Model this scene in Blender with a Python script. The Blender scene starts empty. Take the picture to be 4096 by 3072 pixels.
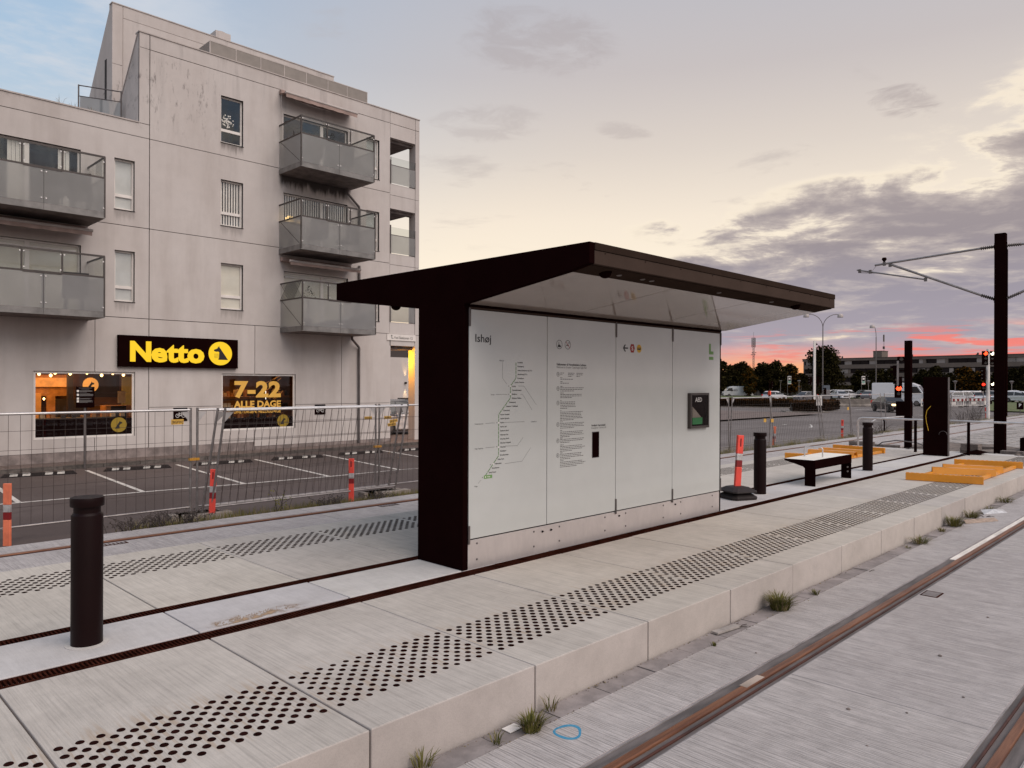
import bpy, math, random
from mathutils import Vector, Matrix
random.seed(7)
SC = bpy.context.scene
COL = SC.collection
R = math.radians
PI = math.pi

# ------------------------------------------------------------------ camera
AX = math.atan2(2962, 2995)            # bearing of the optical axis from +X (the platform runs along X)
CAMZ = 1.72
cam_d = bpy.data.cameras.new('camera'); cam = bpy.data.objects.new('camera', cam_d); COL.objects.link(cam)
cam_d.sensor_width = 36; cam_d.lens = 26.32; cam_d.clip_start = 0.05; cam_d.clip_end = 3000
cam_d.shift_y = -2.8 / 4096
cam.matrix_world = Matrix.Translation((0, 0, CAMZ)) @ Matrix.Rotation(AX - PI / 2, 4, 'Z') @ Matrix.Rotation(PI / 2, 4, 'X') @ Matrix.Rotation(0.0035, 4, 'Z')
SC.camera = cam
SC.view_settings.view_transform = 'Standard'; SC.view_settings.look = 'None'
SC.view_settings.exposure = 0.0; SC.view_settings.gamma = 1.0
SC.view_settings.use_curve_mapping = False

# ------------------------------------------------------------------ world: dusk sky
world = bpy.data.worlds.new('World'); SC.world = world; world.use_nodes = True
NT = world.node_tree; NT.nodes.clear()
class NB:
    def __init__(s, nt): s.nt = nt
    def n(s, t, **k):
        o = s.nt.nodes.new(t)
        for a, b in k.items(): setattr(o, a, b)
        return o
    def put(s, sock, v):
        if hasattr(v, 'is_output') or isinstance(v, bpy.types.NodeSocket): s.nt.links.new(v, sock)
        elif v is not None:
            if isinstance(v, (tuple, list)) and sock.type == 'RGBA' and len(v) == 3: v = (*v, 1)
            sock.default_value = v
    def m(s, op, a, b=None, c=None, clamp=False):
        o = s.n('ShaderNodeMath', operation=op, use_clamp=clamp)
        for i, x in enumerate((a, b, c)): s.put(o.inputs[i], x)
        return o.outputs[0]
    def sm(s, x, a, b):
        o = s.n('ShaderNodeMapRange', interpolation_type='SMOOTHSTEP')
        s.put(o.inputs[0], x); s.put(o.inputs[1], a); s.put(o.inputs[2], b); o.inputs[3].default_value = 0; o.inputs[4].default_value = 1
        return o.outputs[0]
    def lin(s, x, a, b, c=0, d=1):
        o = s.n('ShaderNodeMapRange'); s.put(o.inputs[0], x)
        for i, v in enumerate((a, b, c, d)): s.put(o.inputs[i + 1], v)
        return o.outputs[0]
    def mix(s, f, a, b, mode='MIX'):
        o = s.n('ShaderNodeMix', data_type='RGBA', blend_type=mode)
        s.put(o.inputs[0], f); s.put(o.inputs[6], a); s.put(o.inputs[7], b)
        return o.outputs[2]
    def ramp(s, x, stops, interp='LINEAR'):
        o = s.n('ShaderNodeValToRGB'); s.put(o.inputs[0], x); e = o.color_ramp.elements; o.color_ramp.interpolation = interp
        while len(e) < len(stops): e.new(0.5)
        for i, (p, c) in enumerate(stops): e[i].position = p; e[i].color = (*c, 1)
        return o.outputs[0]
    def noise(s, vec, scale, detail=6, rough=0.55, dist=0.0):
        o = s.n('ShaderNodeTexNoise'); s.put(o.inputs['Vector'], vec); s.put(o.inputs['Scale'], scale)
        o.inputs['Detail'].default_value = detail; o.inputs['Roughness'].default_value = rough; o.inputs['Distortion'].default_value = dist
        return o.outputs['Fac']
    def xyz(s, a, b, c):
        o = s.n('ShaderNodeCombineXYZ')
        for i, v in enumerate((a, b, c)): s.put(o.inputs[i], v)
        return o.outputs[0]
def dsp(r, g, b):
    f = lambda v: (v / 255 / 12.92) if v < 10.3 else ((v / 255 + 0.055) / 1.055) ** 2.4
    return (f(r), f(g), f(b))
W = NB(NT)
tc = W.n('ShaderNodeTexCoord'); sp = W.n('ShaderNodeSeparateXYZ'); NT.links.new(tc.outputs['Generated'], sp.inputs[0])
x, y, z = sp.outputs
hyp = W.m('SQRT', W.m('ADD', W.m('MULTIPLY', x, x), W.m('ADD', W.m('MULTIPLY', y, y), 1e-5)))
cs = W.m('DIVIDE', W.m('ADD', W.m('MULTIPLY', x, math.cos(R(22))), W.m('MULTIPLY', y, math.sin(R(22)))), hyp)   # closeness to the sunset bearing
zp = W.m('MAXIMUM', z, 0.0)
sunny = W.ramp(zp, [(0.0, dsp(247, 190, 135)), (0.06, dsp(252, 226, 192)), (0.13, dsp(254, 240, 217)), (0.21, dsp(243, 229, 211)), (0.29, dsp(220, 209, 199)), (0.38, dsp(200, 190, 187)), (0.6, dsp(178, 180, 190)), (1.0, dsp(160, 172, 192))])
cool = W.ramp(zp, [(0.0, dsp(232, 208, 190)), (0.10, dsp(228, 218, 208)), (0.22, dsp(206, 212, 216)), (0.34, dsp(172, 196, 218)), (0.46, dsp(160, 186, 214)), (1.0, dsp(150, 170, 198))])
side = W.m('ADD', W.sm(cs, 0.50, 1.0), W.m('MULTIPLY', W.m('SUBTRACT', 0.3, zp), 0.9), clamp=True)
side = W.m('MULTIPLY', side, W.sm(cs, 0.2, 0.7))
base = W.mix(side, cool, sunny)
zz = W.m('MAXIMUM', z, 0.012)
qx = W.m('DIVIDE', x, zz); qy = W.m('DIVIDE', y, zz)
n = W.m('SUBTRACT', W.m('MULTIPLY', qx, 0.856), W.m('MULTIPLY', qy, 0.516))
q = W.xyz(qx, qy, 0.0)
big = W.noise(q, 0.55, 4, 0.5)
nd = W.m('ADD', n, W.m('MULTIPLY', W.m('SUBTRACT', big, 0.5), 2.4))
azlim = W.m('SUBTRACT', 1.0, W.sm(W.m('DIVIDE', y, W.m('MAXIMUM', x, 0.05)), 0.62, 1.05))
deck = W.m('MULTIPLY', W.m('MULTIPLY', W.sm(nd, 2.05, 2.85), azlim), W.sm(x, 0.0, 0.3))
# far cloud structure stays resolvable: compress the range of q with distance
ln = W.m('LOGARITHM', W.m('ADD', zz, 0.05), 2.718)
qc = W.xyz(W.m('MULTIPLY', W.m('DIVIDE', y, W.m('MAXIMUM', x, 0.1)), 6.0), W.m('MULTIPLY', ln, -5.2), 0.0)
qd = W.xyz(W.m('ADD', W.m('MULTIPLY', W.m('DIVIDE', y, W.m('MAXIMUM', x, 0.1)), 9.0), W.m('MULTIPLY', ln, -2.0)), W.m('MULTIPLY', ln, -10.0), 3.7)
N1 = W.noise(qc, 1.15, 9, 0.62, 0.35)
N3 = W.noise(qd, 1.0, 8, 0.62, 0.2)
NN = W.m('ADD', W.m('MULTIPLY', N1, 0.6), W.m('MULTIPLY', N3, 0.4))
lo = W.lin(nd, 2.2, 4.4, 0.395, 0.275)
dens = W.m('MULTIPLY', W.sm(NN, lo, W.m('ADD', lo, 0.21)), deck)
edge = dsp(248, 234, 213)
core = W.ramp(zp, [(0.0, dsp(188, 164, 164)), (0.055, dsp(166, 158, 170)), (0.11, dsp(156, 149, 160)), (0.17, dsp(154, 144, 148)), (0.3, dsp(172, 160, 156))])
core = W.mix(W.sm(NN, W.m('ADD', lo, 0.08), W.m('ADD', lo, 0.24)), W.mix(0.55, core, dsp(222, 208, 196)), core)
c1 = W.mix(W.m('MULTIPLY', W.sm(dens, 0.02, 0.3), W.m('SUBTRACT', 1.0, W.sm(dens, 0.3, 0.6))), base, edge)
col = W.mix(W.sm(dens, 0.12, 0.8), c1, core)
# small loose clouds over the rest of the sky
N2 = W.noise(W.xyz(qx, W.m('MULTIPLY', qy, 1.0), 8.3), 1.35, 8, 0.60, 0.3)
thin = W.m('MULTIPLY', W.sm(N2, 0.575, 0.72), W.m('MULTIPLY', W.sm(z, 0.13, 0.24), 0.40))
pale = W.mix(W.sm(cs, 0.6, 0.85), dsp(205, 209, 216), dsp(176, 166, 164))
col = W.mix(thin, col, pale)
wisp = W.m('MULTIPLY', W.sm(W.noise(W.xyz(W.m('MULTIPLY', qx, 0.8), qy, 1.3), 2.1, 8, 0.62), 0.44, 0.66), W.m('MULTIPLY', W.m('SUBTRACT', 1.0, W.sm(cs, 0.62, 0.8)), 0.72))
col = W.mix(wisp, col, dsp(214, 215, 220))
for (a_, b_, sa, sb, k_) in ((1.62, 1.50, .36, .30, .32), (1.98, 2.10, .30, .30, .24), (2.88, 0.88, .34, .14, .48), (2.42, 1.78, .20, .12, .26)):
    dd_ = W.m('ADD', W.m('POWER', W.m('DIVIDE', W.m('SUBTRACT', qx, a_), sa), 2.0), W.m('POWER', W.m('DIVIDE', W.m('SUBTRACT', qy, b_), sb), 2.0))
    mk_ = W.m('MULTIPLY', W.m('SUBTRACT', 1.0, W.sm(dd_, 0.0, 1.0)), W.sm(x, 0.0, 0.2))
    ns_ = W.noise(W.xyz(qx, qy, a_), 6.5, 8, 0.66, 0.8)
    col = W.mix(W.m('MULTIPLY', W.sm(W.m('MULTIPLY', ns_, W.m('ADD', W.m('MULTIPLY', mk_, 0.6), 0.4)), 0.30, 0.58), W.m('MULTIPLY', W.sm(mk_, 0.0, 0.4), k_)), col, dsp(160, 148, 148))
# glow and lit streaks close to the horizon
az = W.m('DIVIDE', y, W.m('MAXIMUM', x, 0.1))
azw = W.m('MULTIPLY', W.sm(cs, 0.80, 0.95), W.sm(x, 0.0, 0.3))
low = W.m('SUBTRACT', 1.0, W.sm(W.m('ADD', z, W.m('MULTIPLY', W.m('SUBTRACT', W.noise(W.xyz(W.m('MULTIPLY', az, 9.0), W.m('MULTIPLY', z, 30.0), 0.0), 1.0, 5, 0.6), 0.5), 0.05)), 0.022, 0.058))
glow = W.ramp(W.lin(zp, 0.0, 0.07), [(0.0, dsp(252, 184, 118)), (0.30, dsp(250, 178, 130)), (0.62, dsp(236, 164, 154)), (1.0, dsp(188, 160, 174))])
glowr = W.ramp(W.lin(zp, 0.0, 0.07), [(0.0, dsp(232, 140, 122)), (0.4, dsp(218, 152, 148)), (1.0, dsp(180, 156, 172))])
gl = W.mix(W.sm(az, 0.28, 0.46), glowr, glow)
col = W.mix(W.m('MULTIPLY', low, azw), col, gl)
st = W.noise(W.xyz(W.m('MULTIPLY', az, 7.0), W.m('MULTIPLY', z, 95.0), 2.0), 1.0, 8, 0.6, 0.4)
stm = W.m('MULTIPLY', W.m('MULTIPLY', W.sm(st, 0.50, 0.60), W.m('MULTIPLY', W.sm(z, 0.016, 0.03), W.m('SUBTRACT', 1.0, W.sm(z, 0.052, 0.078)))), azw)
stm = W.m('MULTIPLY', stm, W.lin(az, 0.34, 0.52, 0.92, 0.40))
col = W.mix(stm, col, W.mix(W.sm(az, 0.50, 0.66), dsp(242, 128, 118), dsp(246, 160, 146)))
# below the horizon: dull ground tone
col = W.mix(W.sm(z, -0.03, 0.0), dsp(110, 98, 92), col)
bgA = W.n('ShaderNodeBackground'); NT.links.new(col, bgA.inputs[0]); bgA.inputs[1].default_value = 1.03
sky = W.n('ShaderNodeTexSky'); sky.sky_type = 'NISHITA'; sky.sun_disc = False; sky.sun_elevation = R(-4.0); sky.sun_rotation = R(90 - 22)
bgB = W.n('ShaderNodeBackground'); NT.links.new(sky.outputs[0], bgB.inputs[0]); bgB.inputs[1].default_value = 0.05
add = W.n('ShaderNodeAddShader'); NT.links.new(bgA.outputs[0], add.inputs[0]); NT.links.new(bgB.outputs[0], add.inputs[1])
wo = W.n('ShaderNodeOutputWorld'); NT.links.new(add.outputs[0], wo.inputs[0])

# ------------------------------------------------------------------ sun: only the soft glow of a covered dusk sky
sd = bpy.data.lights.new('sun', 'SUN'); sun = bpy.data.objects.new('sun', sd); COL.objects.link(sun)
sd.energy = 2.5; sd.angle = R(60); sd.color = (1.0, 0.875, 0.775)
sun.rotation_euler = Vector((-0.10, 0.92, -1.02)).to_track_quat('-Z', 'Y').to_euler()

# ------------------------------------------------------------------ materials
MATS = {}
def pmat(name, col, rough=0.6, metal=0.0, var=0.12, vs=3.0, bump=0.0, bs=60.0, stretch=(1, 1, 1), spec=0.5, col2=None, mottle=None, rnd=0.0, emit=None, estr=0.0, coat=0.0, fine=0.0):
    m = bpy.data.materials.new(name); m.use_nodes = True; nt = m.node_tree; b = NB(nt)
    p = nt.nodes['Principled BSDF']; MATS[name] = m
    geo = b.n('ShaderNodeNewGeometry')
    mp = b.n('ShaderNodeVectorMath', operation='MULTIPLY'); nt.links.new(geo.outputs['Position'], mp.inputs[0]); mp.inputs[1].default_value = stretch
    pos = mp.outputs[0]
    c = (*col, 1)
    if var or col2:
        f = b.noise(geo.outputs['Position'] if mottle is None else pos, vs, 6, 0.6)
        a = col2 if col2 else tuple(min(1, v * (1 - var)) for v in col)
        d = col if col2 else tuple(min(1, v * (1 + var)) for v in col)
        c = b.mix(b.sm(f, 0.3, 0.7), a, d)
    if fine:
        f2 = b.noise(pos, bs, 5, 0.65)
        c = b.mix(1.0, c, b.ramp(f2, [(0.3, (1 - fine,) * 3), (0.7, (1 + 0.0 * fine,) * 3)]), 'MULTIPLY')
    if rnd:
        oi = b.n('ShaderNodeObjectInfo')
        k = b.lin(oi.outputs['Random'], 0, 1, 1 - rnd, 1 + rnd)
        c = b.mix(1.0, c, b.xyz(k, k, k), 'MULTIPLY')
    b.put(p.inputs['Base Color'], c)
    p.inputs['Roughness'].default_value = rough; p.inputs['Metallic'].default_value = metal
    p.inputs['Specular IOR Level'].default_value = spec
    if coat: p.inputs['Coat Weight'].default_value = coat; p.inputs['Coat Roughness'].default_value = 0.06
    if bump:
        f = b.noise(pos, bs, 4, 0.6)
        bn = b.n('ShaderNodeBump'); bn.inputs['Strength'].default_value = bump; bn.inputs['Distance'].default_value = 0.01
        nt.links.new(f, bn.inputs['Height']); nt.links.new(bn.outputs[0], p.inputs['Normal'])
    if spec == 0:
        d_ = b.n('ShaderNodeBsdfDiffuse'); b.put(d_.inputs[0], c); nt.links.new(d_.outputs[0], nt.nodes['Material Output'].inputs[0])
    if emit: p.inputs['Emission Color'].default_value = (*emit, 1); p.inputs['Emission Strength'].default_value = estr
    return m
def emat(name, col, s):
    m = bpy.data.materials.new(name); m.use_nodes = True; nt = m.node_tree; nt.nodes.clear()
    e = nt.nodes.new('ShaderNodeEmission'); e.inputs[0].default_value = (*col, 1); e.inputs[1].default_value = s
    o = nt.nodes.new('ShaderNodeOutputMaterial'); nt.links.new(e.outputs[0], o.inputs[0]); MATS[name] = m
    return m
def glassmat(name, tint, refl, rough=0.02, base=0.08):
    m = bpy.data.materials.new(name); m.use_nodes = True; nt = m.node_tree; nt.nodes.clear(); b = NB(nt); MATS[name] = m
    t = b.n('ShaderNodeBsdfTransparent'); t.inputs[0].default_value = (*tint, 1)
    g = b.n('ShaderNodeBsdfGlossy'); g.inputs[0].default_value = (*refl, 1); g.inputs[1].default_value = rough
    fr = b.n('ShaderNodeFresnel'); fr.inputs[0].default_value = 1.5
    gb = b.n('ShaderNodeNewGeometry')
    f = b.m('MULTIPLY', b.m('ADD', fr.outputs[0], base, clamp=True), b.m('SUBTRACT', 1.0, gb.outputs['Backfacing']))
    mx = b.n('ShaderNodeMixShader'); nt.links.new(f, mx.inputs[0]); nt.links.new(t.outputs[0], mx.inputs[1]); nt.links.new(g.outputs[0], mx.inputs[2])
    o = b.n('ShaderNodeOutputMaterial'); nt.links.new(mx.outputs[0], o.inputs[0])
    return m
def frostmat(name, col):
    m = bpy.data.materials.new(name); m.use_nodes = True; nt = m.node_tree; nt.nodes.clear(); b = NB(nt); MATS[name] = m
    geo = b.n('ShaderNodeNewGeometry')
    f = b.noise(geo.outputs['Position'], 1.6, 4, 0.5)
    c = b.mix(b.sm(f, 0.3, 0.7), tuple(v * 0.9 for v in col), tuple(v * 1.08 for v in col))
    d = b.n('ShaderNodeBsdfDiffuse'); b.put(d.inputs[0], c)
    rf = b.n('ShaderNodeBsdfRefraction'); rf.inputs[0].default_value = (0.86, 0.86, 0.84, 1); rf.inputs['Roughness'].default_value = 0.30; rf.inputs['IOR'].default_value = 1.15
    g = b.n('ShaderNodeBsdfGlossy'); g.inputs[0].default_value = (0.9, 0.9, 0.9, 1); g.inputs[1].default_value = 0.12
    m1 = b.n('ShaderNodeMixShader'); m1.inputs[0].default_value = 0.58; nt.links.new(d.outputs[0], m1.inputs[1]); nt.links.new(rf.outputs[0], m1.inputs[2])
    fr = b.n('ShaderNodeFresnel'); fr.inputs[0].default_value = 1.5
    m2 = b.n('ShaderNodeMixShader'); nt.links.new(b.m('MULTIPLY', b.m('ADD', fr.outputs[0], 0.04), b.m('SUBTRACT', 1.0, geo.outputs['Backfacing'])), m2.inputs[0]); nt.links.new(m1.outputs[0], m2.inputs[1]); nt.links.new(g.outputs[0], m2.inputs[2])
    o = b.n('ShaderNodeOutputMaterial'); nt.links.new(m2.outputs[0], o.inputs[0])
    return m

def slabmat(name, c1, c2, freq, amt, bumpk, dirt, rnd=0.05, rust=False, lenk=0.035, sharp=(0.30, 0.62), b2=0.6, groove=0.0):
    """broom-finished concrete: lines run along Y"""
    m = bpy.data.materials.new(name); m.use_nodes = True; nt = m.node_tree; b = NB(nt); MATS[name] = m
    p = nt.nodes['Principled BSDF']; geo = b.n('ShaderNodeNewGeometry'); P = geo.outputs['Position']
    sx = b.n('ShaderNodeSeparateXYZ'); nt.links.new(P, sx.inputs[0])
    v = b.xyz(b.m('MULTIPLY', sx.outputs[0], freq), b.m('MULTIPLY', sx.outputs[1], freq * lenk), b.m('MULTIPLY', sx.outputs[2], 2.0))
    br = b.noise(v, 1.0, 5, 0.7)
    br2 = b.noise(b.xyz(b.m('MULTIPLY', sx.outputs[0], freq * 0.22), b.m('MULTIPLY', sx.outputs[1], freq * 0.02), 0.0), 1.0, 3, 0.6)
    big = b.noise(P, 1.1, 5, 0.6); med = b.noise(P, 7.0, 5, 0.65); grit = b.noise(P, 180.0, 3, 0.6)
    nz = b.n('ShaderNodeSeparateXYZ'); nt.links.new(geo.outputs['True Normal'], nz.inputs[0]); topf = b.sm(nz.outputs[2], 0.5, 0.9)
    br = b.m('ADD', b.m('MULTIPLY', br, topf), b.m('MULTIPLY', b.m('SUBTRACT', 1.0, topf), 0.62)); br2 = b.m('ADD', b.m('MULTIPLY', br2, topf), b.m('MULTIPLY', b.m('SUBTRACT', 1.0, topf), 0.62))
    c = b.mix(b.sm(big, 0.32, 0.68), c1, c2)
    c = b.mix(1.0, c, b.ramp(br, [(sharp[0], (1 - amt,) * 3), (sharp[1], (1.0,) * 3)]), 'MULTIPLY')
    c = b.mix(1.0, c, b.ramp(br2, [(0.32, (1 - amt * b2,) * 3), (0.6, (1.0,) * 3)]), 'MULTIPLY')
    if groove:
        wob = b.noise(b.xyz(b.m('MULTIPLY', sx.outputs[0], 9.0), b.m('MULTIPLY', sx.outputs[1], 1.1), 0.0), 1.0, 4, 0.6)
        amp = b.noise(b.xyz(b.m('MULTIPLY', sx.outputs[0], 38.0), b.m('MULTIPLY', sx.outputs[1], 1.6), 5.0), 1.0, 4, 0.7)
        gsin = b.m('SINE', b.m('ADD', b.m('MULTIPLY', sx.outputs[0], 330.0), b.m('MULTIPLY', wob, 26.0)))
        gl_ = b.m('MULTIPLY', b.m('MULTIPLY', b.sm(gsin, 0.15, 0.85), b.sm(amp, 0.36, 0.62)), topf)
        c = b.mix(b.m('MULTIPLY', gl_, groove), c, tuple(v * 0.42 for v in c1))
        br = b.m('SUBTRACT', br, b.m('MULTIPLY', gl_, 0.6))
    c = b.mix(1.0, c, b.ramp(med, [(0.25, (1 - dirt,) * 3), (0.6, (1.0,) * 3)]), 'MULTIPLY')
    c = b.mix(1.0, c, b.ramp(grit, [(0.28, (0.86,) * 3), (0.55, (1.0,) * 3)]), 'MULTIPLY')
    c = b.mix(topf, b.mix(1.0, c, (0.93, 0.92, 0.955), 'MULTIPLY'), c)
    blot = b.noise(P, 2.6, 7, 0.68, 0.6)
    c = b.mix(b.m('MULTIPLY', b.sm(blot, 0.55, 0.72), 0.30), c, tuple(v * 0.62 for v in c1))
    if rust:
        # rust bleeding from the iron studs, washed along the broom lines
        r = b.noise(b.xyz(b.m('MULTIPLY', sx.outputs[0], 42.0), b.m('MULTIPLY', sx.outputs[1], 2.4), 0.0), 1.0, 4, 0.6)
        zone = b.m('MULTIPLY', b.sm(sx.outputs[1], 3.35, 3.55), b.m('SUBTRACT', 1.0, b.sm(sx.outputs[1], 3.95, 4.25)))
        c = b.mix(b.m('MULTIPLY', b.m('MULTIPLY', b.sm(r, 0.48, 0.68), zone), 0.62), c, (0.36, 0.25, 0.16))
    oi = b.n('ShaderNodeObjectInfo'); k = b.lin(oi.outputs['Random'], 0, 1, 1 - rnd, 1 + rnd)
    c = b.mix(1.0, c, b.xyz(k, k, b.m('MULTIPLY', k, b.lin(oi.outputs['Random'], 0, 1, 1.0 + rnd * 0.5, 1.0 - rnd * 0.3))), 'MULTIPLY')
    b.put(p.inputs['Base Color'], c); p.inputs['Roughness'].default_value = 0.82; p.inputs['Specular IOR Level'].default_value = 0.3
    h = b.m('ADD', b.m('MULTIPLY', br, 1.0), b.m('MULTIPLY', grit, 0.25))
    bn = b.n('ShaderNodeBump'); bn.inputs['Strength'].default_value = bumpk; bn.inputs['Distance'].default_value = 0.006
    nt.links.new(h, bn.inputs['Height']); nt.links.new(bn.outputs[0], p.inputs['Normal'])
    return m
def wallmat(name, c1, c2, rnd=0.03):
    """cast facade concrete with rain streaks, soot and some moss spots"""
    m = bpy.data.materials.new(name); m.use_nodes = True; nt = m.node_tree; b = NB(nt); MATS[name] = m
    p = nt.nodes['Principled BSDF']; geo = b.n('ShaderNodeNewGeometry'); P = geo.outputs['Position']
    sx = b.n('ShaderNodeSeparateXYZ'); nt.links.new(P, sx.inputs[0])
    big = b.noise(P, 0.45, 5, 0.6); med = b.noise(P, 3.0, 5, 0.6)
    strk = b.noise(b.xyz(b.m('MULTIPLY', sx.outputs[0], 1.6), sx.outputs[1], b.m('MULTIPLY', sx.outputs[2], 0.22)), 1.0, 6, 0.62)
    spots = b.noise(b.xyz(b.m('MULTIPLY', sx.outputs[0], 4.2), sx.outputs[1], b.m('MULTIPLY', sx.outputs[2], 1.2)), 2.2, 8, 0.75)
    c = b.mix(b.sm(big, 0.3, 0.7), c1, c2)
    c = b.mix(1.0, c, b.ramp(med, [(0.3, (0.95,) * 3), (0.65, (1.0,) * 3)]), 'MULTIPLY')
    c = b.mix(1.0, c, b.ramp(strk, [(0.30, (0.87, 0.855, 0.845)), (0.56, (1.0,) * 3)]), 'MULTIPLY')
    # algae spots, only where rain sits: the top storey
    up = b.m('MULTIPLY', b.m('MULTIPLY', b.sm(sx.outputs[2], 9.2, 10.4), b.m('SUBTRACT', 1.0, b.sm(sx.outputs[2], 11.6, 12.2))), b.m('SUBTRACT', 1.0, b.sm(sx.outputs[0], 10.2, 11.0)))
    c = b.mix(b.m('MULTIPLY', b.sm(spots, 0.53, 0.70), b.m('MULTIPLY', up, 0.62)), c, (0.07, 0.055, 0.05))
    c = b.mix(b.m('MULTIPLY', b.sm(strk, 0.52, 0.70), b.m('MULTIPLY', b.sm(sx.outputs[2], 8.9, 12.3), 0.32)), c, (0.16, 0.135, 0.125))
    # drips under the top balcony
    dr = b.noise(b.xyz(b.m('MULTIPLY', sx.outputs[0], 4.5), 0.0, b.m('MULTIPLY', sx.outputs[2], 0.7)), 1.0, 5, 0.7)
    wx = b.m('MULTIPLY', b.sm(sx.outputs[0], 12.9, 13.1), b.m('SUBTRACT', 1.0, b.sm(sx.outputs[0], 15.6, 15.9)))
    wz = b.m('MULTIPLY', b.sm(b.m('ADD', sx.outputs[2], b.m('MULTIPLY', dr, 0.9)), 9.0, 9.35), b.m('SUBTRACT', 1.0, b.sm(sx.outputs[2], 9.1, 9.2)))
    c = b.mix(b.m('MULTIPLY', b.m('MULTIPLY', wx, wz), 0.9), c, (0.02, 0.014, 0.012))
    # soot runs below the window sills of that storey
    for (xa, xb, zt) in ((10.85, 11.66, 9.70), (10.85, 11.66, 6.94), (7.58, 8.2, 6.93), (10.87, 11.68, 4.15), (7.6, 8.2, 4.15)):
        wx = b.m('MULTIPLY', b.sm(sx.outputs[0], xa - 0.02, xa + 0.06), b.m('SUBTRACT', 1.0, b.sm(sx.outputs[0], xb - 0.06, xb + 0.02)))
        run = b.noise(b.xyz(b.m('MULTIPLY', sx.outputs[0], 13.0), 4.0, b.m('MULTIPLY', sx.outputs[2], 1.1)), 1.0, 4, 0.7)
        wz = b.m('MULTIPLY', b.sm(b.m('ADD', sx.outputs[2], b.m('MULTIPLY', run, 0.7)), zt - 0.0, zt + 0.35), b.m('SUBTRACT', 1.0, b.sm(sx.outputs[2], zt - 0.01, zt + 0.02)))
        c = b.mix(b.m('MULTIPLY', b.m('MULTIPLY', wx, wz), 0.62 if zt > 9 else 0.35), c, (0.06, 0.045, 0.04))
    oi = b.n('ShaderNodeObjectInfo'); k = b.lin(oi.outputs['Random'], 0, 1, 1 - rnd, 1 + rnd)
    c = b.mix(1.0, c, b.xyz(k, k, k), 'MULTIPLY')
    b.put(p.inputs['Base Color'], c); p.inputs['Roughness'].default_value = 0.85; p.inputs['Specular IOR Level'].default_value = 0.25
    bn = b.n('ShaderNodeBump'); bn.inputs['Strength'].default_value = 0.25; bn.inputs['Distance'].default_value = 0.01
    nt.links.new(b.noise(P, 35.0, 5, 0.6), bn.inputs['Height']); nt.links.new(bn.outputs[0], p.inputs['Normal'])
    return m
def asphaltmat(name, c1, c2, patch):
    m = bpy.data.materials.new(name); m.use_nodes = True; nt = m.node_tree; b = NB(nt); MATS[name] = m
    p = nt.nodes['Principled BSDF']; geo = b.n('ShaderNodeNewGeometry'); P = geo.outputs['Position']
    big = b.noise(P, 0.16, 5, 0.6); med = b.noise(P, 1.3, 5, 0.6, 0.4); grit = b.noise(P, 70.0, 4, 0.7)
    c = b.mix(b.sm(big, 0.35, 0.65), c1, c2)
    c = b.mix(b.m('MULTIPLY', b.sm(med, 0.58, 0.70), patch), c, tuple(v * 0.62 for v in c1))
    c = b.mix(1.0, c, b.ramp(grit, [(0.3, (0.78,) * 3), (0.65, (1.12,) * 3)]), 'MULTIPLY')
    b.put(p.inputs['Base Color'], c); p.inputs['Roughness'].default_value = 0.9; p.inputs['Specular IOR Level'].default_value = 0.08
    bn = b.n('ShaderNodeBump'); bn.inputs['Strength'].default_value = 0.3; bn.inputs['Distance'].default_value = 0.008
    nt.links.new(grit, bn.inputs['Height']); nt.links.new(bn.outputs[0], p.inputs['Normal'])
    return m

black = pmat('black_paint', (0.0082, 0.0024, 0.0024), 0.5, var=0.1, spec=0)
satin = pmat('black_satin_paint', (0.0085, 0.0024, 0.0024), 0.42, var=0.1, spec=0.12)
blackm = pmat('black_matt', (0.0085, 0.0028, 0.0026), 0.75, var=0.15, spec=0)
rubber = pmat('rubber', (0.022, 0.015, 0.014), 0.7, var=0.25, vs=14, bump=0.2, bs=90, spec=0.35)
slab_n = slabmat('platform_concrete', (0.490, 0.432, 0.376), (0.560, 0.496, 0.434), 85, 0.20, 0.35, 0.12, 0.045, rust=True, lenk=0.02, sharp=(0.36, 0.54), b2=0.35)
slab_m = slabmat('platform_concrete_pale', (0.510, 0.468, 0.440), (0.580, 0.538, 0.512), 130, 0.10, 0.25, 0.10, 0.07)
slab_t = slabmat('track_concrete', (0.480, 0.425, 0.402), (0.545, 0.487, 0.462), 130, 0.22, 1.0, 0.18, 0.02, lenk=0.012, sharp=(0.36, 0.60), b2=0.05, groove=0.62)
joint = pmat('joint_sealant', (0.200, 0.180, 0.175), 0.8, var=0.2, vs=9)
stone = pmat('kerb_stone', (0.240, 0.205, 0.195), 0.85, var=0.22, vs=6, bump=0.3, bs=50, rnd=0.10)
studm = pmat('iron_stud', (0.0170, 0.0055, 0.0045), 0.8, var=0.35, vs=30, spec=0, rnd=0.3)
grate = pmat('rusty_iron', (0.038, 0.011, 0.007), 0.8, var=0.45, vs=7, spec=0)
railm = pmat('rusty_rail', (0.27, 0.115, 0.060), 0.45, metal=0.45, var=0.3, vs=4, col2=(0.13, 0.050, 0.028), mottle=1, stretch=(0.5, 8, 8), bump=0.15, bs=30)
railw = pmat('rail_web', (0.050, 0.014, 0.008), 0.7, var=0.4, vs=5)
shiny = pmat('scuff_sheen_rail', (0.62, 0.52, 0.46), 0.28, metal=0.9, var=0.25, vs=2)  # bare metal of the scuff, also the put-on sky sheen of the far rails
mortar = pmat('rail_mortar', (0.118, 0.098, 0.092), 0.85, var=0.35, vs=3, mottle=1, stretch=(0.7, 5, 5), bump=0.3, bs=40)
mortar_l = pmat('pale_mortar', (0.27, 0.24, 0.235), 0.85, var=0.3, vs=4)
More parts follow.
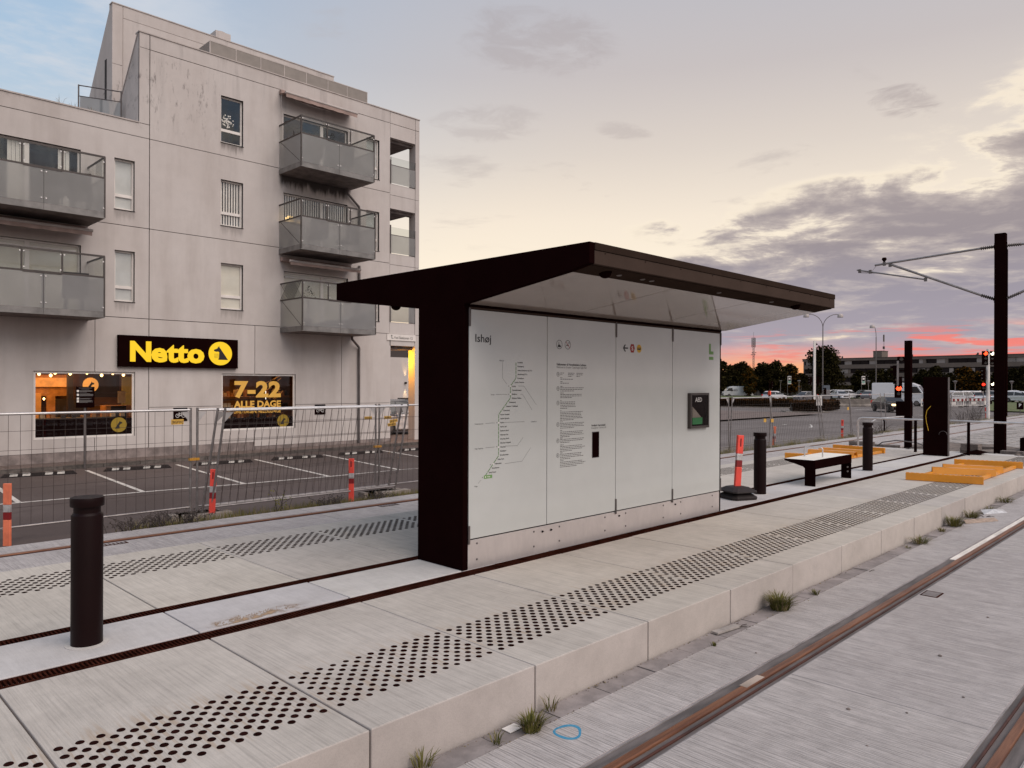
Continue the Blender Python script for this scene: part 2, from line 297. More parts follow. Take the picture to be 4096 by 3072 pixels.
asph = asphaltmat('asphalt', (0.092, 0.071, 0.065), (0.122, 0.096, 0.089), 0.35)
road = asphaltmat('road_asphalt', (0.150, 0.128, 0.120), (0.195, 0.168, 0.158), 0.25)
paint = pmat('road_paint', (0.62, 0.57, 0.52), 0.7, var=0.25, vs=9, fine=0.25, bs=30)
brick = pmat('paving_brick', (0.130, 0.092, 0.078), 0.85, var=0.25, vs=10, rnd=0.14)
kerbd = pmat('dark_kerb', (0.095, 0.078, 0.068), 0.85, var=0.4, vs=7, bump=0.4, bs=30, rnd=0.12)
plinth = pmat('plinth_concrete', (0.225, 0.180, 0.165), 0.9, var=0.35, vs=3, bump=0.3, bs=30)
wallc = wallmat('facade_concrete', (0.530, 0.468, 0.436), (0.575, 0.514, 0.482))
gap = pmat('facade_joint', (0.030, 0.022, 0.020), 0.9, var=0.2)
coping = pmat('coping', (0.42, 0.36, 0.33), 0.6, var=0.15)
frame = pmat('window_frame', (0.74, 0.67, 0.62), 0.5, var=0.06)
steel = pmat('galvanised_steel', (0.27, 0.24, 0.23), 0.45, metal=0.7, var=0.2, vs=8)
steelw = pmat('pale_tube', (0.60, 0.56, 0.54), 0.38, metal=0.55, var=0.15)
gsteel = pmat('grey_steel', (0.135, 0.115, 0.110), 0.5, metal=0.5, var=0.2)
stainless = pmat('stainless', (0.70, 0.63, 0.605), 0.36, metal=0.55, var=0.05, vs=2.5, fine=0.08, bs=14, stretch=(1.2, 1, 0.5))
enamel = pmat('white_glass_panel', (0.535, 0.532, 0.508), 0.08, var=0.02, spec=0.5, coat=0.3)
soffit = pmat('soffit_glass', (0.345, 0.288, 0.255), 0.07, var=0.02, spec=0.42, coat=0.1)
bronze = pmat('bronze_fascia', (0.060, 0.041, 0.033), 0.5, var=0.07, vs=3, spec=0)
bronze_d = pmat('bronze_fascia_top', (0.034, 0.022, 0.017), 0.5, var=0.1, vs=3, spec=0)
ink = pmat('black_print', (0.012, 0.008, 0.008), 0.5, var=0)
inkg = pmat('grey_print', (0.10, 0.09, 0.085), 0.5, var=0)
green = pmat('green_print', (0.150, 0.300, 0.085), 0.5, var=0.03)
greend = pmat('line_green', (0.110, 0.210, 0.075), 0.5, var=0.03)
red = pmat('red_print', (0.30, 0.018, 0.016), 0.5, var=0.03)
yellow = pmat('yellow_print', (0.62, 0.36, 0.02), 0.5, var=0.03)
white = pmat('white_print', (0.75, 0.70, 0.66), 0.5, var=0.03)
gyellow = pmat('window_film_yellow', (0.70, 0.38, 0.065), 0.5, var=0.04, emit=(0.9, 0.45, 0.06), estr=0.10)
orange = pmat('orange_plastic', (0.80, 0.072, 0.048), 0.5, var=0.10, vs=6, rnd=0.05)
orange2 = pmat('faded_orange_plastic', (0.80, 0.20, 0.10), 0.55, var=0.15, vs=6)
dred = pmat('red_reflective', (0.22, 0.010, 0.012), 0.4, var=0.1)
silver = pmat('reflective_silver', (0.55, 0.52, 0.51), 0.35, metal=0.4, var=0.2, vs=20)
ramp_o = pmat('yellow_steel_paint', (0.72, 0.265, 0.012), 0.4, var=0.08, vs=3, spec=0.5, coat=0.25)
tagm = pmat('tag_yellow', (0.62, 0.35, 0.06), 0.6, var=0.1)
clear = glassmat('clear_glass', (0.88, 0.89, 0.88), (1, 1, 1), 0.02, 0.0)
pane = glassmat('window_glass', (0.93, 0.93, 0.92), (0.8, 0.88, 1), 0.015, 0.04)
shopg = glassmat('shop_glass', (0.86, 0.84, 0.82), (1, 1, 1), 0.015, 0.0)
frost = frostmat('frosted_glass', (0.36, 0.343, 0.330))
meshg = pmat('perforated_mesh', (0.235, 0.20, 0.175), 0.6, var=0.08, vs=3)
inner = pmat('dark_interior', (0.060, 0.050, 0.050), 0.9, var=0.2)
blind = pmat('blind_fabric', (0.72, 0.66, 0.55), 0.9, var=0.06, vs=2)
curtain = pmat('curtain_fabric', (0.78, 0.72, 0.66), 0.9, var=0.08)
awn = pmat('awning_fabric', (0.32, 0.225, 0.195), 0.9, var=0.2, vs=3)
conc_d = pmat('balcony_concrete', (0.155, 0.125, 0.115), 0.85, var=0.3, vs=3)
conc_m = pmat('barrier_concrete', (0.21, 0.175, 0.150), 0.9, var=0.35, vs=1.5, bump=0.3, bs=20)
dirt = pmat('dirt', (0.155, 0.120, 0.100), 0.95, var=0.4, vs=5, bump=0.8, bs=22)
rubblem = pmat('rubble_stone', (0.17, 0.135, 0.118), 0.95, var=0.3, vs=8, rnd=0.3)
paver = pmat('pale_paver', (0.34, 0.30, 0.275), 0.9, var=0.25, vs=6, rnd=0.10)
grassm = pmat('grass_blade', (0.170, 0.150, 0.045), 0.8, var=0.4, vs=9, col2=(0.075, 0.080, 0.024), spec=0)
drygrass = pmat('dry_grass', (0.20, 0.15, 0.075), 0.85, var=0.3, vs=9)
lawn = pmat('lawn_green', (0.085, 0.100, 0.030), 0.9, var=0.35, vs=2, bump=0.5, bs=30)
leaf_a = pmat('leaf_dark', (0.0135, 0.0105, 0.0045), 0.85, var=0.35, vs=0.6, spec=0)
leaf_b = pmat('leaf_mid', (0.027, 0.022, 0.008), 0.85, var=0.3, vs=0.6, spec=0)
leaf_o = pmat('leaf_autumn', (0.095, 0.044, 0.008), 0.8, var=0.3, vs=0.6, spec=0)
leaf_h = pmat('hedge_leaf', (0.022, 0.012, 0.006), 0.85, var=0.35, vs=0.9, spec=0)
leaf_t = pmat('hedge_leaf_tip', (0.085, 0.036, 0.011), 0.85, var=0.3, vs=0.9, spec=0)
bark = pmat('bark', (0.045, 0.032, 0.026), 0.9, var=0.3, vs=6)
farw = pmat('far_wall', (0.135, 0.104, 0.086), 0.9, var=0.15, vs=0.15)
fard = pmat('far_roof', (0.060, 0.045, 0.040), 0.8, var=0.15, vs=0.3)
fargl = pmat('far_window', (0.012, 0.007, 0.007), 0.4, var=0.3, vs=0.2, spec=0.1)
farcur = pmat('far_curtain', (0.26, 0.22, 0.20), 0.7, var=0.2, vs=0.3)
carw = pmat('white_car_paint', (0.64, 0.62, 0.63), 0.28, var=0.03, coat=0.6)
card = pmat('dark_car_paint', (0.040, 0.034, 0.034), 0.25, metal=0.3, var=0.05, coat=0.7)
carg = pmat('grey_car_paint', (0.20, 0.185, 0.19), 0.25, metal=0.4, var=0.05, coat=0.7)
cargl = pmat('car_glass', (0.018, 0.016, 0.017), 0.06, var=0, spec=0.6)
tyre = pmat('tyre', (0.014, 0.012, 0.012), 0.85, var=0.1)
netto = emat('sign_light', (1.0, 0.63, 0.032), 1.02)
redl = emat('red_light', (1.0, 0.03, 0.015), 3.0)
amber = emat('hot_red_light', (1.0, 0.07, 0.02), 3.4)
whitel = emat('white_light', (1.0, 0.90, 0.66), 4.0)
headl = emat('headlight', (1.0, 0.70, 0.32), 4.5)
bulb = emat('warm_bulb', (1.0, 0.62, 0.22), 7.0)
taill = emat('tail_light', (0.8, 0.02, 0.015), 0.5)
cand = emat('candle_light', (1.0, 0.66, 0.28), 2.2)
wirem = pmat('fence_wire', (0.050, 0.034, 0.029), 0.6, metal=0.2, var=0.2)
raild = pmat('railing_steel', (0.060, 0.047, 0.042), 0.5, metal=0.2, var=0.2)
wornp = pmat('worn_white_strip', (0.74, 0.66, 0.585), 0.45, var=0.2, vs=4, mottle=1, stretch=(0.6, 4, 4))

# ------------------------------------------------------------------ mesh helpers
class MB:
    """collects faces; every build() makes ONE mesh object"""
    def __init__(s): s.v = []; s.f = []; s.mi = []; s.cur = 0
    def face(s, pts):
        i = len(s.v); s.v += [tuple(p) for p in pts]; s.f.append(tuple(range(i, i + len(pts)))); s.mi.append(s.cur); return s
    def mesh(s, vs, fs):
        i = len(s.v); s.v += [tuple(p) for p in vs]
        for f in fs: s.f.append(tuple(i + k for k in f)); s.mi.append(s.cur)
        return s
    def box(s, x0, x1, y0, y1, z0, z1):
        v = [(x0, y0, z0), (x1, y0, z0), (x1, y1, z0), (x0, y1, z0), (x0, y0, z1), (x1, y0, z1), (x1, y1, z1), (x0, y1, z1)]
        return s.mesh(v, [(0, 3, 2, 1), (4, 5, 6, 7), (0, 1, 5, 4), (1, 2, 6, 5), (2, 3, 7, 6), (3, 0, 4, 7)])
    def bar(s, a, b, w, h, up=(0, 0, 1)):
        """rectangular bar from a to b, centred, w across and h along up"""
        a = Vector(a); b = Vector(b); d = (b - a).normalized(); u = Vector(up)
        r = d.cross(u)
        if r.length < 1e-4: r = d.cross(Vector((0, 1, 0)))
        r.normalize(); u = r.cross(d).normalized()
        v = []
        for p in (a, b):
            for (i, j) in ((-1, -1), (1, -1), (1, 1), (-1, 1)): v.append(p + r * (i * w / 2) + u * (j * h / 2))
        return s.mesh(v, [(0, 3, 2, 1), (4, 5, 6, 7), (0, 1, 5, 4), (1, 2, 6, 5), (2, 3, 7, 6), (3, 0, 4, 7)])
    def tube(s, pts, r, n=10, caps=True):
        pts = [Vector(p) for p in pts]; rr = r if isinstance(r, (list, tuple)) else [r] * len(pts)
        base = len(s.v); prev = None
        for i, p in enumerate(pts):
            d = (pts[min(i + 1, len(pts) - 1)] - pts[max(i - 1, 0)]).normalized()
            u = prev if prev else (Vector((0, 0, 1)) if abs(d.z) < 0.9 else Vector((1, 0, 0)))
            a = d.cross(u).normalized(); u = a.cross(d).normalized(); prev = u
            for k in range(n):
                t = 2 * PI * k / n; s.v.append(tuple(p + (a * math.cos(t) + u * math.sin(t)) * rr[i]))
        for i in range(len(pts) - 1):
            for k in range(n):
                k2 = (k + 1) % n; b0 = base + i * n; b1 = b0 + n
                s.f.append((b0 + k, b0 + k2, b1 + k2, b1 + k)); s.mi.append(s.cur)
        if caps:
            s.f.append(tuple(base + k for k in reversed(range(n)))); s.mi.append(s.cur)
            s.f.append(tuple(base + (len(pts) - 1) * n + k for k in range(n))); s.mi.append(s.cur)
        return s
    def lathe(s, prof, c=(0, 0, 0), n=24, axis='Z'):
        base = len(s.v); cx, cy, cz = c
        for (r, h) in prof:
            for k in range(n):
                t = 2 * PI * k / n; a, b = r * math.cos(t), r * math.sin(t)
                s.v.append((cx + a, cy + b, cz + h) if axis == 'Z' else ((cx + a, cy + h, cz + b) if axis == 'Y' else (cx + h, cy + a, cz + b)))
        for i in range(len(prof) - 1):
            for k in range(n):
                k2 = (k + 1) % n; b0 = base + i * n; b1 = b0 + n
                s.f.append((b0 + k, b0 + k2, b1 + k2, b1 + k)); s.mi.append(s.cur)
        s.f.append(tuple(base + k for k in reversed(range(n)))); s.mi.append(s.cur)
        s.f.append(tuple(base + (len(prof) - 1) * n + k for k in range(n))); s.mi.append(s.cur)
        return s
    def prism(s, poly, a, b, axis='X'):
        """poly in the plane across axis, extruded from a to b: axis X -> (y,z), Y -> (x,z), Z -> (x,y)"""
        f = {'X': lambda p, t: (t, p[0], p[1]), 'Y': lambda p, t: (p[0], t, p[1]), 'Z': lambda p, t: (p[0], p[1], t)}[axis]
        n = len(poly); base = len(s.v)
        s.v += [f(p, a) for p in poly] + [f(p, b) for p in poly]
        s.f.append(tuple(base + i for i in range(n))); s.f.append(tuple(base + n + i for i in reversed(range(n)))); s.mi += [s.cur] * 2
        for i in range(n):
            j = (i + 1) % n; s.f.append((base + i, base + n + i, base + n + j, base + j)); s.mi.append(s.cur)
        return s
    def wall(s, x0, x1, z0, z1, y, th, holes=(), rev=None):
        """upright panel facing -Y with rectangular holes"""
        hs = [h for h in holes if h[0] < x1 and h[1] > x0 and h[2] < z1 and h[3] > z0]
        xs = sorted({x0, x1} | {min(max(v, x0), x1) for h in hs for v in h[:2]}); zs = sorted({z0, z1} | {min(max(v, z0), z1) for h in hs for v in h[2:]})
        nx, nz = len(xs) - 1, len(zs) - 1
        hole = lambda cx, cz: any(h[0] < cx < h[1] and h[2] < cz < h[3] for h in hs)
        solid = [[not hole((xs[i] + xs[i + 1]) / 2, (zs[j] + zs[j + 1]) / 2) for j in range(nz)] for i in range(nx)]
        for i in range(nx):
            for j in range(nz):
                if not solid[i][j]: continue
                xa, xb, za, zb = xs[i], xs[i + 1], zs[j], zs[j + 1]
                s.face([(xa, y, za), (xb, y, za), (xb, y, zb), (xa, y, zb)])
                for di, dj, p, r in ((-1, 0, (xa, zb), (xa, za)), (1, 0, (xb, za), (xb, zb)), (0, -1, (xa, za), (xb, za)), (0, 1, (xb, zb), (xa, zb))):
                    u, v = i + di, j + dj; out = not (0 <= u < nx and 0 <= v < nz)
                    if out or not solid[u][v]:
                        t = th if out else (rev or th)
                        s.face([(r[0], y, r[1]), (p[0], y, p[1]), (p[0], y + t, p[1]), (r[0], y + t, r[1])])
        return s
    def disc(s, c, r, n=24, y=None, sx=1.0):
        """flat disc facing -Y"""
        return s.face([(c[0] + r * sx * math.cos(2 * PI * k / n), c[1], c[2] + r * math.sin(2 * PI * k / n)) for k in range(n)])
    def data(s, name, mat=None, org=(0, 0, 0), smooth=False):
        me = bpy.data.meshes.new(name)
        ox, oy, oz = org
        me.from_pydata([(a - ox, b - oy, c - oz) for a, b, c in s.v], [], s.f)
        for m in (mat if isinstance(mat, (list, tuple)) else [mat]): me.materials.append(m)
        if any(s.mi): me.polygons.foreach_set('material_index', s.mi)
        if smooth: me.polygons.foreach_set('use_smooth', [True] * len(me.polygons))
        me.update(); return me
ORG = {}
def link(name, me, parent=None, org=None):
    o = bpy.data.objects.new(name, me); COL.objects.link(o)
    if parent: o.parent = parent
    ORG[o.name] = org if org is not None else (ORG.get(parent.name, (0, 0, 0)) if parent else (0, 0, 0))
    return o
def part(name, mb, mat, parent=None, label=None, kind=None, smooth=False, bevel=0, seg=2):
    """one mesh object; coordinates are the parent's frame (world when the thing was opened with world=True)"""
    org = ORG.get(parent.name, (0, 0, 0)) if parent else (0, 0, 0)
    o = link(name, mb.data(name, mat, org, smooth), parent, org)
    if label: o['label'] = label
    if kind: o['kind'] = kind
    if bevel:
        b = o.modifiers.new('bevel', 'BEVEL'); b.width = bevel; b.segments = seg; b.limit_method = 'ANGLE'; b.angle_limit = R(40)
    if smooth:
        sm_ = o.modifiers.new('autosmooth', 'EDGE_SPLIT'); sm_.split_angle = R(40)
    return o
def tag(o, label, cat, group=None):
    o['label'] = label; o['category'] = cat
    if group: o['group'] = group
    return o
def thing(name, label, cat, loc, rz=0.0, group=None, world=False):
    o = bpy.data.objects.new(name, None); COL.objects.link(o); o.empty_display_size = 0.2
    o.location = loc; o.rotation_euler = (0, 0, rz); tag(o, label, cat, group)
    ORG[o.name] = tuple(loc) if world else (0, 0, 0)
    return o
def struct(name, mb=None, mat=None, loc=(0, 0, 0), **k):
    if mb is None:
        o = bpy.data.objects.new(name, None); COL.objects.link(o); o.location = loc; ORG[o.name] = (0, 0, 0)
    else: o = part(name, mb, mat, **k)
    o['kind'] = 'structure'; return o
def solo(name, mb, mat, label, cat, group=None, org=None, **k):
    """a thing that is one mesh: origin at its base"""
    if org is None:
        xs, ys, zs = zip(*mb.v); org = ((min(xs) + max(xs)) / 2, (min(ys) + max(ys)) / 2, min(zs))
    me = mb.data(name, mat, org, k.pop('smooth', False)); o = link(name, me, None, org); o.location = org
    bv = k.pop('bevel', 0)
    if bv:
        b = o.modifiers.new('bevel', 'BEVEL'); b.width = bv; b.segments = 2; b.limit_method = 'ANGLE'
    return tag(o, label, cat, group)
KIDS = lambda o: list(o.children)
def copy_tree(o, parent=None):
    c = o.copy(); COL.objects.link(c)
    if parent: c.parent = parent
    for ch in KIDS(o): copy_tree(ch, c)
    ORG[c.name] = ORG.get(o.name, (0, 0, 0))
    return c
def dup(o, loc, rz=None, label=None, group=None, scale=None):
    c = copy_tree(o); c.location = loc
    if rz is not None: c.rotation_euler = (0, 0, rz)
    if label: c['label'] = label
    if group: c['group'] = group
    if scale: c.scale = scale
    return c
def at(px, D, zz=0.0):
    """bearing px (in photograph columns) at D metres along the optical axis"""
    r = (px - 2048) / 2995
    fx, fy = math.cos(AX), math.sin(AX)
    return (D * (fx + fy * r), D * (fy - fx * r), zz)
_tc = {}
def text_mb(s, x, z, y, w=None, h=None, size=None, bold=0.0, ext=0.0, al='LEFT', mb=None, spacing=1.0):
    """lettering as real faces, standing in a plane facing -Y at depth y; x,z = lower left of the baseline"""
    key = (s, bold, ext, spacing)
    if key not in _tc:
        c = bpy.data.curves.new('t', 'FONT'); c.body = s; c.size = 1.0; c.offset = bold; c.extrude = ext; c.resolution_u = 3; c.space_character = spacing
        o = bpy.data.objects.new('t', c); COL.objects.link(o); dg = bpy.context.evaluated_depsgraph_get(); dg.update()
        me = bpy.data.meshes.new_from_object(o.evaluated_get(dg))
        _tc[key] = ([tuple(v.co) for v in me.vertices], [tuple(p.vertices) for p in me.polygons])
        bpy.data.objects.remove(o); bpy.data.meshes.remove(me); bpy.data.curves.remove(c)
    vs, fs = _tc[key]
    if not vs: return mb or MB()
    x0 = min(v[0] for v in vs); x1 = max(v[0] for v in vs)
    sz = size if size else h / 0.70
    kx = (w / (x1 - x0)) if w else sz
    off = {'LEFT': 0, 'CENTER': -(x1 - x0) * kx / 2, 'RIGHT': -(x1 - x0) * kx}[al]
    mb = mb or MB()
    zmx = ext
    mb.mesh([(x + off + (v[0] - x0) * kx, y - (v[2] + zmx), z + v[1] * sz) for v in vs], fs)
    return mb

# ------------------------------------------------------------------ ground, lot, tracks
g = MB(); g.face([(-400, -400, -0.72), (900, -400, -0.72), (900, 900, -0.72), (-400, 900, -0.72)])
struct('ground', g, asph)
g = MB(); g.face([(-20, 11.2, -0.705), (19.0, 11.2, -0.705), (19.0, 23.4, -0.705), (-20, 23.4, -0.705)])
lot = struct('parking_lot', g, asph)
g = MB(); g.face([(19.0, 10.9, -0.706), (260, 10.9, -0.706), (260, 130, -0.706), (19.0, 60, -0.706)])
struct('road', g, road)
for i, (a, b) in enumerate([((3.72, 17.54), (4.05, 22.75)), ((6.03, 17.38), (6.38, 22.65)), ((8.23, 17.12), (8.71, 22.45)), ((10.44, 16.94), (11.06, 22.3)), ((12.64, 16.88), (13.43, 22.16)), ((14.9, 16.7), (15.79, 22.14)), ((1.4, 17.8), (1.7, 22.9))]):
    m = MB(); d = (Vector((*b, 0)) - Vector((*a, 0))).normalized(); nn = Vector((-d.y, d.x, 0)) * 0.05
    m.face([(a[0] + nn.x, a[1] + nn.y, -0.700), (a[0] - nn.x, a[1] - nn.y, -0.700), (b[0] - nn.x, b[1] - nn.y, -0.700), (b[0] + nn.x, b[1] + nn.y, -0.700)])
    part('bay_line', m, paint, lot)
m = MB(); pts = [(-4, 18.35), (3.72, 17.54), (6.03, 17.38), (8.23, 17.12), (10.44, 16.94), (12.64, 16.88), (16.5, 16.6)]
for p, r in zip(pts, pts[1:]): m.face([(p[0], p[1] - 0.05, -0.701), (r[0], r[1] - 0.05, -0.701), (r[0], r[1] + 0.05, -0.701), (p[0], p[1] + 0.05, -0.701)])
part('bay_line', m, paint, lot)
m = MB(); m.face([(1.2, 14.55, -0.701), (2.95, 14.5, -0.701), (2.95, 14.62, -0.701), (1.2, 14.67, -0.701)]); part('bay_line', m, paint, lot)
# pavement by the shop: kerb stones and rows of brick
pv = struct('pavement', MB().box(-20, 19.6, 23.42, 24.37, -0.72, -0.606), brick)
km = MB().box(0, 0.985, 0, 0.115, 0, 0.112); kme = km.data('kerb_stone', kerbd)
for i in range(34):
    o = link('kerb_stone', kme, pv); o.location = (-14 + i * 1.0, 23.30, -0.715 + random.uniform(-.004, .004))
bme = MB().box(0, 0.205, 0, 0.106, 0, 0.012).data('brick', brick)
cnt = 0
for j in range(8):
    for i in range(36):
        X = 4.6 + i * 0.213 * 1.0 + (j % 2) * 0.105
        if cnt < 290 and 4.6 < X < 12.6:
            o = link('brick', bme, pv); o.location = (X, 23.44 + j * 0.114, -0.606 + random.uniform(-.002, .003)); cnt += 1
bs = MB()
for j in range(8):
    for i in range(110):
        X = -6 + i * 0.213 + (j % 2) * 0.105
        if 4.5 < X < 12.3 or X > 17.7: continue
        bs.box(X, X + .205, 23.44 + j * .114, 23.546 + j * .114, -.606, -.594)
part('brick_field', bs, brick, pv, kind='stuff')
yard = MB(); yard.face([(17.3, 24.37, -0.60), (60, 24.37, -0.60), (60, 60, -0.60), (17.3, 60, -0.60)]); struct('yard_paving', yard, brick)

# tracks (rail head at -0.265); ribbed concrete fields with slots for the rails
def field(y0, y1, x0, x1, nm='track_slab', z=-0.265):
    m = MB().box(x0, x1, y0, y1, z - 0.35, z); return m
tk = struct('track')
XS = -6; XE = 27.0
for (y0, y1) in ((2.475, 2.915), (1.075, 2.240), (-6.0, 0.845)):
    x = XS
    while x < XE - 0.1:
        x2 = min(XE, x + 5.5); part('track_slab', field(y0, y1, x, x2 - 0.006), slab_t, tk); x = x2
for (y0, y1) in ((8.07, 8.58), (8.80, 10.02), (10.24, 10.655)):
    x = XS
    while x < 68:
        x2 = x + 6.0; part('track_slab', field(y0, y1, x, x2 - 0.012), slab_t, tk); x = x2
for (yh, side, x0, x1, hd, lab) in ((2.355, -1, XS, XE, railm, 'rusty grooved rail nearest the platform edge, right foreground'), (0.960, 1, XS, XE, railm, 'rusty grooved rail at the lower right corner'), (8.66, 1, XS, 68, railm, 'far track rail hidden close behind the platform'), (10.135, -1, XS, 68, railm, 'far track rail running along the parking lot fence')):
    t = thing('tram_rail', lab, 'rail', (0, yh, -0.265), 0, 'grooved rails of the two tracks', world=True)
    a, b = sorted((yh + 0.12, yh - 0.12))
    far = yh > 5
    part('bedding', MB().box(x0, x1, yh - 0.113, yh + 0.118, -0.50, -0.2755), mortar, t)
    ins = MB(); ins.box(x0, x1, yh - 0.112, yh - 0.105, -0.4, -0.2685); ins.box(x0, x1, yh + 0.106, yh + 0.1175, -0.4, -0.2690)
    part('sealing_strip', ins, mortar_l, t)
    w = side
    yy = lambda u: yh + w * u
    h0, h1 = sorted((yy(-0.028), yy(0.024)))
    part('rail_head', MB().box(x0, x1, h0, h1, -0.42, -0.258), hd, t, bevel=0.008)
    l0, l1 = sorted((yy(0.060), yy(0.074)))
    part('groove_lip', MB().box(x0, x1, l0, l1, -0.42, -0.264), railw, t, bevel=0.004)
    f0, f1 = sorted((yy(0.0245), yy(0.060)))
    part('groove_floor', MB().box(x0, x1, f0, f1, -0.42, -0.315), railw, t)
    if far: part('rail_sheen', MB().box(13.5, x1 - .1, yh - .016, yh + .014, -.27, -.2565), shiny, t)  # added bright strip stands in for sky reflected along the far rails
    if yh < 9 and yh > 2 and not far:
        part('worn_strip', MB().box(9.6, 13.9, yh + 0.036, yh + 0.100, -0.30, -0.2700), wornp, t, label='bright worn strip of filler beside the rail')
        part('scuff', MB().box(4.55, 4.80, yh - 0.018, yh + 0.036, -0.30, -0.2572), shiny, t)
ks = struct('kerb_strip')
sme = MB().box(0, 0.489, 0, 0.162, -0.2, 0).data('kerb_stone', stone)
for i in range(60):
    o = link('kerb_stone', sme, ks); o.location = (-3.12 + 0.5 * i, 2.919, -0.268 + random.uniform(-.004, .002))
# ------------------------------------------------------------------ platform
PX = lambda k: 2.15 + 1.2 * k
pf = struct('platform')
part('footing', MB().box(PX(-6), PX(15) + 0.55, 3.14, 8.0, -0.6, -0.045), joint, pf)
nsl = {}; j2 = 0.0055
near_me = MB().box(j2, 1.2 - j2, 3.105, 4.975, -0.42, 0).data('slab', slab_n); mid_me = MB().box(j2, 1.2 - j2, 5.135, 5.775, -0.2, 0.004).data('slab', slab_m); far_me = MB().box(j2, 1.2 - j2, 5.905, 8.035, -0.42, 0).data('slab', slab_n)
def bev(o, w):
    b = o.modifiers.new('bevel', 'BEVEL'); b.width = w; b.segments = 2; b.limit_method = 'ANGLE'
for k in range(-6, 16):
    for nm, me in (('n', near_me), ('m', mid_me), ('f', far_me)):
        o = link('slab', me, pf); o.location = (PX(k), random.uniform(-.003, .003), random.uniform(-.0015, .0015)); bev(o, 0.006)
        nsl[(nm, k)] = o
endw = MB().box(PX(16) - 0.02, PX(16) + 0.55, 3.105, 8.035, -0.42, -0.006); part('end_ramp', endw, slab_m, pf)
# sealed joint down the riser
gr = MB(); N_ = 40
for (y0, y1) in ((0.0, 0.010), (0.120, 0.130)): gr.box(0, 0.998, y0, y1, -0.03, 0)
for i in range(N_): gr.box(i * 0.025 + 0.004, i * 0.025 + 0.014, 0.010, 0.120, -0.022, -0.001)
gme = gr.data('drain_grate', grate)
part('drain_channel', MB().box(PX(-6), PX(16) - .02, 4.97, 5.14, -0.14, -0.05), blackm, pf); part('drain_channel', MB().box(PX(-6), PX(16) - .02, 5.77, 5.91, -0.14, -0.05), blackm, pf)
for i in range(26):
    for yy_ in (4.990, 5.775):
        o = link('drain_grate', gme, pf); o.location = (PX(-6) + i * 1.0, yy_, 0.0 + random.uniform(-.0015, .0015))
# iron warning studs
sm_ = MB().lathe([(0.0205, -0.004), (0.0205, 0.0010), (0.0185, 0.0030), (0.011, 0.0038)], n=14); sme2 = sm_.data('stud', studm, smooth=False)
rows_n = [(3.455 + 0.0517 * j, j) for j in range(11)]; rows_f = [(7.115 + 0.0545 * j, j) for j in range(11)]
allst = []
for k in range(-6, 16):
    for side_, rows in (('n', rows_n), ('f', rows_f)):
        for (yy_, j) in rows:
            for i in range(13 if j % 2 == 0 else 12):
                X = PX(k) + 0.053 + i * 0.0912 + (0.0456 if j % 2 else 0)
                allst.append((math.hypot(X, yy_), X, yy_, side_, k))
cand_ = [s for s in allst if -0.1 < ((s[1] * math.sin(AX) - s[2] * math.cos(AX)) / max(0.1, (s[1] * math.cos(AX) + s[2] * math.sin(AX)))) + 0.684 and s[1] * math.cos(AX) + s[2] * math.sin(AX) > 2.1]
cand_.sort(); chosen = set((s[1], s[2]) for s in cand_[:298])
rest = MB()
for (d, X, yy_, sd_, k) in allst:
    if (X, yy_) in chosen:
        p = nsl[(sd_, k)]; o = link('stud', sme2, p); o.location = (X - p.location.x, yy_ - p.location.y, 0.0 - p.location.z + random.uniform(-.001, .0006))
    else:
        b = len(rest.v); nn = 10; zz_ = nsl[(sd_, k)].location.z + random.uniform(0, .0006)
        for (r_, h_) in ((0.0212, -0.003), (0.0210, 0.002), (0.012, 0.0032)):
            for q_ in range(nn): rest.v.append((X + r_ * math.cos(2 * PI * q_ / nn), yy_ + r_ * math.sin(2 * PI * q_ / nn), h_ + zz_))
        for L_ in range(2):
            for q_ in range(nn): rest.f.append((b + L_ * nn + q_, b + L_ * nn + (q_ + 1) % nn, b + (L_ + 1) * nn + (q_ + 1) % nn, b + (L_ + 1) * nn + q_)); rest.mi.append(0)
        rest.f.append(tuple(b + 2 * nn + q_ for q_ in range(nn))); rest.mi.append(0)
part('stud_field', rest, studm, pf, kind='stuff')
# ------------------------------------------------------------------ tram shelter
X0, X1, YN, YF = 4.556, 9.200, 5.130, 5.790
sh = thing('tram_shelter', 'black tram stop shelter with T-shaped roof and white glass information wall', 'shelter', (X0, 5.46, 0), world=True)
prof = [(YN, 0.0), (YN, 2.445), (3.87, 2.617), (3.662, 2.658), (3.662, 2.826), (7.262, 2.826), (7.262, 2.640), (7.05, 2.605), (YF, 2.445), (YF, 0.0)]
part('end_wall', MB().prism(prof, X0 - 0.002, X0 + 0.062), black, sh, bevel=0.004)
part('roof_deck', MB().box(X0 + 0.062, 9.345, 3.70, 7.22, 2.74, 2.822), black, sh)
fa = MB(); fa.box(X0 + 0.062, 9.352, 3.662, 3.700, 2.658, 2.765)
part('fascia', fa, bronze, sh, bevel=0.003)
part('roof_edge', MB().box(X0 + 0.062, 9.356, 3.656, 3.72, 2.767, 2.827), bronze_d, sh, bevel=0.004)
part('rear_fascia', MB().box(X0 + 0.062, 9.352, 7.225, 7.262, 2.64, 2.826), bronze, sh)
part('end_fascia', MB().prism([(3.70, 2.652), (3.70, 2.82), (7.225, 2.82), (7.225, 2.64), (5.79, 2.45), (5.13, 2.45)], 9.31, 9.352), bronze, sh)
for i in range(9):
    part('fascia_screw', MB().lathe([(0.006, 0), (0.006, 0.004)], (4.75 + i * 0.555, 3.6605, 2.752), 8, 'Y'), blackm, sh)
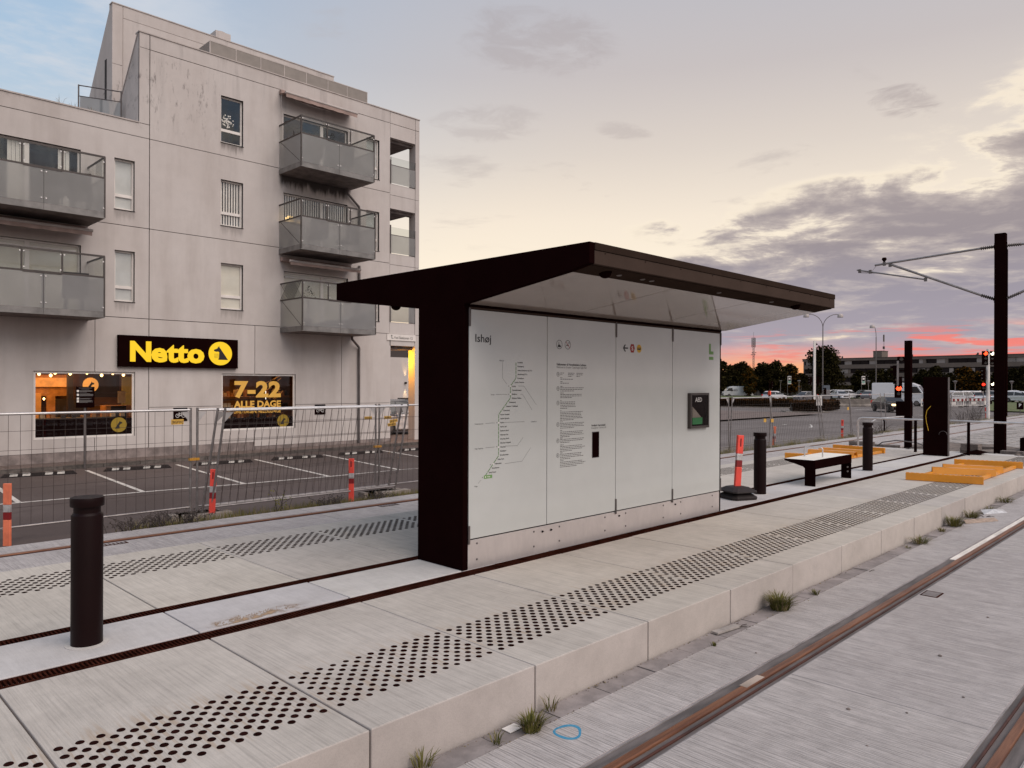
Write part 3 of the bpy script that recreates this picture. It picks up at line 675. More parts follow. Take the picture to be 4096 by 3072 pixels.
st_ = MB(); st_.mesh([(X0 + .062, 3.700, 2.652), (9.31, 3.700, 2.652), (9.31, 3.885, 2.617), (X0 + .062, 3.885, 2.617), (X0 + .062, 3.700, 2.672), (9.31, 3.700, 2.672), (9.31, 3.885, 2.637), (X0 + .062, 3.885, 2.637)], [(0, 1, 2, 3), (4, 7, 6, 5), (0, 4, 5, 1), (3, 2, 6, 7)])
part('soffit_strip', st_, bronze_d, sh)
for (xa, xb) in ((X0 + .064, 6.081), (6.093, 7.636), (7.648, 9.31)):
    q_ = MB(); q_.mesh([(xa, 3.887, 2.616), (xb, 3.887, 2.616), (xb, YN - .004, 2.448), (xa, YN - .004, 2.448), (xa, 3.887, 2.628), (xb, 3.887, 2.628), (xb, YN - .004, 2.460), (xa, YN - .004, 2.460)], [(0, 3, 2, 1), (4, 5, 6, 7), (0, 1, 5, 4), (1, 2, 6, 5), (2, 3, 7, 6), (3, 0, 4, 7)])
    part('soffit_panel', q_, soffit, sh)
    q_ = MB(); q_.face([(xa, 7.225, 2.625), (xb, 7.225, 2.625), (xb, YF, 2.449), (xa, YF, 2.449)]); part('soffit_panel', q_, soffit, sh)
part('core', MB().box(X0 + .062, X1 - .012, YN + 0.022, YF - 0.022, 0.0, 2.44), blackm, sh)
part('corner_post', MB().box(X1 - 0.012, X1 + 0.008, YN - 0.004, YF, 0.0, 2.445), black, sh)
part('head_rail', MB().box(X0 + .062, X1 + .008, YN - 0.012, YN + .02, 2.424, 2.447), black, sh)
part('head_rail', MB().box(X0 + .062, X1 + .008, YN - 0.006, YN + .02, 2.405, 2.4235), bronze, sh)
PB = [X0 + .0625, 5.694, 6.857, 8.020, X1 - 0.013]
gp = []
for a, b in zip(PB, PB[1:]):
    gp.append(part('glass_panel', MB().box(a + .0045, b - .0045, YN - 0.004, YN + 0.014, 0.281, 2.402), enamel, sh, bevel=0.002))
kick = part('kick_plate', MB().box(X0 + .0625, X1 - .013, YN + 0.001, YN + 0.02, 0.002, 0.268), stainless, sh, bevel=0.002)
for bx in (4.73, 5.507, 5.896, 6.668, 7.056, 7.831, 8.224, 9.0):
    for bz in (0.082, 0.23):
        part('bolt', MB().lathe([(0.010, 0), (0.010, -0.004), (0.006, -0.006)], (bx, YN + 0.001, bz), 10, 'Y'), gsteel, kick)
for bx in (5.634, 5.765, 6.929, 8.096):
    m = MB().lathe([(0.011, 0), (0.011, -0.006)], (bx, YN + .001, 0.214), 10, 'Y'); m.box(bx - .016, bx + .016, YN - .009, YN - .005, 0.211, 0.217); part('lock', m, blackm, kick)
for hx, zs in ((PB[0] + .004, (2.33, 0.32)), (PB[2], (2.33, 0.33)), (PB[3], (2.33, 0.33)), (PB[4] + .012, (2.33, 0.36))):
    for hz in zs: part('hinge', MB().box(hx - .011, hx + .011, YN - 0.016, YN - 0.0045, hz - .085, hz + .085), gsteel, sh, bevel=0.003)
YP = YN - 0.0048
part('lettering', text_mb('Ishøj', 4.697, 2.105, YP, w=0.202, h=0.072, bold=0.012), ink, gp[0])
# route map
pl = [(5.237, 1.925), (5.237, 1.770), (5.161, 1.693), (5.161, 1.578), (5.003, 1.421), (5.003, 1.027), (4.818, 0.838)]
def strip(mb, pts, w, y=YP):
    for a, b in zip(pts, pts[1:]):
        d = Vector((b[0] - a[0], 0, b[1] - a[1])).normalized(); nn = Vector((-d.z, 0, d.x)) * w / 2
        mb.face([(a[0] + nn.x, y, a[1] + nn.z), (a[0] - nn.x, y, a[1] - nn.z), (b[0] - nn.x, y, b[1] - nn.z), (b[0] + nn.x, y, b[1] + nn.z)])
    return mb
part('route_line', strip(MB(), pl, 0.0085), greend, gp[0])
names = 'Lundtofte,Rævehøjvej,Anker Engelunds Vej DTU,Akademivej DTU,Fortunbyen,Lyngby Centrum,Lyngby,Gammelmosevej,Buddinge,Gladsaxe Rådhus,Gladsaxevej,Gladsaxe Trafikplads,Dynamovej,Herlev Hospital,Herlev Bymidte,Herlev,Herlev Syd,Rødovre Nord,Glostrup City,Glostrup Nord,Glostrup Hospital,Glostrup,Kirkebjerg,Brøndbyvester,Delta Park,Vallensbæk,Strandhaven,Ishøj Strand'.split(',')
nm_ = MB(); dots_ = MB()
for i, s in enumerate(names):
    zz_ = 1.925 - (1.925 - 0.838) * i / 28.0
    for a, b in zip(pl, pl[1:]):
        if b[1] <= zz_ <= a[1] + 1e-6: xx = a[0] + (b[0] - a[0]) * (a[1] - zz_) / (a[1] - b[1]); break
    text_mb(s, xx + 0.022, zz_ - 0.007, YP, size=0.0195, bold=0.02, mb=nm_)
    dots_.disc((xx, YP - .0004, zz_), 0.0085 if s in ('Lyngby', 'Buddinge', 'Herlev', 'Glostrup', 'Vallensbæk') else 0.003, 10)
for s, xx, zz_ in (('Hillerød', 5.01, 1.935), ('Farum', 4.90, 1.610), ('Frederikssund', 4.695, 1.338), ('København', 5.455, 1.335), ('Høje Taastrup', 4.695, 1.108), ('Køge', 4.694, 0.760)):
    text_mb(s, xx, zz_ - .004, YP, size=0.0185, mb=nm_)
part('station_names', nm_, ink, gp[0]); part('station_dots', dots_, white, gp[0])
br_ = MB()
for p in ([(5.052, 1.921), (5.052, 1.769), (5.112, 1.712)], [(5.27, 1.693), (5.35, 1.693), (5.531, 1.506)], [(5.30, 1.613), (5.33, 1.613), (5.470, 1.454)], [(4.965, 1.613), (5.12, 1.613)], [(4.83, 1.342), (4.95, 1.343)], [(5.08, 1.342), (5.36, 1.341)], [(4.83, 1.112), (4.95, 1.114)], [(5.09, 1.114), (5.259, 1.108), (5.341, 1.187)], [(5.09, 0.945), (5.325, 0.951), (5.452, 1.079)], [(4.737, 0.786), (4.775, 0.815)]): strip(br_, p, 0.0028)
for (xx, zz_) in ((5.137, 1.693), (5.137, 1.613), (4.978, 1.343), (4.978, 1.114), (4.895, 0.949), (4.793, 0.838)): br_.disc((xx, YP, zz_), 0.005, 8)
part('branch_lines', br_, inkg, gp[0])
part('terminus_box', MB().face([(4.812, YP - .0003, 0.822), (4.918, YP - .0003, 0.822), (4.918, YP - .0003, 0.854), (4.812, YP - .0003, 0.854)]), green, gp[0])
m = text_mb('Ishøj', 4.855, 0.832, YP - .0006, size=0.020, bold=0.02); m.disc((4.833, YP - .0006, 0.838), 0.008, 10); part('lettering', m, white, gp[0])
# information panel
def ring(mb, c, r, w, n=24, y=YP):
    for k in range(n):
        a, b = 2 * PI * k / n, 2 * PI * (k + 1) / n
        mb.face([(c[0] + r * math.cos(a), y, c[1] + r * math.sin(a)), (c[0] + (r - w) * math.cos(a), y, c[1] + (r - w) * math.sin(a)), (c[0] + (r - w) * math.cos(b), y, c[1] + (r - w) * math.sin(b)), (c[0] + r * math.cos(b), y, c[1] + r * math.sin(b))])
    return mb
ic = MB(); ring(ic, (5.880, 2.125), 0.048, 0.005); ring(ic, (6.016, 2.127), 0.048, 0.005)
ic.face([(5.855, YP, 2.098), (5.905, YP, 2.098), (5.905, YP, 2.112), (5.880, YP, 2.126), (5.858, YP, 2.118)]); ic.face([(5.868, YP, 2.12), (5.878, YP, 2.12), (5.876, YP, 2.155), (5.871, YP, 2.155)])
ic.face([(5.990, YP, 2.118), (6.032, YP, 2.118), (6.032, YP, 2.127), (5.990, YP, 2.127)]); ring(ic, (6.035, 2.147), 0.011, 0.004, 10)
part('pictogram', ic, ink, gp[1])
part('slash', strip(MB(), [(5.985, 2.160), (6.048, 2.094)], 0.007, YP - .0004), red, gp[1])
part('lettering', text_mb('Velkommen til Hovedstadens Letbane', 5.836, 1.908, YP, w=0.487, h=0.023, bold=0.025), ink, gp[1])
part('lettering', text_mb('Welcome to Greater Copenhagen Light Rail', 5.836, 1.880, YP, w=0.493, h=0.021), inkg, gp[1])
tx = MB(); rr_ = random.Random(3)
def lines(z0, nl, w, x=5.898, dz=0.0165, mb=tx):
    for k in range(nl):
        xx = x; end = x + w * (rr_.uniform(0.86, 1.0) if k < nl - 1 else rr_.uniform(0.3, 0.7))
        while xx < end:
            l = rr_.uniform(0.012, 0.04); l = min(l, end - xx); mb.face([(xx, YP, z0 - k * dz), (xx + l, YP, z0 - k * dz), (xx + l, YP, z0 - k * dz + 0.0065), (xx, YP, z0 - k * dz + 0.0065)]); xx += l + 0.006
icr = MB()
for (zc, blocks) in ((1.815, ((1.826, 2, .07), (1.777, 1, .08), (1.762, 1, .42), (1.735, 1, .08), (1.720, 1, .42))), (1.667, ((1.686, 1, .09), (1.671, 3, .40), (1.617, 1, .09), (1.601, 3, .40))), (1.517, ((1.537, 1, .03), (1.522, 5, .26), (1.432, 1, .04), (1.417, 6, .38))), (1.293, ((1.316, 1, .11), (1.300, 4, .42), (1.225, 1, .08), (1.209, 4, .41))), (1.124, ((1.147, 1, .07), (1.132, 3, .42), (1.075, 1, .1), (1.059, 4, .41))), (0.972, ((0.992, 1, .08), (0.977, 4, .39), (0.910, 1, .08), (0.894, 4, .42)))):
    ring(icr, (5.862, zc), 0.023, 0.0035, 16); icr.face([(5.858, YP, zc - .010), (5.867, YP, zc - .010), (5.867, YP, zc + .012), (5.858, YP, zc + .012)])
    for (z0, nl, w) in blocks: lines(z0, nl, w)
for xx in (6.02, 6.16): lines(1.826, 3, 0.11, xx)
part('small_print', tx, inkg, gp[1], kind='stuff'); part('pictogram', icr, ink, gp[1])
part('lettering', text_mb('Nødkald / Servicekald', 6.418, 1.252, YP, w=0.245, h=0.021, bold=0.025), ink, gp[1]); part('lettering', text_mb('Emergency / Service call', 6.418, 1.226, YP, w=0.258, h=0.020), inkg, gp[1])
cp = part('call_point', MB().box(6.434, 6.544, YN - .012, YN - .0045, 0.914, 1.187), black, gp[1], bevel=0.012)
part('call_point_frame', MB().wall(6.428, 6.550, 0.908, 1.193, YN - .0075, .003, [(6.434, 6.544, .914, 1.187)]), gsteel, gp[1])
ar = MB(); strip(ar, [(7.086, 2.130), (7.000, 2.130)], 0.016); strip(ar, [(7.034, 2.170), (6.996, 2.130), (7.034, 2.090)], 0.018); part('arrow', ar, ink, gp[2])
hx_ = [(7.170 + 0.051 * math.cos(PI / 2 + k * PI / 3) * 1.0, YP, 2.131 + 0.049 * math.sin(PI / 2 + k * PI / 3)) for k in range(6)]
hx_ = [(7.170 - .028, YP, 2.180), (7.170 - .049, YP, 2.131), (7.170 - .028, YP, 2.082), (7.170 + .028, YP, 2.082), (7.170 + .049, YP, 2.131), (7.170 + .028, YP, 2.180)]
part('hexagon_symbol', MB().face(hx_), red, gp[2]); part('lettering', text_mb('S', 7.170, 2.108, YP - .0005, w=0.034, h=0.046, bold=0.02, al='CENTER'), white, gp[2])
part('bus_symbol', MB().disc((7.305, YP, 2.132), 0.049, 24), yellow, gp[2])
bm = MB(); bm.face([(7.268, YP - .0005, 2.118), (7.336, YP - .0005, 2.118), (7.336, YP - .0005, 2.146), (7.268, YP - .0005, 2.146)]); part('bus_silhouette', bm, ink, gp[2])
bm = MB(); bm.face([(7.272, YP - .0008, 2.135), (7.325, YP - .0008, 2.135), (7.325, YP - .0008, 2.142), (7.272, YP - .0008, 2.142)]); part('bus_window_band', bm, yellow, gp[2])
lm = MB(); lm.face([(8.896, YP, 2.113), (8.944, YP, 2.113), (8.944, YP, 2.254), (8.896, YP, 2.254)]); lm.face([(8.9442, YP, 2.113), (9.011, YP, 2.113), (9.011, YP, 2.154), (8.9442, YP, 2.154)]); lm.face([(8.896, YP, 2.041), (9.011, YP, 2.041), (9.011, YP, 2.081), (8.896, YP, 2.081)])
part('letter_symbol', lm, green, gp[3])
# heart starter cabinet
ae = part('cabinet', MB().wall(8.371, 8.829, 1.150, 1.603, YN - .050, .046, [(8.405, 8.800, 1.180, 1.575)]), raild, gp[3], label='grey defibrillator cabinet with dark window', bevel=0.004)
part('cabinet_back', MB().box(8.405, 8.800, YN - .02, YN - .006, 1.180, 1.575), blackm, sh)
m = MB().box(8.44, 8.68, YN - .036, YN - .021, 1.20, 1.285); part('defibrillator', m, pmat('green_case', (0.05, 0.33, 0.12), 0.5), sh)
m = MB().prism([(8.44, 1.287), (8.66, 1.287), (8.44, 1.43)], YN - .034, YN - .021, 'Y'); part('defibrillator_screen', m, pmat('grey_case', (0.36, 0.33, 0.30), 0.5), sh)
part('cabinet_window', MB().box(8.406, 8.799, YN - .043, YN - .040, 1.181, 1.574), shopg, sh)
part('lettering', text_mb('AED', 8.490, 1.490, YN - .0442, w=0.165, h=0.055, bold=0.015), pmat('aed_print', (0.55, 0.52, 0.50), .5, var=0), sh)
# things under the canopy
def dome(x, y, z0, r):
    m = MB().lathe([(r * 1.1, 0.02), (r * 1.1, 0)] + [(r * math.cos(t * PI / 12), -r * 0.85 * math.sin(t * PI / 12)) for t in range(0, 6)], (x, y, z0), 18); return m
for (dx, dy, lab) in ((4.93, 3.80, None), (8.52, 3.79, None)): part('camera_dome', dome(dx, dy, 2.632, 0.052), black, sh, smooth=True)
part('camera_dome', dome(4.66, 6.30, 2.512, 0.050), black, sh, smooth=True)
for dx in (5.12, 5.46, 5.60, 6.78, 7.93):
    part('downlight', MB().lathe([(0.026, 0.012), (0.026, 0.0), (0.018, -0.004)], (dx, 3.80, 2.632), 14), gsteel, sh)

# ------------------------------------------------------------------ apartment block with the shop
Y0 = 24.40
bd = thing('apartment_building', 'grey concrete apartment block with glass balconies and a lit shop on the ground floor', 'building', (8.6, Y0, -0.6), world=True)
WIN = [(10.87, 11.645, 9.715, 11.27, 'plant'), (10.87, 11.65, 6.95, 8.48, 'stripe'), (10.885, 11.66, 4.165, 5.70, 'blind'),
       (7.60, 8.18, 6.95, 8.49, 'grey'), (7.615, 8.19, 4.165, 5.71, 'grey'),
       (16.62, 17.23, 9.69, 11.23, 'grey'), (16.62, 17.23, 6.89, 8.42, 'grey'), (16.62, 17.25, 4.13, 5.66, 'grey')]
DOOR = [(13.13, 15.785, 9.24, 11.24, 'sky'), (13.135, 15.785, 6.44, 8.45, 'stripe'), (13.165, 15.81, 3.72, 5.665, 'pale'),
        (3.35, 6.69, 6.50, 8.51, 'curt'), (3.36, 6.705, 3.72, 5.715, 'pale')]
SHOP = [(5.51, 8.21, 0.068, 2.025), (10.925, 13.64, 0.09, 2.015)]
HO = [w[:4] for w in WIN] + [w[:4] for w in DOOR] + SHOP
XL = -9.0
PAN = [(XL, 0.2, 3.69, 6.47), (XL, 0.2, 6.49, 9.265), (XL, 0.2, -.315, 3.67), (XL, 8.598, 9.285, 9.70)]
for (za, zb) in ((3.69, 6.47), (6.49, 9.265)): PAN += [(0.22, 8.598, za, zb), (8.622, 17.715, za, zb)]
PAN += [(0.22, 7.075, -.315, 3.67), (7.092, 8.598, -.315, 3.67), (8.622, 12.078, 0.94, 3.67), (8.622, 12.078, -.32, 0.925), (12.098, 15.528, 0.94, 3.67), (12.098, 15.528, -.475, 0.925), (15.548, 17.785, 0.94, 3.67), (15.548, 17.785, -.475, 0.925)]
PAN += [(8.622, 17.715, 9.285, 12.04), (8.622, 17.715, 12.062, 12.515), (8.30, 8.598, 9.72, 12.045), (8.30, 8.598, 12.062, 12.515)]
for (xa, xb, za, zb) in PAN:
    hs = [h for h in HO if h[0] < xb and h[1] > xa and h[2] < zb and h[3] > za]
    part('facade_panel', MB().wall(xa, xb, za, zb, Y0, 0.06, hs, 0.16), wallc, bd)
bk = MB().wall(XL, 8.60, -.6, 9.70, Y0 + .035, .1, HO); bk.wall(8.60, 17.75, -.6, 12.5, Y0 + .035, .1, HO)
part('facade_joint', bk, gap, bd)
part('plinth', MB().box(XL, 12.085, Y0 - .015, Y0 + .1, -.62, -.325), plinth, bd); part('plinth', MB().box(12.1, 17.79, Y0 - .012, Y0 + .1, -.62, -.485), plinth, bd)
# loggia column on the right corner
for (za, zb) in ((11.49, 12.04), (12.062, 12.50), (8.67, 9.20), (9.215, 9.655), (5.90, 6.43), (6.445, 6.875), (3.21, 3.66), (3.68, 4.14)):
    part('facade_panel', MB().box(17.745, 18.985, Y0, Y0 + .2, za, zb), wallc, bd)
for (za, zb) in ((-.65, 3.66), (3.68, 6.43), (6.445, 9.20), (9.215, 12.04), (12.062, 12.50)):
    part('corner_column', MB().box(19.005, 19.205, Y0, Y0 + .42, za, zb), wallc, bd)
part('pier', MB().box(17.722, 17.74, Y0 + .01, Y0 + 5, 3.3, 12.5), wallc, bd)
for zc in (3.21, 5.92, 8.69, 11.51):
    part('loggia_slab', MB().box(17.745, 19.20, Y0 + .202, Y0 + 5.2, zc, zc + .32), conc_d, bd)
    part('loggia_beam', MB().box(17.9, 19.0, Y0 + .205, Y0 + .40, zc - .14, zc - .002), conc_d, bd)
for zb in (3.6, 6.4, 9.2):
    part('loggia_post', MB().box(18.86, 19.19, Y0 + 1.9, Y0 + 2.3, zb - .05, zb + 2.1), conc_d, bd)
part('loggia_back', MB().box(17.745, 19.2, Y0 + 5.0, Y0 + 5.15, 3.5, 12.3), wallc, bd)
part('side_wall', MB().box(18.9, 19.2, Y0 + 3.6, Y0 + 9, -.6, 12.4), wallc, bd)
for (zb, zm, zt) in ((9.66, 10.40, 10.715), (6.88, 7.62, 7.93), (4.145, 4.86, 5.17)):
    lg = part('loggia_rail', MB().box(17.75, 18.985, Y0 - .035, Y0 - .010, zm - .012, zm + .012).box(17.745, 17.768, Y0 - .036, Y0 - .012, zb, zt).box(18.965, 18.988, Y0 - .036, Y0 - .012, zb, zt), gsteel, bd)
    part('frosted_pane', MB().box(17.77, 18.963, Y0 - .030, Y0 - .020, zb + .02, zm - .013), frost, lg); part('clear_pane', MB().box(17.77, 18.963, Y0 - .030, Y0 - .020, zm + .013, zt), clear, lg)
# copings and upper storeys
part('coping', MB().box(XL, 8.296, Y0 - .025, Y0 + .30, 9.702, 9.740), coping, bd); part('coping', MB().box(8.28, 19.225, Y0 - .025, Y0 + .30, 12.517, 12.552), coping, bd)
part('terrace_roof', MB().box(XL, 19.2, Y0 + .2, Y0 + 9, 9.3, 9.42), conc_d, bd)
part('gable_wall', MB().prism([(Y0 + .005, 9.42), (Y0 + .005, 12.510), (Y0 + .10, 12.510), (Y0 + 3.0, 9.42)], 8.300, 8.32), wallc, bd)
part('gable_coping', MB().bar((8.312, Y0 + .12, 12.515), (8.312, Y0 + 2.98, 9.46), 0.06, 0.05, (0, 1, 1)), coping, bd)
part('top_storey', MB().prism([(Y0 + .07, 9.42), (Y0 + .07, 12.505), (Y0 + .12, 12.505), (Y0 + 2.45, 10.02), (Y0 + 2.45, 9.42)], 8.322, 10.2), wallc, bd)
part('top_storey', MB().box(10.2, 17.74, Y0 + 1.2, Y0 + 2.45, 9.42, 12.50).box(10.2, 17.74, Y0 + .14, Y0 + 1.19, 12.34, 12.50), wallc, bd)
YU = 26.90
for (xa, xb, za, zb) in ((8.30, 8.615, 12.3, 14.29), (8.30, 8.615, 9.42, 12.285), (8.635, 16.71, 13.90, 14.29), (8.635, 16.71, 9.42, 13.885)):
    part('facade_panel', MB().box(xa, xb, YU, YU + .3, za, zb), wallc, bd)
part('upper_storey', MB().prism([(YU + .02, 9.4), (YU + .02, 14.28), (YU + .2, 14.28), (YU + 4.6, 9.4)], 8.302, 16.70), wallc, bd)
part('coping', MB().box(8.28, 16.73, YU - .02, YU + .26, 14.292, 14.325), coping, bd)
part('slit_window', MB().box(8.296, 8.301, YU + .55, YU + .75, 10.2, 12.6), gap, bd)
ch = part('chimney', MB().box(12.22, 12.80, YU + 1.0, YU + 1.6, 13.6, 15.05), wallc, bd); part('chimney_cap', MB().lathe([(.24, 0), (.24, .05), (.12, .09)], (12.5, YU + 1.3, 15.051), 16), coping, ch)
# terrace balustrade with perforated panels
bl = part('balustrade', MB().box(10.63, 16.87, Y0 + .31, Y0 + .335, 13.085, 13.115), coping, bd)
bxs = [10.63, 11.53, 12.425, 13.323, 14.20, 15.10, 15.94, 16.85]
for a, b in zip(bxs, bxs[1:]):
    part('mesh_panel', MB().box(a + .016, b - .016, Y0 + .316, Y0 + .328, 12.56, 13.084), meshg, bl)
for a in bxs: part('post', MB().box(a - .015, a + .015, Y0 + .308, Y0 + .337, 12.5, 13.084), coping, bl)
part('mesh_panel', MB().box(10.62, 10.632, Y0 + .34, Y0 + 2.0, 12.56, 13.10), meshg, bl)
part('mesh_panel', MB().box(16.855, 16.867, Y0 + .34, Y0 + 2.0, 12.56, 13.10), meshg, bl)
# left roof terrace rail
tr_ = part('terrace_rail', MB().tube([(7.25, Y0 + 2.3, 9.4), (7.25, Y0 + 2.3, 11.22)], .022).tube([(8.18, Y0 + 1.25, 9.4), (8.18, Y0 + 1.25, 10.98)], .022).tube([(7.25, Y0 + 2.3, 11.2), (8.18, Y0 + 1.25, 10.96)], .018).tube([(7.25, Y0 + 2.3, 10.86), (8.18, Y0 + 1.25, 10.64)], .014), gsteel, bd)
m = MB(); m.face([(7.28, Y0 + 2.27, 9.5), (8.16, Y0 + 1.28, 9.5), (8.16, Y0 + 1.28, 10.62), (7.28, Y0 + 2.27, 10.84)]); part('frosted_pane', m, frost, tr_)

# ---- windows
def window(w, door=False):
    xa, xb, za, zb, kind = w; yf = Y0 + .105
    f = MB(); t = .055
    f.box(xa, xb, yf, yf + .05, zb - t, zb - .001); f.box(xa, xb, yf, yf + .05, za + .001, za + t); f.box(xa + .001, xa + t, yf, yf + .05, za + t, zb - t); f.box(xb - t, xb - .001, yf, yf + .05, za + t, zb - t)
    if door:
        xm = xa + (xb - xa) * .60; f.box(xm - .06, xm + .06, yf + .001, yf + .05, za + t, zb - t)
    else:
        zm = za + (zb - za) * .285; f.box(xa + t, xb - t, yf + .002, yf + .05, zm - .045, zm + .045)
    fo = part('window', f, frame, bd)
    part('sill', MB().box(xa - .01, xb + .01, Y0 - .02, Y0 + .11, za - .018, za - .001), gap, fo)
    part('pane', MB().face([(xa + t, yf + .028, za + t), (xb - t, yf + .028, za + t), (xb - t, yf + .028, zb - t), (xa + t, yf + .028, zb - t)]), pane, fo)
    bx = MB(); y1 = yf + .9
    bx.face([(xa, y1, za), (xb, y1, za), (xb, y1, zb), (xa, y1, zb)])
    for q_ in (((xa, za), (xb, za)), ((xb, za), (xb, zb)), ((xb, zb), (xa, zb)), ((xa, zb), (xa, za))):
        (a, b), (c, d) = q_; bx.face([(a, yf + .06, b), (c, yf + .06, d), (c, y1, d), (a, y1, b)])
    part('room', bx, inner, fo)
    yb = yf + .052
    if kind in ('blind', 'pale', 'grey'):
        zlow = za + .06
        part('blind', MB().box(xa + .03, xb - .03, yb, yb + .01, zlow, zb - .04), blind if kind != 'grey' else pmat('grey_blind', (0.60, 0.59, 0.56), .9, var=.06, vs=2), fo)
        if kind == 'pale': part('blind_tube', MB().tube([(xa + .1, yb - .03, zb - .18), (xb - .1, yb - .03, zb - .18)], .03), white, fo)
    elif kind == 'stripe':
        s = MB(); nn = int((xb - xa) / .092)
        for i in range(nn):
            x_ = xa + .06 + i * .092; s.box(x_, x_ + .052, yb, yb + .012, za + .06, zb - .05)
        part('vertical_blind', s, curtain, fo)
    elif kind == 'curt':
        s = MB()
        for (p, r) in ((xa + .35, xa + .75), (xa + 1.55, xa + 2.0), (xb - .55, xb - .25)):
            k = 0
            while p + k * .05 < r: s.box(p + k * .05, p + k * .05 + .045, yb + .02 * (k % 2), yb + .02 * (k % 2) + .01, za, zb - .05); k += 1
        part('curtain', s, curtain, fo)
    elif kind == 'plant':
        s = MB(); rr = random.Random(5)
        for i in range(60):
            cx = xa + .30 + rr.gauss(0, .09); cz = za + .78 + rr.gauss(0, .09); s.disc((cx, yb + rr.uniform(0, .1), cz), rr.uniform(.012, .03), 6)
        part('flower_spray', s, curtain, fo)
    return fo
for w in WIN: window(w)
for w in DOOR: window(w, True)
# ---- balconies
def balcony(xa, xb, zb, lattice=False, left_end=True):
    yo, yi = 22.87, Y0 - .002; zs = zb + .17; zm = zb + 1.125; zt = zb + 1.712; xm = (xa + xb) / 2 - (.0)
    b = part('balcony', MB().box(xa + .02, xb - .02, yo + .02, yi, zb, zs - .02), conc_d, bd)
    fr = MB(); t = .022
    def rod(p, q_): fr.bar(p, q_, .036, .036)
    for zz_ in (zt, zm): fr.box(xa, xb, yo, yo + .03, zz_ - .026, zz_ + .026); fr.box(xa, xa + .03, yo + .031, yi, zz_ - .024, zz_ + .024); fr.box(xb - .03, xb, yo + .031, yi, zz_ - .024, zz_ + .024)
    for xx in (xa + .015, xb - .015): fr.box(xx - .022, xx + .022, yo - .006, yo + .034, zb + .02, zt)
    fr.box(xm - .035, xm + .035, yo + .004, yo + .03, zs, zm - .017)
    c0, c1 = xa + 1.003, xa + 1.945
    fr.box(c0 - .02, c0 + .02, yo - .012, yo + .02, zm - .03, zt + .017); fr.box(c1 - .02, c1 + .02, yo - .012, yo + .02, zm - .03, zt + .017)
    fr.box(c0 + .02, c1 - .02, yo - .014, yo + .012, zm - .045, zm - .018)
    fr.bar((xa + .02, yo + .1, zs + .02), (xa + .02, yi - .1, zm - .02), .02, .02); fr.bar((xb - .02, yo + .1, zs + .02), (xb - .02, yi - .1, zm - .02), .02, .02)
    part('railing_frame', fr, raild, b)
    part('fascia', MB().box(xa, xm - .004, yo - .002, yo + .016, zb - .005, zs).box(xm + .004, xb, yo - .002, yo + .016, zb - .005, zs).box(xa, xa + .016, yo + .02, yi, zb - .005, zs).box(xb - .016, xb, yo + .02, yi, zb - .005, zs), gsteel if False else pmat('balcony_zinc', (0.19, 0.175, 0.165), .5, metal=.3, var=.25, vs=3), b)
    for (p, r) in ((xa + .032, xm - .006), (xm + .006, xb - .032)): part('frosted_pane', MB().box(p, r, yo - .004, yo + .001, zs + .002, zm - .027), frost, b)
    for xx in (xa + .012, xb - .018): part('frosted_pane', MB().box(xx, xx + .006, yo + .034, yi - .01, zs + .002, zm - .017), frost, b)
    for (p, r) in ((xa + .032, c0 - .022), (c0 + .022, c1 - .022), (c1 + .022, xb - .032)): part('clear_pane', MB().box(p, r, yo + .006, yo + .012, zm + .017, zt - .017), clear, b)
    for xx in (xa + .012, xb - .018): part('clear_pane', MB().box(xx, xx + .005, yo + .034, yi - .01, zm + .017, zt - .017), clear, b)
    st = MB()
    for (sx, sz) in ((xm - .055, zs + .13), (xm + .055, zs + .13), (xm - .055, zm - .12), (xm + .055, zm - .12), (xb - .05, zs + .10), (xb - .05, zm + .43), (xa + .05, zs + .1), (xa + .05, zt - .09), (c0 - .045, zt - .09), (c0 + .045, zt - .09), (c0 + .045, zm + .08), (c1 - .045, zt - .09), (c1 - .045, zm + .08), (c1 + .045, zt - .09)):
        st.lathe([(.021, 0), (.021, -.012), (.012, -.016)], (sx, yo - .004 if sz < zm else yo - .013, sz), 10, 'Y')
    part('glass_clamps', st, steelw, b, kind='stuff')
    if lattice:
        s = MB(); k = 0
        for i in range(-6, 16):
            for sg in (1, -1):
                ya = yo + .04 + i * .11; yb_ = ya + .52 * sg
                p0 = (xa - .012, ya, zm + .02); p1 = (xa - .012, yb_, zt - .02)
                if min(ya, yb_) > yo + .02 and max(ya, yb_) < yi - .02: s.bar(p0, p1, .018, .008)
        part('lattice', s, gap, b)
    return b
BAL = [balcony(12.955, 15.93, 9.048), balcony(12.96, 15.975, 6.245), balcony(13.02, 16.015, 3.478, True), balcony(3.885, 6.892, 6.303), balcony(3.885, 6.89, 3.52)]
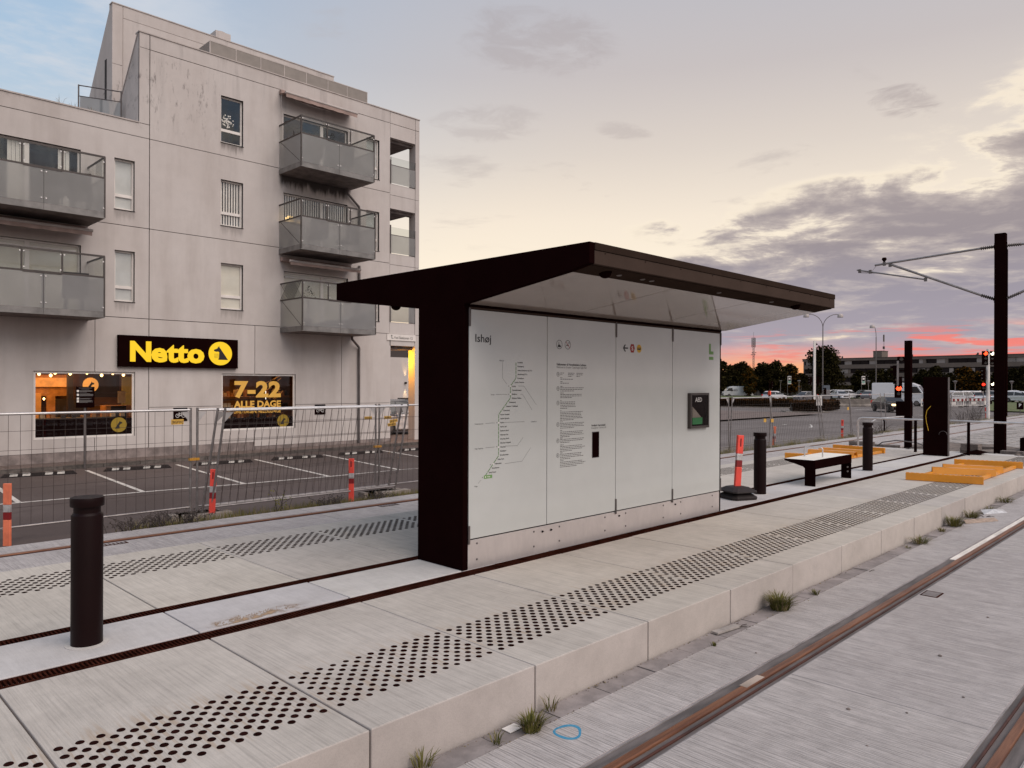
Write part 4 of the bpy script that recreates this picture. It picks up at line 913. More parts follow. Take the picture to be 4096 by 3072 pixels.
# ---- awnings
def awning(x0_, x1_, z_, out, drop, lab):
    a = part('awning', MB().box(x0_, x1_, Y0 - .16, Y0 - .01, z_, z_ + .15), awn, bd, label=lab, bevel=.02)
    part('awning_bar', MB().tube([(x0_ - .02, Y0 - out, z_ - .05), (x1_ + .02, Y0 - out, z_ - .05)], .045, 12), coping, a)
    m = MB(); n_ = 14
    for i in range(n_):
        p, r = x0_ + (x1_ - x0_) * i / n_, x0_ + (x1_ - x0_) * (i + 1) / n_
        s0 = .09 * math.sin(i / n_ * PI) ; s1 = .09 * math.sin((i + 1) / n_ * PI)
        m.face([(p, Y0 - .02, z_ + .02 - s0), (r, Y0 - .02, z_ + .02 - s1), (r, Y0 - out, z_ - .05), (p, Y0 - out, z_ - .05)])
        m.face([(p, Y0 - out - .02, z_ - .05), (r, Y0 - out - .02, z_ - .05), (r, Y0 - out - .02, z_ - drop - .015 * (i % 2)), (p, Y0 - out - .02, z_ - drop - .015 * ((i + 1) % 2))])
    part('awning_cloth', m, awn, a)
awning(12.95, 15.85, 11.86, .5, .20, 'rolled awning sagging over the top balcony'); awning(13.0, 15.85, 5.98, .75, .17, 'folded awning under the middle balcony'); awning(3.4, 6.78, 6.10, .75, .19, 'folded awning under the left upper balcony')
part('drain_pipe', MB().tube([(15.72, Y0 - .10, 9.04), (15.72, Y0 - .10, 8.86), (16.22, Y0 - .09, 8.45), (16.27, Y0 - .07, 8.35), (16.27, Y0 - .07, 6.6)], .045).tube([(16.27, Y0 - .07, 6.2), (16.27, Y0 - .07, 3.9)], .045).tube([(15.80, Y0 - .3, 3.46), (15.80, Y0 - .3, 3.36), (16.2, Y0 - .12, 3.10), (16.27, Y0 - .07, 3.05), (16.27, Y0 - .07, -.59)], .045), gsteel, bd, smooth=True)
part('awning_crank', MB().tube([(12.99, Y0 - .12, 11.85), (12.99, Y0 - .10, 9.4)], .012), coping, bd)
# ---- shop room seen through the two windows
rm = MB(); ry = 29.0
rm.face([(4.2, ry, -.6), (16.5, ry, -.6), (16.5, ry, 2.6), (4.2, ry, 2.6)]); rm.face([(4.2, Y0 + .2, 2.35), (16.5, Y0 + .2, 2.35), (16.5, ry, 2.35), (4.2, ry, 2.35)])
rm.face([(4.2, Y0 + .2, -.45), (16.5, Y0 + .2, -.45), (16.5, ry, -.45), (4.2, ry, -.45)]); rm.face([(4.2, Y0 + .2, -.6), (4.2, ry, -.6), (4.2, ry, 2.6), (4.2, Y0 + .2, 2.6)]); rm.face([(16.5, Y0 + .2, -.6), (16.5, ry, -.6), (16.5, ry, 2.6), (16.5, Y0 + .2, 2.6)])
part('shop_room', rm, pmat('shop_wall', (0.22, 0.11, 0.045), .9, var=.4, vs=1.3), bd)
shw = pmat('shop_timber', (0.42, 0.19, 0.06), .7, var=.3, vs=4); shd = pmat('shop_dark', (0.020, 0.011, 0.008), .6, var=.3); shp = pmat('shop_paper', (0.62, 0.45, 0.28), .8, var=.1)
for si, (xa, xb, za, zb) in enumerate(SHOP):
    f = MB(); t = .065; yf = Y0 + .06
    f.box(xa, xb, yf, yf + .06, zb - t, zb - .001); f.box(xa, xb, yf, yf + .06, za + .001, za + t); f.box(xa + .001, xa + t, yf, yf + .06, za + t, zb - t); f.box(xb - t, xb - .001, yf, yf + .06, za + t, zb - t)
    fo = part('shop_window', f, frame, bd)
    yp = yf + .03
    part('pane', MB().face([(xa + t, yp, za + t), (xb - t, yp, za + t), (xb - t, yp, zb - t), (xa + t, yp, zb - t)]), shopg, fo)
    zf = za + (.56 if si == 0 else .42)
    part('black_film', MB().face([(xa + t, yp + .004, za + t), (xb - t, yp + .004, za + t), (xb - t, yp + .004, zf), (xa + t, yp + .004, zf)]), black, fo)
    cx, cz = (7.78, 0.42) if si == 0 else (13.20, 0.36)
    part('round_emblem', MB().disc((cx, yp - .003, cz), .225, 32), pmat('emblem_yellow', (0.30, 0.19, 0.012), .5, var=.05), fo)
    dg_ = [(-.115, -.115), (.02, -.115), (.02, -.095), (.012, -.02), (.05, .03), (.085, .035), (.098, .06), (.07, .085), (.04, .085), (.028, .125), (.010, .085)]
    part('emblem_silhouette', MB().face([(cx + (p if si == 0 else p), yp - .006, cz + r) for p, r in dg_]), ink, fo)
def inside(nm, mb, mat): return part(nm, mb, mat, bd)
# left window: counters, boards, lamps
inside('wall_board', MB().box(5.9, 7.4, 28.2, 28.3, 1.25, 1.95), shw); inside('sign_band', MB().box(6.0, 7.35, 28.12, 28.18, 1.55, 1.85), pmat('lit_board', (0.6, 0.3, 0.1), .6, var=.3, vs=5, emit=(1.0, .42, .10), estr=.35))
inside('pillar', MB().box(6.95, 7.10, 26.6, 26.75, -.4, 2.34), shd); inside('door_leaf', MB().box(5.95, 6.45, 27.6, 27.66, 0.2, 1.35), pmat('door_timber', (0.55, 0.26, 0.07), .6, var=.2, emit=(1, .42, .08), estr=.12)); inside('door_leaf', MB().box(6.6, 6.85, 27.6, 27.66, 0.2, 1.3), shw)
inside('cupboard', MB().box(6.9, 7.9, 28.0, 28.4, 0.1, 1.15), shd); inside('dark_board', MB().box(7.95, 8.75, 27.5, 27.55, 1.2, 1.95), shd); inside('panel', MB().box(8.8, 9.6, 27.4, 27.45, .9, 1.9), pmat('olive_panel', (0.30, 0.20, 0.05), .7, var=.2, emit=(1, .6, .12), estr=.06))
inside('counter', MB().box(5.4, 8.0, 25.6, 26.1, -.4, .62), pmat('counter_dark', (0.06, 0.045, 0.04), .6, var=.2)); inside('counter', MB().box(8.0, 9.8, 26.4, 27.0, -.4, .95), shw)
inside('chair_back', MB().box(8.0, 8.45, 25.9, 25.95, .55, .95), shd); inside('poster', MB().box(8.32, 8.55, 26.3, 26.31, 1.02, 1.42), shp)
for i in range(12):
    a = 5.7 + i * .28; inside('goods', MB().box(a, a + .12, 25.7, 25.85, .622, .66 + .16 * random.random()), random.choice([shw, shp, shd]))
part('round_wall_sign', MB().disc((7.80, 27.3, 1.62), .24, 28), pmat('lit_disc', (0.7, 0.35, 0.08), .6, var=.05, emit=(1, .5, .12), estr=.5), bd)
part('round_sign_silhouette', MB().face([(7.80 + p * 1.1, 27.29, 1.60 + r * 1.1) for p, r in dg_]), ink, bd)
# right window: shelves with goods, pendant slats
for z_ in (.28, .72, 1.18):
    inside('shelf', MB().box(11.2, 14.6, 26.6, 27.1, z_, z_ + .03), shw)
    for i in range(26):
        a = 11.25 + i * .128; inside('goods', MB().box(a, a + random.uniform(.06, .10), 26.62, 26.72, z_ + .032, z_ + .05 + random.uniform(.08, .26)), random.choice([shw, shp, shd, shd]))
for i in range(4):
    for j in range(4): inside('crisp_bag', MB().box(11.2 + i * .13, 11.31 + i * .13, 25.4, 25.45, .25 + j * .2, .40 + j * .2), random.choice([shp, pmat('bag_red', (.4, .09, .05), .5)]))
for i in range(22):
    xx = 13.05 + random.random() * .55; zz_ = 1.05 + random.random() * .85
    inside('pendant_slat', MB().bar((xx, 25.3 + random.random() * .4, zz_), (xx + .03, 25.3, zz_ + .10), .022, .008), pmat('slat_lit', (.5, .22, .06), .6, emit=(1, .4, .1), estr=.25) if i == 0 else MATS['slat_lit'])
inside('beam', MB().box(10.9, 14.0, 25.2, 25.26, 1.10, 1.13), shd); inside('white_tube', MB().tube([(12.65, 25.0, 1.48), (12.80, 25.0, 1.40), (12.80, 25.0, 1.12)], .012), emat('white_tube_light', (1, .9, .75), 2.0))
for (lx, lz) in ((5.75, 1.90), (6.0, 1.86), (6.15, 1.94), (6.5, 1.92), (6.95, 1.95), (7.35, 1.88), (7.75, 1.95), (8.05, 1.90)):
    inside('ceiling_lamp', MB().lathe([(.012, -.05), (.042, -.02), (.042, .02), (.012, .05)], (lx * 1.055, 26.0 + random.random() * .6, lz + .05), 12), bulb)
for (lx, lz) in ((6.15, 1.20), (11.5, .25), (12.1, .27), (13.0, .28)): inside('lamp', MB().lathe([(.01, -.04), (.035, 0), (.01, .04)], (lx, 26.0, lz), 10), bulb)
for (lx, p) in ((6.6, 85), (12.4, 34)):
    ld = bpy.data.lights.new('shop_light', 'AREA'); lo_ = bpy.data.objects.new('shop_light', ld); COL.objects.link(lo_); ld.energy = p; ld.size = 2.2; ld.color = (1.0, .50, .14); lo_.location = (lx, 26.6, 2.28)
# lettering on the right shop window
yp = Y0 + .06 + .03 - .003; fo2 = [o for o in bd.children if o.name.startswith('shop_window')][-1]
part('lettering', text_mb('7-22', 11.405, 1.232, yp, w=1.70, h=0.512, bold=0.045, spacing=1.06), gyellow, fo2)
part('lettering', text_mb('ALLE DAGE', 11.385, 0.868, yp, w=1.725, h=0.215, bold=0.035), gyellow, fo2)
part('lettering', text_mb('UNDTAGEN HELLIGDAGE', 11.385, 0.665, yp, w=1.725, h=0.115, bold=0.02), gyellow, fo2)
# ---- illuminated shop sign
sg_ = thing('store_sign', 'long black sign with glowing yellow lettering and round dog emblem above the shop windows', 'sign', (9.55, Y0, 2.18), world=True)
part('sign_box', MB().box(7.69, 11.42, Y0 - .14, Y0 - .004, 2.183, 3.143), black, sg_, bevel=.006)
key = 'Netto'; xs_ = [8.012, 8.632, 9.088, 9.385, 9.735]; ws_ = [.60, .462, .345, .37, .525]
for c_, x_, w_ in zip(key, xs_, ws_):
    zz_ = 2.372 - (0.0 if c_ == 'N' else .002)
    m = text_mb(c_, x_, zz_, Y0 - .142, w=w_, h=(.585 if c_ == 'N' else .585), bold=0.036 if c_ != 'o' else .044, ext=0.03); part('letter', m, netto, sg_)
m = MB().lathe([(.385, 0), (.385, -.045)], (10.805, Y0 - .142, 2.668), 48, 'Y'); part('round_emblem', m, netto, sg_)
dog = [(.255, -.195), (-.06, -.195), (-.085, -.165), (-.055, -.15), (-.045, .055), (-.085, .075), (-.13, .065), (-.20, .08), (-.225, .10), (-.215, .135), (-.16, .155), (-.10, .185), (-.085, .255), (-.062, .205), (-.045, .275), (-.03, .20), (.0, .17)]
part('emblem_silhouette', MB().face([(10.80 + p, Y0 - .1895, 2.655 + r) for p, r in dog]), ink, sg_)
bk_ = MB(); 
for i in range(5):
    for j in range(6): bk_.face([(10.595 + i * .03 + .006 * (j % 2), Y0 - .1893, 2.515 + j * .026), (10.612 + i * .03 + .006 * (j % 2), Y0 - .1893, 2.515 + j * .026), (10.612 + i * .03 + .006 * (j % 2), Y0 - .1893, 2.527 + j * .026), (10.595 + i * .03 + .006 * (j % 2), Y0 - .1893, 2.527 + j * .026)])
part('emblem_basket', bk_, ink, sg_)
# ---- small signs on the wall
sn = thing('address_sign', 'white direction sign with arrow and street name over the passage', 'sign', (18.3, Y0, 3.41), world=True)
part('plate', MB().box(17.60, 19.02, Y0 - .035, Y0 - .006, 3.415, 3.67), frame, sn, bevel=.004)
part('lettering', text_mb('Ved Stationen 12', 17.93, 3.485, Y0 - .0365, w=.93, h=.10, bold=.008), ink, sn)
m = strip(MB(), [(17.82, 3.50), (17.82, 3.60)], .022, Y0 - .0365); strip(m, [(17.809, 3.50), (17.91, 3.50)], .022, Y0 - .0365); m.face([(17.78, Y0 - .0365, 3.585), (17.86, Y0 - .0365, 3.585), (17.82, Y0 - .0365, 3.645)]); part('arrow', m, ink, sn)
def bike(cx, cz, s, y, slash, mat):
    m = MB()
    for dx in (-.55, .55): ring(m, (cx + dx * s, cz - .18 * s), .36 * s, .07 * s, 20, y)
    for a, b in (((-.55, -.18), (-.25, .28)), ((-.25, .28), (.35, .28)), ((.35, .28), (.0, -.2)), ((.0, -.2), (-.25, .28)), ((.55, -.18), (.28, .42)), ((-.55, -.18), (.0, -.2)), ((.18, .44), (.36, .40)), ((-.38, .36), (-.16, .36)), ((-.25, .28), (-.28, .36))): strip(m, [(cx + a[0] * s, cz + a[1] * s), (cx + b[0] * s, cz + b[1] * s)], .065 * s, y)
    if slash: strip(m, [(cx + .75 * s, cz - .65 * s), (cx - .75 * s, cz + .65 * s)], .04 * s, y)
    return m
for (xa, xb, za, zb, sl, lab) in ((9.355, 9.795, .474, .90, False, 'black square bicycle sign between the two shop windows'), (14.405, 14.842, .55, .914, True, 'black no bicycles sign right of the shop windows')):
    t = thing('bicycle_sign', lab, 'sign', ((xa + xb) / 2, Y0, za), group='bicycle signs on the shop wall', world=True)
    part('plate', MB().box(xa, xb, Y0 - .018, Y0 - .003, za, zb), black, t); part('bicycle_symbol', bike((xa + xb) / 2, (za + zb) / 2 - .01, .17, Y0 - .0195, sl, None), white, t)
t = thing('info_sign', 'black text board on a grey post in front of the left shop window', 'sign', (6.485, 23.40, -.7), world=True)
part('post', MB().tube([(6.485, 23.20, -.7), (6.485, 23.20, 1.3)], .030, 12), gsteel, t, smooth=True)
part('board', MB().box(6.245, 6.712, 23.13, 23.16, 1.0, 1.58), black, t, bevel=.015)
m = MB(); rr_ = random.Random(11)
for k, (zz_, w) in enumerate([(1.545, .34), (1.515, .20), (1.475, .30), (1.46, .33), (1.445, .31), (1.43, .18), (1.385, .26), (1.37, .34), (1.355, .34), (1.34, .34), (1.325, .33), (1.255, .30), (1.24, .26), (1.20, .30), (1.185, .33), (1.17, .28), (1.155, .33), (1.14, .2)]):
    x_ = 6.335 if k > 1 else 6.48 - w / 2; m.face([(x_, 23.128, zz_), (x_ + w, 23.128, zz_), (x_ + w, 23.128, zz_ + .006), (x_, 23.128, zz_ + .006)])
part('text_lines', m, pmat('dim_print', (.22, .20, .19), .6, var=0), t)
for zz_ in (1.435, 1.33, 1.225, 1.15): part('pictogram', MB().face([(6.262, 23.128, zz_), (6.318, 23.128, zz_), (6.318, 23.128, zz_ + .058), (6.262, 23.128, zz_ + .058)]), frame, t)
# ---- passage at the right corner
part('passage_ceiling', MB().box(17.6, 19.1, Y0 + .25, Y0 + 4.5, 3.09, 3.2), coping, bd)
part('passage_side', MB().box(17.55, 17.79, Y0 + .07, Y0 + 4.5, -.62, 3.2), wallc, bd)
part('ceiling_light', MB().lathe([(.09, 0), (.09, -.05), (.05, -.08)], (18.0, Y0 + 1.6, 3.088), 14), emat('yellow_lamp', (1, .5, .04), 1.2), bd)
ld = bpy.data.lights.new('passage_light', 'AREA'); lo_ = bpy.data.objects.new('passage_light', ld); COL.objects.link(lo_); ld.energy = 48; ld.size = .5; ld.color = (1.0, .42, .012); lo_.location = (18.3, Y0 + .55, 2.85); lo_.rotation_euler = Vector((.75, -.25, -.7)).to_track_quat('-Z', 'Y').to_euler()
cw = thing('courtyard_wall', 'tall pale plaster wall behind the passage with a wall lamp', 'wall', (27, 39, -.6), world=True)
part('wall_face', MB().box(22, 44, 39, 39.3, -.7, 3.36), wallc, cw); part('wall_opening', MB().box(29.0, 30.2, 38.97, 39.02, .30, .76), gap, cw)
lo2 = part('wall_lamp', MB().box(29.54, 29.64, 38.86, 38.995, 1.66, 1.78), blackm, cw)
for s_ in (1, -1):
    ld = bpy.data.lights.new('wall_lamp_beam', 'SPOT'); lo_ = bpy.data.objects.new('wall_lamp_beam', ld); COL.objects.link(lo_); ld.energy = 90; ld.spot_size = R(38); ld.spot_blend = .6; ld.color = (1, .72, .36); ld.shadow_soft_size = .03
    lo_.location = (29.59, 38.88, 1.72 + .10 * s_); lo_.rotation_euler = (0 if s_ < 0 else PI, 0, 0)
b2 = thing('rear_building', 'dark low building behind the courtyard wall seen through the passage', 'building', (34, 50, -.6), world=True)
part('wall', MB().box(28, 50, 50, 56, -.6, 5.4), fard, b2); part('roof', MB().prism([(49.6, 5.4), (53, 6.6), (56.4, 5.4)], 28, 50), fard, b2)

# ------------------------------------------------------------------ bollards, bench, markers on the platform
def make_bollard(loc, lab):
    t = thing('bollard', lab, 'bollard', loc, group='black bollards along the middle of the platform')
    part('base_ring', MB().lathe([(.128, 0), (.128, .004), (.098, .006)], n=36), slab_m, t)
    part('post', MB().lathe([(.094, .003), (.094, .846), (.0935, .848), (.080, .864), (.080, .905)], n=40), satin, t, smooth=True)
    part('cap', MB().lathe([(.098, .903), (.1005, .907), (.1005, .955), (.098, .962)], n=40), satin, t, smooth=True)
    return t
B0 = make_bollard((1.534, 5.43, .004), 'black round bollard with flat cap standing nearest at the left')
dup(B0, (11.05, 5.47, .004), 0, 'black bollard between the orange marker post and the bench')
dup(B0, (15.60, 5.45, .004), 0, 'black bollard beyond the bench, near the tall black totem')
t = thing('bench', 'low black bench with tapered cantilever seat and a steel grab bar', 'bench', (13.3, 5.3, 0.004), world=True)
lp = [(5.212, .004), (5.212, .30), (5.388, .318), (5.388, .004)]
part('seat', MB().prism([(5.207, .291), (5.207, .432), (5.235, .440), (5.742, .440), (5.752, .425), (5.735, .408), (5.56, .363), (5.42, .325), (5.39, .300)], 12.50, 14.11), black, t, bevel=.006)
seat_sheen = pmat('bench_sky_sheen', (0.78, 0.72, 0.64), 0.5, var=.06, vs=3)  # pale cream colour stands in for sky mirrored on the glossy black seat
part('seat_sheen', MB().box(12.506, 14.104, 5.238, 5.742, .4402, .4425), seat_sheen, t)
for xx in (12.502, 14.078):
    l = part('leg', MB().prism(lp, xx, xx + .030), black, t, bevel=.003)
    if xx > 13:
        for bz in (.13, .21): part('bolt', MB().lathe([(.016, 0), (.016, -.008)], (xx, 5.265, bz), 12, 'X'), steel, l)
part('grab_bar', MB().tube([(13.13, 5.66, .44), (13.13, 5.66, .585), (13.13, 5.645, .606), (13.13, 5.62, .612), (13.13, 5.38, .612), (13.13, 5.355, .606), (13.13, 5.34, .585), (13.13, 5.34, .44)], .012, 10), steelw, t, smooth=True)
def marker_parts(t, h, m1, base=True, rag=0):
    z0 = .11 if base else 0.0
    def sect(a, b, mat, nm, w0, w1):
        part(nm, MB().mesh([(sx * w0, sy * .022, a) for sx, sy in ((-1, -1), (1, -1), (1, 1), (-1, 1))] + [(sx * w1, sy * .022, b) for sx, sy in ((-1, -1), (1, -1), (1, 1), (-1, 1))], [(0, 3, 2, 1), (4, 5, 6, 7), (0, 1, 5, 4), (1, 2, 6, 5), (2, 3, 7, 6), (3, 0, 4, 7)]), mat, t, bevel=.006)
    W_ = .052
    sect(z0, z0 + (h - z0) * .42, m1, 'lower_blade', W_, W_ * .97); sect(z0 + (h - z0) * .42 + .001, z0 + (h - z0) * .54, dred, 'red_band', W_ * .99, W_ * .99)
    sect(z0 + (h - z0) * .54 + .001, z0 + (h - z0) * .66, silver, 'reflective_band', W_ * .99, W_ * .99); sect(z0 + (h - z0) * .66 + .001, h, m1, 'upper_blade', W_, W_ * 1.03)
    part('handle_slot', MB().box(-.012, .012, -.0235, -.0222, h - .17, h - .05), m1 if m1 is orange2 else dred, t)
mk = thing('marker_post', 'leaning orange marker post on a black rubber foot beside the shelter', 'marker post', (10.38, 5.50, .004), group='orange marker posts')
marker_parts(mk, .93, orange)
for c in mk.children: c.rotation_euler = (0, R(4), 0); c.location = (-.01, 0, .02)
ft = MB()
oc = lambda w, d, c: [(-w, -d + c), (-w + c, -d), (w - c, -d), (w, -d + c), (w, d - c), (w - c, d), (-w + c, d), (-w, d - c)]
def loft(mb, rings):
    n_ = len(rings[0][0]); base = len(mb.v)
    for (poly, h) in rings: mb.v += [(p[0], p[1], h) for p in poly]
    for i in range(len(rings) - 1):
        for k in range(n_): mb.f.append((base + i * n_ + k, base + i * n_ + (k + 1) % n_, base + (i + 1) * n_ + (k + 1) % n_, base + (i + 1) * n_ + k)); mb.mi.append(mb.cur)
    mb.f.append(tuple(base + k for k in reversed(range(n_)))); mb.f.append(tuple(base + (len(rings) - 1) * n_ + k for k in range(n_))); mb.mi += [mb.cur] * 2
    return mb
loft(ft, [(oc(.215, .235, .05), 0.0), (oc(.22, .24, .05), .04), (oc(.15, .16, .04), .092)]); o = part('rubber_foot', ft, rubber, mk, bevel=.006)
ft = MB(); loft(ft, [(oc(.14, .15, .04), .092), (oc(.22, .235, .05), .108), (oc(.215, .23, .05), .128), (oc(.13, .14, .04), .178), (oc(.08, .09, .03), .188)]); part('rubber_collar', ft, rubber, mk, bevel=.004)
mk.rotation_euler = (0, 0, R(-25))
for (X, Y, zb, h, m1, tilt, lab) in ((2.615, 13.02, -.7, .92, orange2, 0, 'faded salmon orange marker post at the left edge behind the fence'), (5.66, 13.02, -.7, .89, orange, 2, 'orange marker post at the foot of the leaning fence panels'), (8.53, 13.02, -.7, .88, orange, 0, 'orange marker post behind the fence left of the shelter'), (27.25, 12.95, -.7, .82, orange2, 3, 'pale topped orange marker post by the far fence above the bench'), (34.6, 13.2, -.7, .82, orange, 1, 'orange marker post by the fence behind the handrail corner'), (62.1, 13.6, -.7, .80, orange, 0, 'small orange marker post at the traffic signal far right')):
    t = thing('marker_post', lab, 'marker post', (X, Y, zb), R(-45 if X < 20 else -70), group='orange marker posts'); marker_parts(t, h, m1, False)
    for c in t.children: c.rotation_euler = (0, R(tilt), 0)

# ------------------------------------------------------------------ yellow steel frames lying on the platform
def ramp_frame(lab, bars, chans, sides):
    c = [sum(p[i] for b in bars for p in b) / (2 * len(bars)) for i in (0, 1)]
    t = thing('trench_frame', lab, 'steel frame', (c[0], c[1], .002), group='orange yellow steel frames lying on the platform', world=True)
    for a, b in bars:
        o = part('end_beam', MB().bar((*a, .068), (*b, .068), .075, .13), ramp_o, t, bevel=.004)
        m = MB(); n_ = 15
        for i in range(n_):
            p = Vector((*a, .134)).lerp(Vector((*b, .134)), (i + .1) / n_); q_ = Vector((*a, .134)).lerp(Vector((*b, .134)), (i + .6) / n_); m.bar(p, q_, .06, .008)
        part('grip_teeth', m, ramp_o, t)
    for a, b in chans:
        d = Vector((b[0] - a[0], b[1] - a[1], 0)).normalized(); nn = Vector((-d.y, d.x, 0))
        m = MB()
        def plate(o0, h0, o1, h1):
            p = [Vector((*a, h0)) + nn * o0, Vector((*b, h0)) + nn * o0, Vector((*b, h1)) + nn * o1, Vector((*a, h1)) + nn * o1]
            w = (p[3] - p[0]).cross(p[1] - p[0]).normalized() * .006
            m.mesh(p + [v - w for v in p], [(0, 1, 2, 3), (7, 6, 5, 4), (0, 4, 5, 1), (1, 5, 6, 2), (2, 6, 7, 3), (3, 7, 4, 0)])
        plate(-.115, .03, -.075, .140); plate(-.075, .140, .075, .140); plate(.075, .140, .115, .03)
        part('channel', m, ramp_o, t)
    for a, b in sides: part('side_bar', MB().bar((*a, .035), (*b, .035), .06, .06), ramp_o, t, bevel=.004)
    return t
ramp_frame('orange yellow steel frame lying near the platform edge at the right', [((14.66, 4.46), (14.90, 3.29)), ((18.03, 4.53), (18.33, 3.35))], [((15.86, 4.36), (16.22, 3.40)), ((16.60, 4.37), (16.93, 3.42))], [((14.95, 3.46), (18.20, 3.47)), ((14.78, 4.34), (18.0, 4.36))])
ramp_frame('orange yellow steel frame lying behind the bench', [((16.80, 7.70), (17.0, 6.52)), ((20.02, 7.86), (19.86, 6.53))], [((18.05, 7.66), (18.02, 6.56)), ((18.78, 7.70), (18.70, 6.56))], [((17.05, 6.62), (19.82, 6.60)), ((16.9, 7.55), (19.95, 7.66))])
# ------------------------------------------------------------------ totem, poles, handrail at the platform end
t = thing('totem', 'tall flat black information totem with a yellow cable stub, at the platform end', 'totem', (20.13, 5.45, .004), world=True)
part('body', MB().box(20.08, 20.21, 5.185, 5.725, .004, 1.905), black, t, bevel=.006)
part('trim', MB().box(20.085, 20.205, 5.176, 5.184, .01, 1.90), gsteel, t)
part('cable_stub', MB().tube([(20.075, 5.60, .60), (20.06, 5.64, .80), (20.055, 5.655, .95), (20.06, 5.63, 1.10), (20.07, 5.55, 1.20)], .0075, 8), yellow, t, smooth=True)
part('cable_ring', MB().tube([(20.07, 5.28 + .09 * math.cos(a), .52 + .09 * math.sin(a)) for a in [i * PI / 8 for i in range(9)]], .005, 6), gsteel, t)
t = thing('handrail', 'pale tube handrail on dark posts across the end of the platform', 'handrail', (20.85, 5, 0), world=True)
part('rail', MB().tube([(20.9, 7.55, .0), (20.9, 7.55, .72), (20.9, 7.52, .80), (20.9, 7.44, .825), (20.85, 5.0, .825), (20.85, 1.5, .825)], .026, 12), steelw, t, smooth=True)
for yy_ in (6.12, 4.93, 3.2, 1.7): part('post', MB().box(20.82, 20.90, yy_ - .025, yy_ + .025, -.2, .80), black, t)
part('post', MB().tube([(20.95, 6.9, .5), (20.95, 6.9, .74), (20.9, 6.9, .80)], .02, 8), blackm, t)
rl = thing('handrail', 'short pale rail corner behind the bollard near the far track', 'handrail', (23.0, 7.9, -.27), world=True)
part('rail', MB().tube([(23.4, 8.05, -.27), (23.4, 8.05, .62), (23.6, 8.0, .70), (26.5, 7.9, .70)], .022, 10), steelw, rl, smooth=True)
# signal pole for the trams
def head(mb, c, n, w=.15, h=.36, d=.13):
    a = math.atan2(n[1], n[0]); ca, sa = math.cos(a), math.sin(a)
    f = lambda u, v, z_: (c[0] + u * ca - v * sa, c[1] + u * sa + v * ca, c[2] + z_)
    vs = [f(u, v, z_) for z_ in (-h / 2, h / 2) for (u, v) in ((-d / 2, -w / 2), (d / 2, -w / 2), (d / 2, w / 2), (-d / 2, w / 2))]
    mb.mesh(vs, [(0, 3, 2, 1), (4, 5, 6, 7), (0, 1, 5, 4), (1, 2, 6, 5), (2, 3, 7, 6), (3, 0, 4, 7)])
    return f
def lens(f, d, z_, r, mat, parent, nm='lamp', vis=True):
    m = MB(); m.face([f(d / 2 + .004, r * math.cos(2 * PI * k / 18), z_ + r * math.sin(2 * PI * k / 18)) for k in range(18)]); part(nm, m, mat, parent)
    if vis:
        m = MB(); K_ = 9
        pts_ = [(r * 1.12 * math.cos(PI * k / K_), z_ + r * 1.12 * math.sin(PI * k / K_)) for k in range(K_ + 1)]
        for p, q_ in zip(pts_, pts_[1:]): m.face([f(d / 2, p[0], p[1]), f(d / 2, q_[0], q_[1]), f(d / 2 + r * 1.5, q_[0], q_[1]), f(d / 2 + r * 1.5, p[0], p[1])])
        part('visor', m, blackm, parent)
sgx, sgy = 23.2, 7.0
t = thing('signal_pole', 'slim black tram signal pole with small signal heads and one red light, behind the handrail', 'signal', (sgx, sgy, -.25), world=True)
part('pole', MB().bar((sgx, sgy, -.25), (sgx, sgy, 2.98), .165, .165, (1, 0, 0)), black, t)
part('control_box', MB().box(sgx - .10, sgx + .12, sgy - .085, sgy + .30, .82, 1.24), blackm, t)
fwd = (-.85, -.55); ls = Vector((-.35, .60, 0)).normalized()
dark_l = pmat('unlit_lens', (.05, .045, .042), .2, var=0)
for (off, zc, h, nrm, lit) in ((.20, 2.46, .13, fwd, 'off'), (.33, 2.12, .30, (-.2, .95), None), (.26, 1.80, .30, (-.6, .3), None), (.27, 1.52, .36, fwd, 'red')):
    m = MB(); c = (sgx + ls.x * off, sgy + ls.y * off, zc); f = head(m, c, nrm, .15, h); h_ = part('signal_head', m, blackm, t)
    part('bracket', MB().bar((sgx, sgy, zc), c, .03, .03), blackm, t)
    if lit == 'off': lens(f, .13, 0, .055, dark_l, h_)
    elif lit == 'red': lens(f, .13, .10, .074, amber, h_); lens(f, .13, -.05, .05, dark_l, h_)
    else:
        for dz in (.08, -.06): lens(f, .13, dz, .05, dark_l, h_)
part('grey_plate', MB().box(sgx - .28, sgx - .26, sgy + .17, sgy + .22, 1.68, 2.40), steel, t)
